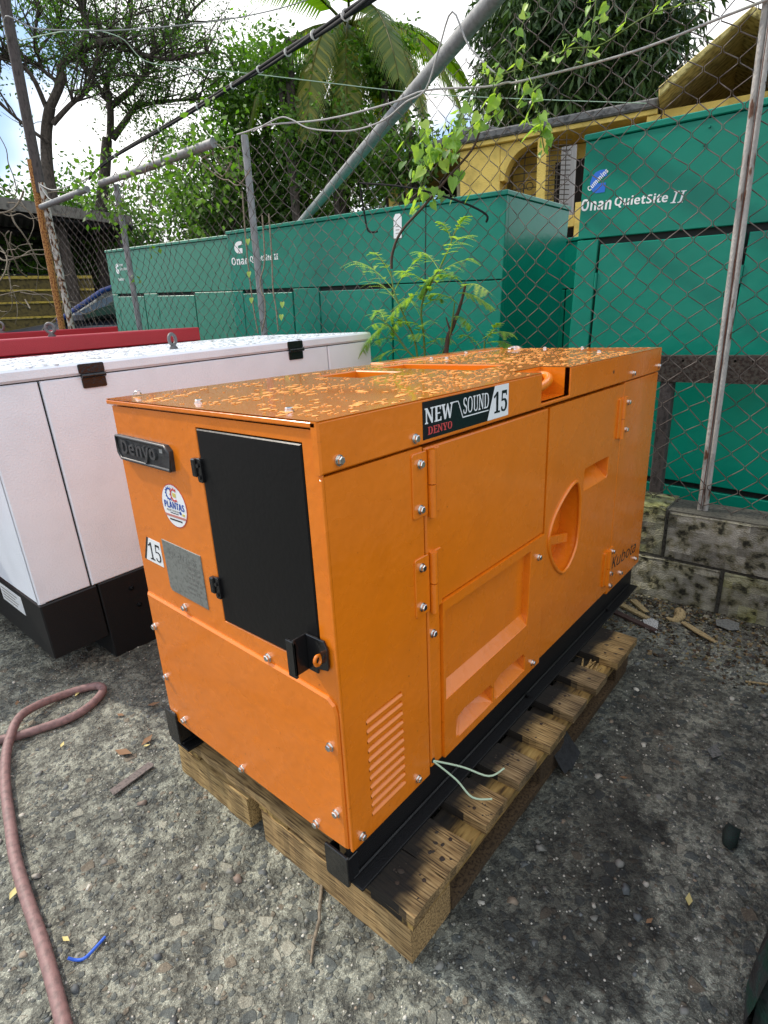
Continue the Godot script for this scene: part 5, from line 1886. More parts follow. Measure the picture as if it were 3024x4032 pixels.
# ---------------------------------------------------------------- what stands at the left beyond the fence
func left_yard() -> void:
	var t := thing("open_shed", "open shed with dark corrugated roof on posts at the left", "shed", Vector3(3.6, 0.4, -11.5))
	var o := Transform3D(Basis(), -Vector3(3.6, 0.4, -11.5))
	var b := MB.new()
	var a0 := Vector3(1.2, 2.83, -8.45)
	var a1 := Vector3(4.9, 2.92, -9.55)
	var back := Vector3(1.6, -0.28, -5.6)
	var up := Vector3(0, 1, 0)
	var n := 34
	for i in n:
		var p := a0.lerp(a1, float(i) / n)
		var q := a0.lerp(a1, float(i + 0.5) / n)
		var r := a0.lerp(a1, float(i + 1) / n)
		for s in [[p, q, -0.012, 0.012], [q, r, 0.012, -0.012]]:
			b.quad(s[0] + up * s[2], s[1] + up * s[3], s[1] + up * s[3] + back, s[0] + up * s[2] + back, Vector3.DOWN)
			b.quad(s[0] + up * (s[2] + 0.01), s[1] + up * (s[3] + 0.01), s[1] + up * (s[3] + 0.01) + back, s[0] + up * (s[2] + 0.01) + back, Vector3.UP)
	put("roof", b.mesh(), M["shed roof steel"], t, o)
	for k in 6:
		b = MB.new()
		var d := back * (0.02 + 0.19 * k)
		b.tube([a0 + d - up * 0.07, a1 + d - up * 0.07], 0.045, 4)
		put("purlin", b.mesh(), M["shed roof steel"], t, o)
	b = MB.new()
	b.quad(a0 + up * 0.09 - back * 0.006, a1 + up * 0.09 - back * 0.006, a1 - up * 0.06 - back * 0.006, a0 - up * 0.06 - back * 0.006, -back)
	b.quad(a0 + up * 0.09 - back * 0.001, a1 + up * 0.09 - back * 0.001, a1 - up * 0.06 - back * 0.001, a0 - up * 0.06 - back * 0.001, back)
	b.quad(a0 + up * 0.09 - back * 0.006, a1 + up * 0.09 - back * 0.006, a1 + up * 0.09 - back * 0.001, a0 + up * 0.09 - back * 0.001, Vector3.UP)
	put("fascia", b.mesh(), M["shed fascia"], t, o)
	for p in [a0 + back * 0.05, a1 + back * 0.05 + Vector3(-0.2, 0, 0), a0 + back * 0.95, a1 + back * 0.95, a0.lerp(a1, 0.62) + back * 0.95]:
		b = MB.new()
		b.tube([Vector3(p.x, 0.2, p.z), Vector3(p.x, p.y - 0.08, p.z)], 0.05, 8)
		put("post", b.mesh(), M["dark pole"], t, o)
	# the rack under it
	t = thing("yellow_rack", "yellow steel frame with olive side boards under the open shed", "rack", Vector3(3.0, 0.3, -9.9))
	t.rotation.y = -0.35
	for q in [[1.71, 0.045, "rail"], [1.53, 0.03, "rail"], [1.35, 0.03, "rail"], [1.13, 0.03, "rail"]]:
		b = MB.new()
		b.box(Vector3(-0.9, q[0], 0.0), Vector3(1.1, q[0] + q[1], 0.05), 0.004)
		put("rail", b.mesh(), M["rack yellow"], t)
	for q in [[1.562, 1.708], [1.382, 1.528], [1.162, 1.348], [0.9, 1.128]]:
		b = MB.new()
		b.box(Vector3(-0.9, q[0], -0.02), Vector3(1.1, q[1], 0.012), 0.003)
		put("side_board", b.mesh(), M["rack olive"], t)
	for x in [-0.42, 0.62]:
		b = MB.new()
		b.box(Vector3(x, 0.0, 0.051), Vector3(x + 0.03, 1.75, 0.08), 0.004)
		put("upright", b.mesh(), M["rack yellow"], t)
	b = MB.new()
	for k in 9:
		var x := -0.6 + 0.16 * k
		b.tube([Vector3(x, 1.76 + 0.02 * (k % 3), -0.2), Vector3(x + 0.12, 1.78, -0.22)], 0.03, 6)
	tag(put("dark_scrap", b.mesh(), M["black rag"], self, t.transform), "dark scrap lying along the top of the yellow rack", "scrap")
	# wall far behind, sunlit
	t = thing("far_cream_house", "cream house wall in the sun far beyond the open shed", "house", Vector3(6.5, 0.4, -19.0))
	t.rotation.y = -0.6
	b = MB.new()
	b.box(Vector3(-7, 0, -2.0), Vector3(3.5, 3.0, 0.0), 0.02)
	put("wall", b.mesh(), M["far cream wall"], t)
	for x in [-3.0, -1.0, 1.1]:
		b = MB.new()
		b.box(Vector3(x, 1.4, 0.0), Vector3(x + 0.7, 2.5, 0.03), 0.01)
		put("window", b.mesh(), M["car glass"], t)
	b = MB.new()
	b.box(Vector3(-7.2, 3.003, -2.2), Vector3(3.7, 3.15, 0.25), 0.02)
	put("roof", b.mesh(), M["shed fascia"], t)
	dark_car()
	# bare stems of a dried creeper in front of the shed
	var dv := thing("dried_creeper", "tangle of bare grey creeper stems hanging at the left end of the fence", "creeper", Vector3(1.9, 0.4, -6.2))
	for k in 26:
		b = MB.new()
		var p := Vector3(rnd.randf_range(1.55, 2.1), rnd.randf_range(1.5, 2.75), rnd.randf_range(-6.9, -5.65))
		var d := Vector3(rnd.randf_range(-0.3, 0.3), rnd.randf_range(-1.0, 0.3), rnd.randf_range(-1, 1)).normalized()
		var pts := [p]
		for i in 9:
			d = (d + Vector3(rnd.randf_range(-0.5, 0.5), rnd.randf_range(-0.55, 0.5), rnd.randf_range(-0.6, 0.6))).normalized()
			p += d * rnd.randf_range(0.08, 0.16)
			p.x = clampf(p.x, 1.5, 2.3)
			pts.append(p)
		b.tube(curve3(pts, 3), taper(28, rnd.randf_range(0.005, 0.010), 0.002), 5)
		put("stem", b.mesh(), M["dry stem"], dv, Transform3D(Basis(), Vector3(-1.9, -0.4, 6.2)))


func dark_car() -> void:
	# a car seen from its side and front through the fence: nose to the left
	var t := thing("dark_blue_car", "dark blue car parked beyond the left end of the fence, nose to the left", "car", Vector3(3.3, 0.18, -7.55))
	t.rotation.y = -0.36
	var secs := [[-2.05, 0.35, 0.62, 0.60], [-1.95, 0.25, 0.86, 0.74], [-1.6, 0.22, 1.0, 0.80], [-0.95, 0.22, 1.10, 0.82], [-0.55, 0.22, 1.16, 0.83], [1.3, 0.22, 1.14, 0.83], [1.9, 0.25, 1.08, 0.78], [2.1, 0.4, 0.95, 0.66]]
	var b := MB.new()
	loft(b, secs)
	put("body", b.mesh(), M["car paint"], t)
	b = MB.new()
	loft(b, [[-0.62, 1.10, 1.16, 0.74], [-0.1, 1.12, 1.46, 0.68], [0.1, 1.12, 1.52, 0.66], [1.0, 1.12, 1.52, 0.65], [1.35, 1.10, 1.42, 0.66], [1.75, 1.08, 1.12, 0.72]])
	put("windows", b.mesh(), M["car glass"], t)
	b = MB.new()
	for s in [-1.0, 1.0]:
		b.tube([Vector3(-0.66, 1.13, 0.76 * s), Vector3(-0.1, 1.47, 0.68 * s), Vector3(0.1, 1.535, 0.66 * s), Vector3(1.0, 1.535, 0.66 * s), Vector3(1.38, 1.43, 0.67 * s), Vector3(1.78, 1.12, 0.74 * s)], 0.035, 6)
		b.tube([Vector3(0.45, 1.12, 0.77 * s), Vector3(0.42, 1.53, 0.67 * s)], 0.03, 6)
	b.box(Vector3(0.05, 1.52, -0.66), Vector3(1.05, 1.56, 0.66), 0.02)
	put("roof_frame", b.mesh(), M["car blue"], t)
	for s in [-1.0, 1.0]:
		for x in [-1.35, 1.35]:
			b = MB.new()
			b.tube([Vector3(x, 0.31, 0.62 * s), Vector3(x, 0.31, 0.80 * s), Vector3(x, 0.31, 0.84 * s)], [0.31, 0.31, 0.27], 20)
			var wh := put("wheel", b.mesh(), M["tyre"], t)
			b = MB.new()
			b.tube([Vector3(x, 0.31, 0.80 * s), Vector3(x, 0.31, 0.845 * s)], 0.19, 12)
			put("rim", b.mesh(), M["galvanised"], wh)
		b = MB.new()
		b.box(Vector3(-2.02, 0.66, 0.42 * s - 0.16), Vector3(-1.86, 0.82, 0.42 * s + 0.24), 0.05)
		put("headlight", b.mesh(), M["headlamp"], t)
		b = MB.new()
		b.box(Vector3(-0.5, 1.10, 0.80 * s - 0.02), Vector3(-0.36, 1.22, 0.80 * s + 0.16 * s), 0.03)
		put("wing_mirror", b.mesh(), M["car paint"], t)


func loft(b: MB, secs: Array) -> void:
	var prev := []
	for i in secs.size():
		var s: Array = secs[i]
		var ring := []
		for k in 16:
			var a := TAU * k / 16
			var cx := signf(cos(a)) * pow(absf(cos(a)), 0.5)
			var cy := signf(sin(a)) * pow(absf(sin(a)), 0.6)
			ring.append(Vector3(s[0], (s[1] + s[2]) / 2 + cy * (s[2] - s[1]) / 2, cx * s[3]))
		if i > 0:
			for k in 16:
				var k2 := (k + 1) % 16
				var m: Vector3 = (prev[k] + ring[k2]) / 2.0
				b.quad(prev[k], prev[k2], ring[k2], ring[k], Vector3(0, m.y - (s[1] + s[2]) / 2, m.z))
		if i == 0 or i == secs.size() - 1:
			for k in range(1, 15):
				b.tri(ring[0], ring[k], ring[k + 1], Vector3(-1 if i == 0 else 1, 0, 0))
		prev = ring


# ---------------------------------------------------------------- trees
func leaf_cluster(n: int, l: float, w: float, spread: float, droop: float, s: int) -> ArrayMesh:
	# a spray of n leaves, each folded a little along its midrib
	var g := RandomNumberGenerator.new()
	g.seed = s
	var b := MB.new()
	for i in n:
		var c := Vector3(g.randf_range(-1, 1), g.randf_range(-0.8, 0.8), g.randf_range(-1, 1)) * spread
		var d := (c.normalized() * 0.6 + Vector3(g.randf_range(-1, 1), g.randf_range(-0.5, 0.5), g.randf_range(-1, 1)) * 0.8 + Vector3.DOWN * droop).normalized()
		leaf_blade(b, c, d, Vector3(g.randf_range(-0.5, 0.5), 1, g.randf_range(-0.5, 0.5)), l * g.randf_range(0.7, 1.2), w * g.randf_range(0.8, 1.15))
	return b.mesh()


func leaf_blade(b: MB, c: Vector3, d: Vector3, up: Vector3, l: float, w: float) -> void:
	var sd := d.cross(up).normalized()
	var nn := sd.cross(d).normalized()
	var m := c + d * l * 0.45
	var tip := c + d * l - nn * l * 0.10
	for s in [-1.0, 1.0]:
		var e: Vector3 = m + sd * s * w * 0.5 - nn * w * 0.14
		var n2: Vector3 = (nn - sd * s * 0.25).normalized()
		b.smooth_tri(c, e, m, n2, n2, nn)
		b.smooth_tri(m, e, tip, nn, n2, nn)


func tree(called: String, label: String, cat: String, base: Vector3, limbs: Array, bark: Material, group := "") -> Node3D:
	var t := thing(called, label, cat, base, group)
	var b := MB.new()
	for l in limbs:
		var pts: Array = curve3(l[0], 4)
		b.tube(pts, taper(pts.size(), l[1], l[2]), 7)
	put("trunk", b.mesh(), bark, t, Transform3D(Basis(), -base))
	return t


func twigs(t: Node3D, limbs: Array, count: int, length: float, seedn: int, m: Material) -> Array:
	# fine branches off the limbs; gives back their ends
	var g := RandomNumberGenerator.new()
	g.seed = seedn
	var b := MB.new()
	var tips := []
	for i in count:
		var l: Array = limbs[g.randi() % limbs.size()]
		var pts: Array = l[0]
		var k := g.randi_range(mini(1, pts.size() - 2), pts.size() - 2)
		var f := g.randf()
		var p: Vector3 = pts[k].lerp(pts[k + 1], f)
		var d: Vector3 = (Vector3(g.randf_range(-1, 1), g.randf_range(-0.3, 0.9), g.randf_range(-1, 1)) + (pts[k + 1] - pts[k]).normalized() * 0.5).normalized()
		var q := [p]
		var n := 5
		var ll := length * g.randf_range(0.5, 1.3)
		for j in n:
			d = (d + Vector3(g.randf_range(-0.4, 0.4), g.randf_range(-0.3, 0.35), g.randf_range(-0.4, 0.4))).normalized()
			p += d * ll / n
			q.append(p)
			if j >= 1:
				tips.append(p)
			if j >= 1 and g.randf() < 0.7:
				var d2: Vector3 = (d + Vector3(g.randf_range(-0.9, 0.9), g.randf_range(-0.6, 0.7), g.randf_range(-0.9, 0.9))).normalized()
				var e: Vector3 = p + d2 * ll * 0.25
				var e2: Vector3 = e + (d2 + Vector3(g.randf_range(-0.5, 0.5), g.randf_range(-0.5, 0.3), g.randf_range(-0.5, 0.5))).normalized() * ll * 0.2
				b.tube([p, e, e2], [0.007, 0.005, 0.0025], 3, false)
				tips.append(e)
				tips.append(e2)
		b.tube(q, taper(6, 0.016, 0.004), 4, false)
	put("branches", b.mesh(), m, t, Transform3D(Basis(), -t.position))
	return tips


func crown(t: Node3D, mesh: Mesh, m: Material, spots: Array, n_each: int, jitter: float, dark: Color, light: Color, s: Vector2, seedn: int, upright := 0.0) -> void:
	var g := RandomNumberGenerator.new()
	g.seed = seedn
	var cn := noise(0.8, 2, FastNoiseLite.TYPE_SIMPLEX, seedn)
	var xf := []
	for p in spots:
		for k in n_each:
			var q: Vector3 = p + Vector3(g.randfn(0, 1), g.randfn(0, 0.8), g.randfn(0, 1)) * jitter
			var bs := Basis(Vector3.UP, g.randf() * TAU)
			if upright < 1.0:
				bs = bs * Basis(Vector3(g.randf_range(-1, 1), 0.1, g.randf_range(-1, 1)).normalized(), g.randf() * (1.0 - upright) * 2.0)
			var f := clampf(0.45 + 0.6 * cn.get_noise_3dv(q) + g.randf_range(-0.3, 0.3), 0.0, 1.0)
			xf.append([Transform3D(bs.scaled(Vector3.ONE * g.randf_range(s.x, s.y)), q - t.position), dark.lerp(light, f)])
	stuff(many("crown", mesh, m, xf, t))


func blob(c: Vector3, r: Vector3, n: int, seedn: int, hollow := 0.55) -> Array:
	# places in an uneven crown: fuller towards its skin, with gaps
	var g := RandomNumberGenerator.new()
	g.seed = seedn
	var cn := noise(0.55, 3, FastNoiseLite.TYPE_SIMPLEX, seedn)
	var out := []
	var tries := 0
	while out.size() < n and tries < n * 12:
		tries += 1
		var d := Vector3(g.randfn(0, 1), g.randfn(0, 1), g.randfn(0, 1)).normalized()
		var k := lerpf(hollow, 1.0, g.randf()) * (1.0 + 0.45 * cn.get_noise_3dv(d * 2.5 + c))
		var p := c + d * r * k
		if cn.get_noise_3dv(p * 1.5) < -0.10:
			continue
		out.append(p)
	return out


func at(c: Vector3, base_y: float) -> Vector3:
	return Vector3(c.x, base_y, c.z)


func trees() -> void:
	var V := func(a: Array) -> Array:
		var out := []
		var i := 0
		for q in a:
			out.append(Vector3(q[0], q[1], q[2]) + Vector3(0.0, 0.0, 0.12 * sin(i * 1.7)))
			i += 1
		return out
	var fine := leaf_cluster(12, 0.060, 0.026, 0.10, 0.2, 5)
	var broad := leaf_cluster(14, 0.12, 0.06, 0.20, 0.35, 6)
	var mango := leaf_cluster(15, 0.27, 0.055, 0.15, 0.85, 7)
	# the two spreading trees at the left
	var L := [
		[V.call([[3.66, 0.5, -9.6], [3.68, 2.0, -9.6], [3.70, 3.25, -9.58], [3.80, 3.97, -9.53], [3.87, 4.36, -9.50]]), 0.10, 0.075],
		[V.call([[3.87, 4.33, -9.50], [3.98, 4.64, -9.45], [3.91, 4.84, -9.48], [3.91, 5.21, -9.48], [3.98, 5.67, -9.45], [4.1, 6.5, -9.6]]), 0.035, 0.012],
		[V.call([[3.87, 4.33, -9.50], [4.04, 4.67, -9.42], [4.12, 4.89, -9.38], [4.29, 5.06, -9.30], [4.58, 5.22, -9.16], [4.88, 5.27, -8.99], [5.09, 5.20, -8.87], [5.35, 5.14, -8.71], [5.53, 5.10, -8.60], [5.78, 5.19, -8.42], [6.1, 5.3, -8.3]]), 0.065, 0.015],
		[V.call([[3.88, 4.15, -9.49], [4.10, 4.39, -9.39], [4.40, 4.63, -9.25], [4.56, 4.88, -9.17], [4.7, 5.4, -9.2]]), 0.04, 0.012],
		[V.call([[3.84, 4.36, -9.51], [3.69, 4.72, -9.57], [3.52, 4.94, -9.64], [3.46, 5.11, -9.67], [3.2, 5.6, -9.8]]), 0.038, 0.012],
		[V.call([[4.29, 5.06, -9.30], [4.44, 5.28, -9.23], [4.53, 5.57, -9.18], [4.58, 5.76, -9.16], [4.7, 6.4, -9.1]]), 0.05, 0.02],
		[V.call([[3.78, 3.9, -9.53], [3.5, 4.1, -9.7], [3.2, 4.5, -9.8], [2.9, 5.0, -9.9]]), 0.028, 0.010]]
	var t := tree("spreading_tree", "spreading tree with sparse leaves and a forked dark trunk, leftmost behind the fence", "tree", Vector3(3.66, 0.4, -9.6), L, M["bark"])
	var tips := twigs(t, L.slice(1), 200, 0.85, 201, M["bark"])
	crown(t, fine, M["leaf"], thin(tips, 0.32, 1), 1, 0.09, Color(0.04, 0.085, 0.022), Color(0.14, 0.26, 0.045), Vector2(0.7, 1.3), 211)
	L = [
		[V.call([[4.78, 0.5, -10.8], [4.80, 2.69, -10.72], [5.12, 3.93, -10.56], [5.26, 4.42, -10.49]]), 0.115, 0.085],
		[V.call([[5.26, 4.40, -10.49], [5.29, 4.83, -10.48], [5.37, 5.33, -10.43], [5.64, 5.73, -10.28], [5.77, 6.13, -10.21], [5.84, 6.46, -10.17], [6.0, 7.2, -10.1]]), 0.065, 0.02],
		[V.call([[5.28, 4.84, -10.47], [5.66, 5.16, -10.27], [5.94, 5.45, -10.11], [6.17, 5.84, -9.97], [6.44, 6.13, -9.79], [6.8, 6.5, -9.6]]), 0.055, 0.018],
		[V.call([[5.29, 4.40, -10.47], [5.48, 4.66, -10.38], [5.73, 4.91, -10.23], [6.19, 5.05, -9.95], [6.7, 5.1, -9.7]]), 0.062, 0.018],
		[V.call([[5.28, 5.0, -10.47], [5.14, 5.22, -10.55], [4.95, 5.59, -10.65], [4.85, 5.91, -10.70], [4.84, 6.12, -10.70], [4.8, 6.7, -10.7]]), 0.038, 0.012]]
	t = tree("spreading_tree", "second spreading tree, its pale trunk forking lower, right of the leftmost tree", "tree", Vector3(4.78, 0.4, -10.8), L, M["bark"])
	tips = twigs(t, L.slice(1), 190, 0.95, 202, M["bark"])
	tips.append_array(blob(Vector3(6.2, 4.55, -10.0), Vector3(1.25, 0.7, 0.9), 520, 231, 0.3))
	crown(t, fine, M["leaf"], thin(tips, 0.45, 2), 1, 0.12, Color(0.045, 0.095, 0.022), Color(0.17, 0.30, 0.05), Vector2(0.7, 1.35), 212)
	# leafy trees that fill the middle; each with its own crown and trunk
	var i := 0
	for q in [
		[Vector3(4.9, 2.9, -11.4), Vector3(1.9, 1.1, 1.2), 520, "low bushy tree filling the gap behind the left fence rail", 0.25],
		[Vector3(7.4, 3.5, -10.3), Vector3(1.35, 1.35, 1.2), 620, "bushy green tree behind the galvanised fence rail", 0.5],
		[Vector3(8.3, 3.5, -9.2), Vector3(1.15, 1.5, 1.0), 520, "bushy tree left of the coconut palm's trunk", 0.55],
		[Vector3(7.9, 5.25, -9.6), Vector3(0.95, 1.25, 0.9), 420, "slender leafy tree rising against the sky left of the palm crown", 0.75],
		[Vector3(7.3, 3.9, -7.0), Vector3(0.85, 1.0, 0.7), 330, "leafy tree standing in front of the coconut palm's trunk", 0.7],
		[Vector3(6.8, 5.1, -7.55), Vector3(0.5, 0.35, 0.4), 60, "light leafy tree top reaching in front of the palm fronds", 0.85],
		[Vector3(8.0, 5.0, -6.45), Vector3(0.6, 0.5, 0.5), 90, "leafy tree between the palm crown and the leaning pole", 0.6],
		[Vector3(7.5, 3.45, -5.65), Vector3(0.45, 0.55, 0.5), 120, "leafy branches covering the left end of the yellow building", 0.5],
		[Vector3(9.6, 3.4, -7.4), Vector3(0.9, 1.1, 0.8), 340, "dark leafy tree between the palm and the yellow building", 0.25],
		[Vector3(9.5, 2.9, -10.8), Vector3(2.2, 1.6, 1.6), 620, "dark tree filling the background behind the palm", 0.1],
		[Vector3(6.6, 2.4, -14.0), Vector3(2.4, 1.6, 1.8), 520, "far dark tree low behind the second spreading tree", 0.1],
		[Vector3(1.5, 3.6, -12.5), Vector3(1.8, 1.1, 1.4), 380, "leafy tree at the far left edge above the shed roof", 0.35]]:
		var c: Vector3 = q[0]
		var base := at(c, 0.5)
		var limbs := [[[base, at(c, c.y * 0.45), c + Vector3(0.1, -0.1, 0.1)], 0.10, 0.05]]
		for k in 5:
			var d: Vector3 = Vector3(rnd.randf_range(-0.7, 0.7), rnd.randf_range(0.0, 0.8), rnd.randf_range(-0.7, 0.7)) * q[1]
			limbs.append([[at(c, c.y * 0.55), c + d * 0.5, c + d], 0.045, 0.015])
		t = tree("leafy_tree", q[3], "tree", base, limbs, M["bark"], "trees beyond the fence")
		var k: float = q[4]
		crown(t, broad, M["leaf"], blob(c, q[1], int(q[2] * 0.8), 300 + i, 0.35), 2, 0.16, Color(0.05, 0.115, 0.024), Color(0.10, 0.20, 0.035).lerp(Color(0.27, 0.45, 0.07), k), Vector2(0.6, 1.15), 320 + i)
		i += 1
	# mango tree behind the yellow building
	var mc := Vector3(13.0, 6.2, -5.4)
	var ml := [[[at(mc, 0.5), at(mc, 3.0), mc], 0.3, 0.15]]
	for k in 9:
		var a := TAU * k / 9
		ml.append([[at(mc, 3.2), mc + Vector3(cos(a) * 0.9, -0.6, sin(a) * 0.9), mc + Vector3(cos(a) * 1.7, rnd.randf_range(-0.8, 1.0), sin(a) * 1.7)], 0.09, 0.03])
	t = tree("mango_tree", "tall dark mango tree with long drooping leaves behind the yellow building", "tree", at(mc, 0.4), ml, M["bark"])
	crown(t, mango, M["glossy leaf"], blob(mc, Vector3(2.0, 2.1, 2.05), 1500, 401, 0.5), 2, 0.15, Color(0.028, 0.062, 0.02), Color(0.085, 0.15, 0.04), Vector2(0.75, 1.3), 402, 0.6)
	palm()
	# hedge of far trees, one mass
	t = thing("far_trees", "far dark belt of trees closing the view", "trees", Vector3(14, 0.4, -16))
	stuff(t)
	var spots := []
	for k in 7:
		spots.append_array(blob(Vector3(10.0 + 1.6 * k, 1.9 + 0.5 * (k % 2), -19.0 + 2.6 * k), Vector3(1.9, 1.5, 1.8), 170, 500 + k, 0.4))
	crown(t, broad, M["leaf"], spots, 2, 0.2, Color(0.03, 0.07, 0.02), Color(0.07, 0.14, 0.03), Vector2(1.2, 2.0), 520)


func thin(a: Array, keep: float, s: int) -> Array:
	var g := RandomNumberGenerator.new()
	g.seed = s
	var out := []
	for p in a:
		if g.randf() < keep:
			out.append(p)
	return out


func palm() -> void:
	var c := Vector3(8.36, 6.0, -7.47)
	var t := tree("coconut_palm", "coconut palm with hanging yellowing fronds above the middle green generator", "palm tree", Vector3(8.10, 0.5, -7.76), [[[Vector3(8.10, 0.4, -7.76), Vector3(8.13, 2.2, -7.73), Vector3(8.24, 4.2, -7.6), c], 0.105, 0.085]], M["palm bark"])
	# [yaw, rise at the root, length, droop, yellow share]; yaw 0 looks to the left along the fence, 90 towards us
	var k := 0
	for f in [[0, 0.5, 2.6, 1.5, 0.1], [15, -0.1, 2.2, 2.4, 0.3], [38, 0.3, 2.7, 2.2, 0.35], [62, -0.15, 2.6, 2.2, 0.6], [84, 0.1, 2.9, 2.3, 0.55], [104, -0.1, 2.6, 2.3, 0.45], [128, 0.35, 2.8, 1.9, 0.3], [150, 0.15, 2.7, 2.1, 0.5], [170, -0.2, 2.3, 2.5, 0.7], [195, 0.3, 2.6, 2.0, 0.4], [230, 0.6, 2.6, 1.4, 0.1], [270, 0.9, 2.6, 1.2, 0.1], [315, 0.7, 2.6, 1.3, 0.1], [345, 0.1, 2.6, 2.1, 0.35], [55, 0.9, 2.5, 1.2, 0.1], [110, 1.0, 2.4, 1.1, 0.05], [25, -0.8, 2.6, 2.6, 0.9], [95, -0.9, 2.7, 2.6, 0.8], [160, -0.9, 2.7, 2.7, 0.95]]:
		var a := deg_to_rad(f[0])
		var out := Vector3(-sin(a) * 0.8 + cos(a) * -0.25, 0, -cos(a) * 0.9 + sin(a) * 0.35).normalized()
		put("frond", frond(out, f[1] - 0.1, f[2] * 1.08, f[3] * 1.1, f[4], 600 + k), M["palm leaf"], t, Transform3D(Basis(), c - t.position + out * 0.08))
		k += 1
	for q in [Vector3(-0.15, -0.25, -0.35), Vector3(-0.28, -0.30, -0.22), Vector3(-0.2, -0.42, -0.28), Vector3(-0.1, -0.3, 0.3)]:
		var b := MB.new()
		b.tube([q + Vector3(0, 0.13, 0), q + Vector3(0, 0.10, 0), q + Vector3(0, 0.03, 0), q + Vector3(0, -0.05, 0), q + Vector3(0, -0.11, 0), q + Vector3(0, -0.13, 0)], [0.02, 0.075, 0.11, 0.11, 0.06, 0.01], 10)
		put("coconut", b.mesh(), M["green stem"], t, Transform3D(Basis(), c - t.position))


func frond(out: Vector3, rise: float, l: float, droop: float, yellow: float, s: int) -> ArrayMesh:
	var g := RandomNumberGenerator.new()
	g.seed = s
	var b := MB.new()
	var pts := []
	var n := 16
	var p := Vector3()
	var d: Vector3 = (out + Vector3.UP * rise).normalized()
	for i in n:
		pts.append(p)
		d = (d + Vector3.DOWN * droop / n * 0.95).normalized()
		p += d * l / n
	b.col = Color(0.11, 0.15, 0.03).lerp(Color(0.34, 0.26, 0.04), yellow)
	b.tube(pts, taper(n, 0.028, 0.006), 5)
	var per := 4
	for i in range(2, n - 1):
		for j in per:
			var f := (i + float(j) / per)
			var q: Vector3 = pts[i].lerp(pts[i + 1], float(j) / per)
			var dir: Vector3 = (pts[i + 1] - pts[i]).normalized()
			var sd := dir.cross(Vector3.UP).normalized()
			var ln := 0.62 * sin(PI * clampf(f / n * 0.9 + 0.08, 0.0, 1.0)) + 0.06
			for sgn in [-1.0, 1.0]:
				var yl := clampf(yellow + g.randf_range(-0.35, 0.35), 0.0, 1.0)
				b.col = Color(0.13, 0.21, 0.045).lerp(Color(0.60, 0.50, 0.09), yl * yl)
				var e: Vector3 = (sd * sgn * 0.75 + dir * 0.55 + Vector3.DOWN * 0.25).normalized()
				var m1: Vector3 = q + e * ln * 0.5
				var m2: Vector3 = m1 + (e + Vector3.DOWN * (0.7 + g.randf() * 0.5)).normalized() * ln * 0.5
				var w := dir * 0.026
				var nn := e.cross(dir).normalized()
				b.smooth_tri(q - w, q + w, m1 + w * 0.8, nn, nn, nn)
				b.smooth_tri(q - w, m1 + w * 0.8, m1 - w * 0.8, nn, nn, nn)
				b.smooth_tri(m1 - w * 0.8, m1 + w * 0.8, m2, nn, nn, nn)
	return b.mesh()


# ---------------------------------------------------------------- vines and the seedling
func heart_leaf(s: float) -> ArrayMesh:
	var b := MB.new()
	var o := [Vector3(0, 0, 0), Vector3(0.30, 0.14, 0.02), Vector3(0.46, -0.12, 0.05), Vector3(0.38, -0.45, 0.03), Vector3(0.16, -0.80, -0.04), Vector3(0, -1.05, -0.12)]
	for sg in [-1.0, 1.0]:
		for i in o.size() - 1:
			var p: Vector3 = o[i] * Vector3(sg, 1, 1) * s
			var q: Vector3 = o[i + 1] * Vector3(sg, 1, 1) * s
			var mid := Vector3(0, -0.4, -0.06) * s
			b.smooth_tri(p, q, mid, Vector3(-sg * 0.3, 0, 1), Vector3(-sg * 0.3, 0, 1), Vector3(0, 0, 1))
	return b.mesh()


func leaf_part(parent: Node, mesh: Mesh, m: StandardMaterial3D, x: Transform3D) -> void:
	put("leaf", mesh, m, parent, x)


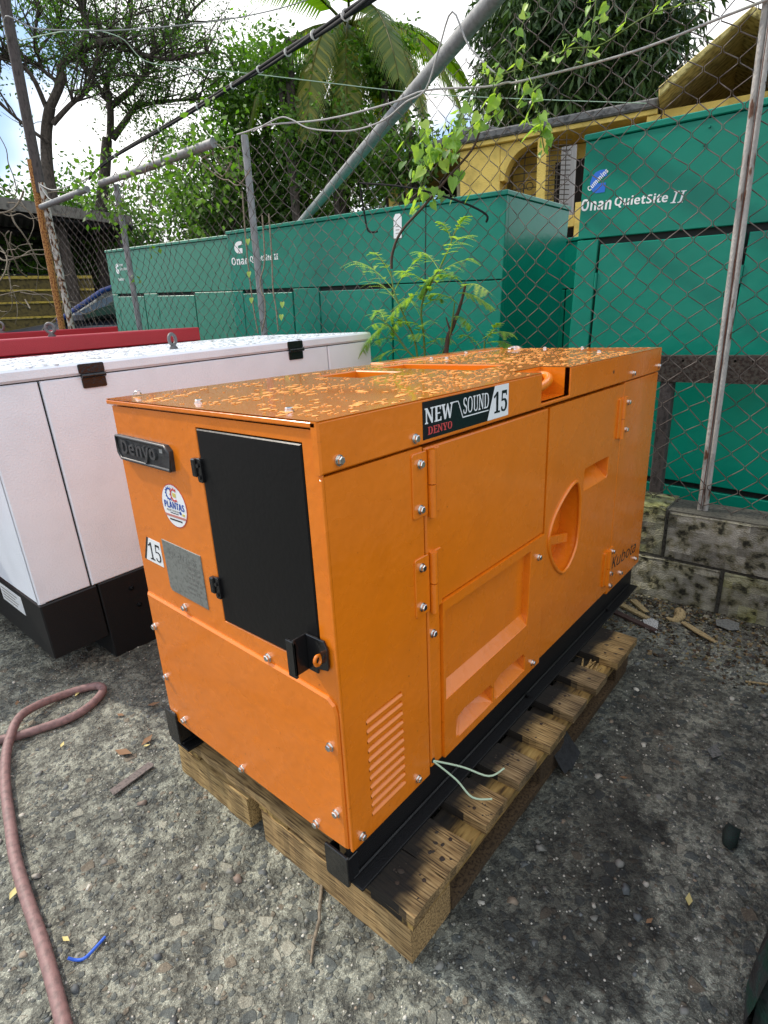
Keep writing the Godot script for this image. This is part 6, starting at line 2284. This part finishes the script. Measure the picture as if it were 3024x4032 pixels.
func vines() -> void:
	# leaf materials in a few greens
	var greens := []
	var gi := 0
	for c in [Color(0.075, 0.165, 0.03), Color(0.12, 0.24, 0.04), Color(0.19, 0.32, 0.06), Color(0.30, 0.40, 0.075), Color(0.05, 0.11, 0.03)]:
		var m := mat("vine leaf %d" % gi, c.r, c.g, c.b, 0.45)
		m.cull_mode = BaseMaterial3D.CULL_DISABLED
		m.backlight_enabled = true
		m.backlight = Color(0.7, 0.85, 0.25)
		greens.append(m)
		gi += 1
	var heart := [heart_leaf(0.044), heart_leaf(0.056), heart_leaf(0.034)]
	var t := thing("climbing_vine", "heart-leaved green vine hanging from the top wires left of the tall green generator", "vine", Vector3(FX - 0.06, 1.5, -0.9))
	var g := RandomNumberGenerator.new()
	g.seed = 711
	var stems := [
		[[0.95, 2.05], [0.13, 2.03], [-0.18, 2.05], [-0.36, 2.02], [-0.47, 2.03], [-0.60, 2.03], [-0.75, 2.03], [-0.83, 2.05], [-0.93, 1.95], [-1.0, 1.86]],
		[[-0.60, 2.0], [-0.62, 1.93], [-0.59, 1.85], [-0.57, 1.80], [-0.56, 1.73]],
		[[-0.78, 2.0], [-0.81, 1.92], [-0.9, 1.87], [-1.0, 1.82], [-1.09, 1.80], [-1.15, 1.70], [-1.16, 1.62]],
		[[-0.69, 2.0], [-0.68, 2.12], [-0.64, 2.22]], [[-0.42, 2.0], [-0.39, 2.12], [-0.40, 2.24]],
		[[-0.97, 1.87], [-1.06, 1.83], [-1.1, 1.92]], [[-0.2, 2.03], [-0.15, 2.2], [-0.06, 2.32]]]
	var xo := -t.position
	for st in stems:
		var pts := []
		for p in st:
			pts.append(Vector3(FX - 0.06 + g.randf_range(-0.015, 0.015), p[1], p[0]))
		var cv := curve3(pts, 5)
		var b := MB.new()
		b.tube(cv, 0.0024, 5)
		put("stem", b.mesh(), M["green stem"], t, Transform3D(Basis(), xo))
		var step := 1
		for i in range(1, cv.size(), step):
			if cv[i].z > 0.3 or g.randf() < 0.12:
				continue
			var big: bool = cv[i].y < 1.98
			var nl := 2 if big or g.randf() < 0.5 else 1
			for k in nl:
				var p: Vector3 = cv[i] + Vector3(g.randf_range(-0.05, 0.02), g.randf_range(-0.03, 0.03), g.randf_range(-0.04, 0.04))
				var bs := Basis(Vector3.UP, -PI / 2 + g.randf_range(-1.5, 1.5)) * Basis(Vector3.RIGHT, g.randf_range(-1.3, 0.4)) * Basis(Vector3(0, 0, 1), g.randf_range(-1.1, 1.1)).scaled(Vector3.ONE * g.randf_range(0.55, 1.05))
				leaf_part(t, heart[g.randi() % 2] if big else heart[2], greens[g.randi_range(0, 3) if big else g.randi_range(1, 3)], Transform3D(bs, p + xo))
	for i in 34:
		var p := Vector3(FX - 0.05 + g.randf_range(-0.05, 0.10), g.randf_range(1.64, 1.98), g.randfn(-1.10, 0.09))
		var bs := Basis(Vector3.UP, -PI / 2 + g.randf_range(-1.0, 1.0)) * Basis(Vector3.RIGHT, g.randf_range(-0.9, 0.2)) * Basis(Vector3(0, 0, 1), g.randf_range(-0.6, 0.6))
		leaf_part(t, heart[g.randi() % 2], greens[[0, 1, 4, 0][g.randi() % 4]], Transform3D(bs.scaled(Vector3.ONE * g.randf_range(0.7, 1.15)), p + xo))
	# a thick dead stem of it
	var b2 := MB.new()
	var dp := []
	for p in [[-0.86, 1.86], [-0.90, 1.80], [-1.02, 1.72], [-1.15, 1.63], [-1.29, 1.54], [-1.35, 1.45], [-1.36, 1.38]]:
		dp.append(Vector3(FX - 0.045, p[1], p[0]))
	b2.tube(curve3(dp, 4), taper(25, 0.004, 0.0075), 6)
	put("thick_stem", b2.mesh(), M["brown stem"], t, Transform3D(Basis(), xo))
	# dried stems threaded down the mesh beside the middle post
	t = thing("dried_vine", "thin pale dried vine stems hanging in the mesh right of the middle post", "vine", Vector3(FX - 0.05, 1.0, -2.3))
	for q in [[[-2.31, 1.75], [-2.33, 1.51], [-2.39, 1.41], [-2.39, 1.34], [-2.37, 1.30], [-2.38, 1.20], [-2.43, 1.11]], [[-2.25, 1.75], [-2.26, 1.53], [-2.28, 1.35], [-2.27, 1.24], [-2.27, 1.11]], [[-2.47, 1.9], [-2.49, 1.6], [-2.49, 1.3], [-2.47, 1.1]]]:
		var b := MB.new()
		var pts := []
		for p in q:
			pts.append(Vector3(FX - 0.05, p[1], p[0]) - t.position)
		b.tube(curve3(pts, 4), 0.0045, 5)
		put("stem", b.mesh(), M["dry stem"], t)
	for q in [[-2.46, 1.64], [-2.485, 1.46], [-2.49, 1.31], [-2.2, 1.27], [-2.22, 1.2]]:
		leaf_part(t, heart[2], greens[3], Transform3D(Basis(Vector3.UP, -1.2) * Basis(Vector3.RIGHT, -0.3), Vector3(FX - 0.055, q[1], q[0]) - t.position))
	# vine bunched over the left rail
	t = thing("climbing_vine", "light green vine bunched over the fence rail at the left", "vine", Vector3(FX, 1.8, -3.5))
	var spots := []
	for q in [[-4.40, 2.27, 0.13, 26], [-4.15, 2.12, 0.12, 16], [-3.75, 2.20, 0.08, 9], [-3.3, 2.06, 0.14, 18], [-3.0, 2.12, 0.15, 20], [-2.75, 2.25, 0.12, 18], [-3.1, 1.92, 0.13, 12], [-3.45, 1.95, 0.11, 8], [-2.65, 2.08, 0.12, 12], [-3.9, 1.92, 0.14, 8]]:
		for k in q[3]:
			spots.append(Vector3(FX - 0.02 + g.randfn(0, 0.07), q[1] + g.randfn(0, 1) * q[2] * 0.8, q[0] + g.randfn(0, 1) * q[2]))
	var small := leaf_cluster(6, 0.042, 0.030, 0.05, 0.5, 9)
	crown(t, small, M["thin leaf"], spots, 1, 0.02, Color(0.06, 0.14, 0.025), Color(0.22, 0.36, 0.07), Vector2(0.8, 1.3), 721)
	for k in 12:
		var b := MB.new()
		var p := Vector3(FX - 0.03, 2.15, g.randf_range(-4.5, -2.6))
		var pts := []
		for i in 6:
			pts.append(p - t.position)
			p += Vector3(g.randf_range(-0.03, 0.03), g.randf_range(-0.12, 0.08), g.randf_range(-0.16, 0.16))
		b.tube(curve3(pts, 3), 0.0035, 4)
		put("stem", b.mesh(), M["dry stem"], t)
	# the feathery seedling between the orange generator and the wall
	t = thing("feathery_seedling", "young plant with feathery green leaves growing between the orange generator and the fence", "plant", Vector3(1.67, 0.0, -1.02))
	var so := 0.949
	var P := func(z: float, y: float, dx := 0.0) -> Vector3:
		return Vector3(-0.536 + (1.8 + 0.536) * so + dx, 1.137 + (y - 1.137) * so, 0.583 + (z - 0.583) * so) - t.position
	var st2 := [
		[[-1.14, 0.55], [-1.21, 0.99], [-1.24, 1.13], [-1.30, 1.26], [-1.34, 1.37]],
		[[-1.13, 0.5], [-1.16, 0.99], [-1.14, 1.19], [-1.08, 1.30], [-1.03, 1.38], [-0.97, 1.53]],
		[[-1.12, 0.5], [-1.15, 0.85], [-1.28, 1.0], [-1.35, 1.11], [-1.43, 1.16]],
		[[-1.10, 0.5], [-1.09, 0.9], [-1.0, 1.05], [-0.95, 1.2]]]
	for q in st2:
		var b := MB.new()
		var pts := []
		for p in q:
			pts.append(P.call(p[0], p[1], 0.03 * sin(p[1] * 9.0)))
		b.tube(curve3(pts, 4), taper(4 * (pts.size() - 1) + 1, 0.006, 0.003), 6)
		put("stem", b.mesh(), M["green stem"], t)
	var b3 := MB.new()
	b3.tube(curve3([P.call(-1.04, 0.5), P.call(-1.02, 0.99), P.call(-0.98, 1.10), P.call(-0.94, 1.19), P.call(-0.91, 1.28)], 4), taper(17, 0.013, 0.005), 7)
	b3.tube([P.call(-0.99, 1.06), P.call(-1.02, 1.14)], [0.007, 0.003], 6)
	put("woody_stem", b3.mesh(), M["brown stem"], t)
	var lightg := [greens[3], greens[3], greens[2], greens[1]]
	var k := 0
	# [root z, y, tip z, tip y, tone]
	for f in [[-1.30, 1.27, -1.56, 1.43, 1], [-1.27, 1.20, -1.50, 1.33, 0], [-1.25, 1.17, -1.05, 1.34, 2], [-1.33, 1.34, -1.43, 1.46, 1], [-1.30, 1.28, -1.18, 1.42, 2], [-1.05, 1.35, -1.20, 1.44, 1], [-1.04, 1.37, -0.86, 1.46, 0], [-1.08, 1.30, -0.90, 1.38, 1], [-1.09, 1.28, -1.22, 1.35, 2], [-1.0, 1.47, -1.06, 1.55, 0], [-0.99, 1.48, -0.92, 1.55, 1], [-1.13, 1.21, -0.95, 1.33, 2], [-1.15, 1.15, -1.32, 1.24, 3], [-1.14, 1.18, -1.02, 1.22, 3], [-1.22, 1.10, -1.40, 1.17, 2], [-1.20, 1.05, -1.06, 1.13, 3], [-0.92, 1.26, -0.74, 1.24, 1], [-0.93, 1.24, -0.80, 1.18, 2], [-0.94, 1.20, -1.05, 1.24, 3], [-0.91, 1.28, -1.0, 1.32, 2], [-1.33, 1.09, -1.50, 1.12, 2], [-1.30, 1.03, -1.46, 1.04, 3], [-1.38, 1.13, -1.48, 1.19, 1], [-1.24, 1.02, -1.10, 1.07, 3], [-1.27, 0.99, -1.42, 0.96, 2], [-1.18, 1.0, -1.03, 1.04, 3], [-1.13, 1.08, -1.24, 1.13, 3], [-1.36, 1.12, -1.5, 1.0, 2], [-1.16, 1.25, -1.30, 1.16, 2], [-1.06, 1.33, -1.12, 1.25, 3], [-1.25, 1.15, -1.36, 1.08, 3], [-0.96, 1.14, -0.85, 1.10, 3]]:
		var a: Vector3 = P.call(f[0], f[1], 0.03 * sin(f[1] * 9.0))
		var e: Vector3 = P.call(f[2], f[3], g.randf_range(-0.10, 0.06))
		put("feathery_leaf", feather(a, e, 730 + k), lightg[f[4]], t)
		k += 1
	# a smaller one by the steel rack's leg
	t = thing("feathery_seedling", "small feathery sprig low behind the orange generator's far end", "plant", Vector3(1.80, 0.4, -0.75))
	for f in [[-0.82, 1.04, -0.68, 1.06, 1], [-0.80, 1.02, -0.66, 1.00, 2], [-0.83, 1.0, -0.93, 1.06, 2], [-0.80, 1.03, -0.74, 1.10, 1], [-0.82, 0.98, -0.70, 0.95, 3]]:
		put("feathery_leaf", feather(P.call(f[0], f[1]), P.call(f[2], f[3]), 780 + k), lightg[f[4]], t, Transform3D(Basis(), Vector3(1.67, 0, -1.02) - t.position))
		k += 1
	var b4 := MB.new()
	b4.tube([P.call(-0.80, 0.55), P.call(-0.82, 0.9), P.call(-0.81, 1.03)], 0.004, 5)
	put("stem", b4.mesh(), M["green stem"], t, Transform3D(Basis(), Vector3(1.67, 0, -1.02) - t.position))


func feather(a: Vector3, e: Vector3, s: int) -> ArrayMesh:
	# a twice-feathered leaf: a drooping midrib with side ribs that carry rows of tiny leaflets
	var g := RandomNumberGenerator.new()
	g.seed = s
	var b := MB.new()
	var mid := (a + e) / 2.0 + Vector3(0, 0.16 * a.distance_to(e) + 0.01, 0)
	var pts := []
	for i in 9:
		var f := i / 8.0
		pts.append(a.lerp(mid, f).lerp(mid.lerp(e, f), f))
	b.tube(pts, taper(9, 0.0022, 0.0010), 4, false)
	var L := a.distance_to(e)
	for i in range(2, 9):
		var p: Vector3 = pts[i]
		var d: Vector3 = (pts[i] - pts[i - 1]).normalized()
		var sd := d.cross(Vector3.UP).normalized()
		for sg in [-1.0, 1.0]:
			var rl := L * 0.36 * (1.0 - 0.4 * absf(i - 5) / 4.0)
			var rd: Vector3 = (sd * sg * 0.8 + d * 0.7 + Vector3(g.randf_range(-0.2, 0.2), g.randf_range(-0.5, 0.15), g.randf_range(-0.2, 0.2))).normalized()
			var n := 9
			for j in n:
				var q := p + rd * rl * (j + 0.5) / n + Vector3(0, -0.25 * rl * pow((j + 0.5) / n, 2.0), 0)
				var ls := rd.cross(Vector3.UP).normalized()
				for s2 in [-1.0, 1.0]:
					var ld: Vector3 = (ls * s2 * 0.85 + rd * 0.5).normalized()
					var ll := 0.0165 * (1.0 - 0.4 * absf(j - 4.0) / 4.5)
					var w := rd * 0.0036
					b.smooth_tri(q - w, q + w, q + ld * ll, Vector3.UP, Vector3.UP, Vector3.UP)
	return b.mesh()


# ---------------------------------------------------------------- things on the ground
func litter() -> void:
	var b := MB.new()
	# the hose with its loop
	var h := [[-2.2, -1.15], [-1.5, -1.5], [-0.95, -1.46], [-0.60, -1.32], [-0.40, -1.25], [-0.27, -1.225], [-0.221, -1.196], [-0.166, -1.173], [-0.085, -1.153], [-0.021, -1.160], [0.039, -1.200], [0.049, -1.241], [0.018, -1.275], [-0.043, -1.295], [-0.131, -1.282], [-0.193, -1.243], [-0.245, -1.169], [-0.284, -1.081], [-0.316, -0.972], [-0.344, -0.852], [-0.368, -0.746], [-0.383, -0.655], [-0.393, -0.579], [-0.405, -0.48], [-0.424, -0.358], [-0.445, -0.24], [-0.475, -0.05], [-0.52, 0.2], [-0.60, 0.6]]
	var pts := []
	for i in h.size():
		var p := Vector3(h[i][0], 0.0, h[i][1])
		p.y = ground_y(p.x, p.z) + 0.013
		if i >= 14 and i <= 16:
			p.y += 0.024 * (1.0 - absf(i - 15) * 0.5)
		pts.append(p)
	b.tube(curve3(pts, 6), 0.013, 14)
	tag(put("rubber_hose", b.mesh(), M["hose rubber"]), "dusty reddish rubber hose looping over the ground at the left", "hose")
	# stick
	b = MB.new()
	b.tube([gp(0.030, -0.141, 0.006), gp(-0.02, -0.095, 0.010), gp(-0.03, -0.085, 0.008)], [0.0042, 0.0035, 0.003], 6)
	b.tube([gp(-0.03, -0.085, 0.008), gp(-0.07, -0.06, 0.006), gp(-0.096, -0.039, 0.004)], [0.004, 0.0034, 0.0022], 6)
	tag(put("dry_stick", b.mesh(), M["dry stem"]), "thin dry stick lying in front of the pallet's near corner", "stick")
	b = MB.new()
	b.tube(curve3([gp(-0.385, -0.405, 0.012), gp(-0.375, -0.395, 0.006), gp(-0.362, -0.385, 0.006), gp(-0.335, -0.39, 0.006), gp(-0.32, -0.395, 0.005)], 4), 0.003, 6)
	tag(put("blue_cord", b.mesh(), M["blue cord"]), "short piece of frayed blue cord on the ground right of the hose", "cord")
	b = MB.new()
	b.plate(PackedVector2Array([Vector2(0, 0), Vector2(0.118, 0.004), Vector2(0.124, 0.012), Vector2(0.119, 0.030), Vector2(0.004, 0.026)]), 0.0, 0.0025, 0.0006)
	tag(put("metal_strip", b.mesh(), M["scrap metal"], self, flat(gp(-0.142, -0.735, 0.009), 0.09)), "flat brown metal strip lying left of the orange generator", "scrap")
	b = MB.new()
	b.plate(PackedVector2Array([Vector2(0, 0), Vector2(0.05, -0.006), Vector2(0.07, 0.01), Vector2(0.13, 0.005), Vector2(0.135, 0.055), Vector2(0.06, 0.05), Vector2(0.03, 0.03)]), 0.0, 0.0012)
	tag(put("paper_scrap", b.mesh(), M["paper"], self, flat(gp(1.045, 0.105, 0.008), 0.75)), "torn white paper with black print beside the pallet's far corner", "paper")
	b = MB.new()
	b.plate(PackedVector2Array([Vector2(0, 0), Vector2(0.09, 0.0), Vector2(0.11, 0.03), Vector2(0.08, 0.055), Vector2(0.02, 0.04)]), 0.0, 0.0012)
	tag(put("paper_scrap", b.mesh(), M["paper"], self, flat(gp(1.475, 0.12, 0.008), 0.2)), "torn white paper among bark scraps near the wall", "paper")
	b = MB.new()
	b.plate(PackedVector2Array([Vector2(0, -0.01), Vector2(0.08, -0.014), Vector2(0.15, -0.006), Vector2(0.155, 0.008), Vector2(0.09, 0.012), Vector2(0, 0.010)]), 0.0, 0.004, 0.001)
	tag(put("husk_strip", b.mesh(), M["dry husk"], self, flat(gp(1.60, 0.175, 0.010), -2.15)), "pale strip of dry husk lying in front of the wall", "husk")
	b = MB.new()
	var ring := []
	for k in 15:
		var a := 0.4 + 2.7 * k / 14.0
		ring.append(gp(1.64 + 0.035 * cos(a), 0.115 + 0.04 * sin(a), 0.014 + 0.008 * sin(a * 2.0)))
	b.tube(ring, [0.004, 0.010, 0.016, 0.020, 0.022, 0.020, 0.022, 0.019, 0.016, 0.017, 0.013, 0.010, 0.008, 0.005, 0.003], 7)
	tag(put("dry_husk", b.mesh(), M["dry husk"]), "curled pale dry husk at the foot of the wall", "husk")
	var k2 := 0
	for q in [[1.62, -0.062, 1.56, 0.067, "dry husk", "long pale bark strip under the orange generator's far end"], [1.553, -0.069, 1.486, 0.117, "dark bark scrap", "long dark bark strip beside the torn paper near the wall"], [1.68, -0.03, 1.60, 0.05, "dry husk", "short pale bark piece against the wall foot"]]:
		b = MB.new()
		var p0 := gp(q[0], q[1], 0.012)
		var p1 := gp(q[2], q[3], 0.014)
		var sd := (p1 - p0).cross(Vector3.UP).normalized() * 0.014
		b.quad(p0 - sd, p0 + sd, p1 + sd * 0.8, p1 - sd * 0.6, Vector3.UP)
		b.quad(p0 - sd, p1 - sd * 0.6, p1 - sd * 0.6 - Vector3(0, 0.008, 0), p0 - sd - Vector3(0, 0.008, 0), -sd)
		b.quad(p0 + sd, p1 + sd * 0.8, p1 + sd * 0.8 - Vector3(0, 0.008, 0), p0 + sd - Vector3(0, 0.008, 0), sd)
		tag(put("bark_strip", b.mesh(), M[q[4]]), q[5], "bark")
		k2 += 1
	b = MB.new()
	b.plate(PackedVector2Array([Vector2(0, 0), Vector2(0.05, -0.012), Vector2(0.075, 0.02), Vector2(0.06, 0.065), Vector2(0.02, 0.07), Vector2(-0.01, 0.035)]), 0.0, 0.003, 0.001)
	tag(put("grey_sheet", b.mesh(), M["grey sheet scrap"], self, flat(gp(1.66, 0.35, 0.010), 0.4)), "crumpled grey sheet lying by the wall at the right", "scrap")
	b = MB.new()
	leaf_blade(b, Vector3(0, 0.002, 0), Vector3(1, 0, 0.15), Vector3.UP, 0.075, 0.036)
	b.st.set_color(Color.WHITE)
	tag(put("dry_leaf", b.mesh(), M["grey sheet scrap"], self, flat3(gp(0.91, 0.42, 0.008), 0.2)), "pale grey dead leaf on the concrete right of the pallet", "leaf")
	b = MB.new()
	var cn := pebble_mesh(801, 0.8)
	tag(put("black_lump", cn, M["tarred timber"], self, Transform3D(Basis(Vector3.UP, 0.6).scaled(Vector3(0.034, 0.026, 0.022)), gp(0.672, 0.505, 0.012))), "crumpled black lump on the concrete near the right edge", "scrap")
	b = MB.new()
	b.tube([gp(1.337, 0.424, 0.006), gp(1.36, 0.482, 0.006), gp(1.37, 0.6, 0.006)], [0.003, 0.004, 0.004], 6)
	tag(put("dry_stick", b.mesh(), M["dry husk"]), "pale stick lying at the right edge before the wall", "stick")
	# rag tucked under the pallet
	b = MB.new()
	var rn := noise(16.0, 3, FastNoiseLite.TYPE_SIMPLEX, 811)
	var n := 12
	var G := []
	for j in n + 1:
		var row := []
		for i in n + 1:
			var x := 0.62 + 0.10 * i / n
			var z := 0.085 + 0.058 * j / n + 0.02 * rn.get_noise_2d(x * 0.4, 2.0)
			row.append(Vector3(x, ground_y(x, z) + 0.006 + 0.062 * pow(1.0 - float(j) / n, 1.3) + 0.018 * (1.0 + rn.get_noise_2d(x, z)) * (1.0 - 0.6 * j / n), z))
		G.append(row)
	for j in n:
		for i in n:
			b.quad(G[j][i], G[j][i + 1], G[j + 1][i + 1], G[j + 1][i], Vector3(0, 1, 0.3))
	tag(put("black_rag", b.mesh(), M["black rag"]), "black rag hanging out from under the pallet's right side", "rag")
	# fallen leaves
	var yl := mat("yellow dead leaf", 0.52, 0.44, 0.17, 0.7)
	var bl := mat("brown dead leaf", 0.20, 0.11, 0.055, 0.8)
	var spots := [[-0.002, -1.285, 0.03, 0], [-0.372, -0.645, 0.04, 0], [-0.415, -0.632, 0.035, 0], [-0.003, -0.848, 0.02, 0], [-0.153, -1.393, 0.03, 1], [-0.154, -1.042, 0.025, 0], [-0.061, -0.90, 0.06, 1], [0.04, -0.875, 0.05, 1], [0.45, 0.475, 0.03, 0], [0.36, 0.42, 0.02, 1], [0.10, -1.02, 0.04, 1], [0.02, -1.06, 0.03, 1], [-0.375, -0.46, 0.022, 0], [0.71, 0.27, 0.02, 1]]
	for q in spots:
		b = MB.new()
		leaf_blade(b, Vector3(), Vector3(1, 0.12, 0), Vector3.UP, q[2], q[2] * 0.45)
		tag(put("fallen_leaf", b.mesh(), yl if q[3] == 0 else bl, self, flat3(gp(q[0], q[1], 0.009), rnd.randf() * 6.0)), ("small pale yellow dead leaf " if q[3] == 0 else "small brown dead leaf ") + leaf_place(q[0], q[1]), "leaf", "dead leaves on the yard floor")
	# crumbs of bark and leaf in the corner by the wall
	var xf := []
	var crumb := leaf_cluster(3, 0.02, 0.012, 0.01, 0.2, 12)
	for i in 2600:
		var x := rnd.randf_range(1.28, 1.76)
		var z := rnd.randf_range(-0.3, 0.75)
		if rnd.randf() > (x - 1.25) * 2.0:
			continue
		xf.append([Transform3D(Basis(Vector3.UP, rnd.randf() * TAU).scaled(Vector3.ONE * rnd.randf_range(0.4, 1.7)), gp(x, z, 0.006)), [Color(0.16, 0.10, 0.06), Color(0.30, 0.21, 0.11), Color(0.07, 0.05, 0.04), Color(0.42, 0.38, 0.3)][rnd.randi() % 4]])
	tag(stuff(many("leaf_litter", crumb, M["leaf"], xf)), "bark crumbs and dead leaf litter along the wall foot", "leaf litter")
	# loose stones
	var mats := []
	for c in [Color(0.085, 0.095, 0.10), Color(0.17, 0.17, 0.155), Color(0.33, 0.31, 0.27), Color(0.20, 0.15, 0.12)]:
		mats.append(mat("stone %d" % mats.size(), c.r, c.g, c.b, 0.7))
	var shapes := [pebble_mesh(821), pebble_mesh(822), pebble_mesh(823, 0.75)]
	for i in 34:
		var x := rnd.randf_range(-0.42, 0.65)
		var z := rnd.randf_range(-1.1, -0.05)
		if i % 2 == 0:
			x = rnd.randf_range(0.25, 1.3)
			z = rnd.randf_range(0.16, 0.52)
		elif x > -0.02 and z > -0.72:
			x = rnd.randf_range(-0.42, -0.05)
		var s := rnd.randf_range(0.006, 0.0135)
		var mi: int = [0, 0, 1, 2, 3][rnd.randi() % 5]
		var stone_kind: String = ["dark blue-grey", "grey", "pale", "brown"][mi]
		tag(put("loose_stone", shapes[i % 3], mats[mi], self, Transform3D(Basis(Vector3.UP, rnd.randf() * TAU).scaled(Vector3(s, s * 0.8, s)), gp(x, z, s * 0.25))), stone_kind + " pebble lying loose " + leaf_place(x, z), "stone", "loose pebbles on the yard floor")
	# the dark baulk at the right edge
	b = MB.new()
	var wn := noise(6.0, 3, FastNoiseLite.TYPE_SIMPLEX, 831)
	var rows := 14
	for j in 20:
		for i in rows:
			var q := []
			for c in [[0, 0], [1, 0], [1, 1], [0, 1]]:
				var x: float = 0.22 + 1.1 * (j + c[0]) / 20.0
				var y: float = 0.42 * (i + c[1]) / rows
				q.append(Vector3(x + 0.012 * wn.get_noise_2d(y, 3.0), y, 0.600 + 0.018 * wn.get_noise_2d(x, y)))
			b.quad(q[0], q[1], q[2], q[3], Vector3(0, 0, -1))
	b.box(Vector3(0.225, 0.0, 0.605), Vector3(1.315, 0.425, 1.3), 0.02)
	tag(put("tarred_crate", b.mesh(), M["tarred timber"]), "dark tarred crate with green stains at the bottom right edge", "crate")


func leaf_place(x: float, z: float) -> String:
	if z > 0.0:
		return "on the oily ground right of the pallet" if x < 0.7 else "on the ground beside the pallet's far half"
	if x < -0.3:
		return "beside the hose at the lower left"
	if z < -1.15:
		return "by the hose loop"
	return "on the concrete between hose and pallet" if z < -0.6 else "on the concrete before the pallet's front"


func gp(x: float, z: float, up: float) -> Vector3:
	return Vector3(x, ground_y(x, z) + up, z)


func flat(p: Vector3, turn: float) -> Transform3D:
	return Transform3D(Basis(Vector3.UP, turn) * Basis(Vector3(1, 0, 0), Vector3(0, 0, -1), Vector3(0, 1, 0)), p)


func flat3(p: Vector3, turn: float) -> Transform3D:
	return Transform3D(Basis(Vector3.UP, turn), p)


# ---------------------------------------------------------------- cables overhead
func overhead() -> void:
	var t := thing("cable_bundle", "thick bundle of black cables slanting up across the trees", "cable", Vector3(3.59, 3.25, -7.42))
	var line := [Vector3(3.85, 3.27, -8.6), Vector3(3.59, 3.25, -7.42), Vector3(3.18, 3.13, -4.75), Vector3(2.82, 2.98, -3.39), Vector3(2.36, 2.76, -2.32), Vector3(1.97, 2.57, -1.57), Vector3(1.5, 2.36, -0.75)]
	var cv := curve3(line, 8)
	for k in 3:
		var b := MB.new()
		var pts := []
		for i in cv.size():
			var a := TAU * k / 3.0 + i * 0.22
			pts.append(cv[i] + Vector3(0, cos(a), sin(a)) * 0.013 - t.position)
		b.tube(pts, [0.013, 0.011, 0.010][k], 7)
		put("cable", b.mesh(), M["cable rubber"], t)
	for i in [9, 13, 16, 20, 24, 28, 32, 37]:
		var b := MB.new()
		var d: Vector3 = (cv[i + 1] - cv[i]).normalized()
		b.tube([cv[i] - d * 0.006 - t.position, cv[i] + d * 0.006 - t.position], 0.027, 10)
		put("cable_tie", b.mesh(), M["cable tie"], t)
	for q in [["white_wire", "thin white wire running from the dark pole over the spreading trees", [Vector3(1.86, 3.47, -5.40), Vector3(1.71, 3.47, -4.98), Vector3(1.9, 3.44, -4.95), Vector3(2.29, 3.53, -4.94), Vector3(2.60, 3.60, -4.88), Vector3(3.28, 3.81, -4.80), Vector3(3.85, 3.99, -4.62), Vector3(4.36, 4.19, -4.42), Vector3(5.2, 4.6, -4.1)], 0.0055, "pale wire"], ["white_wire", "thin pale green wire sagging from the dark pole towards the yellow building", [Vector3(1.86, 3.46, -5.40), Vector3(2.37, 3.64, -5.23), Vector3(2.89, 3.79, -5.45), Vector3(3.09, 3.64, -5.40), Vector3(3.42, 3.61, -5.19), Vector3(3.99, 3.57, -4.76), Vector3(5.01, 3.38, -3.68), Vector3(5.51, 3.26, -2.95), Vector3(6.4, 3.1, -1.7)], 0.0045, "green wire"]]:
		var b := MB.new()
		b.tube(curve3(q[2], 6), q[3], 5)
		tag(put(q[0], b.mesh(), M[q[4]]), q[1], "wire")
	var b := MB.new()
	b.tube(curve3([Vector3(1.85, 2.42, -5.36), Vector3(1.84, 2.33, -5.1), Vector3(1.83, 2.30, -4.75), Vector3(1.82, 2.29, -4.4)], 5), 0.005, 5)
	b.tube(curve3([Vector3(1.85, 2.42, -5.36), Vector3(1.84, 2.28, -5.2), Vector3(1.82, 2.24, -5.02)], 5), 0.005, 5)
	tag(put("tie_wire", b.mesh(), M["pale wire"]), "white tie wire looped from the flaking post to the rail", "wire")
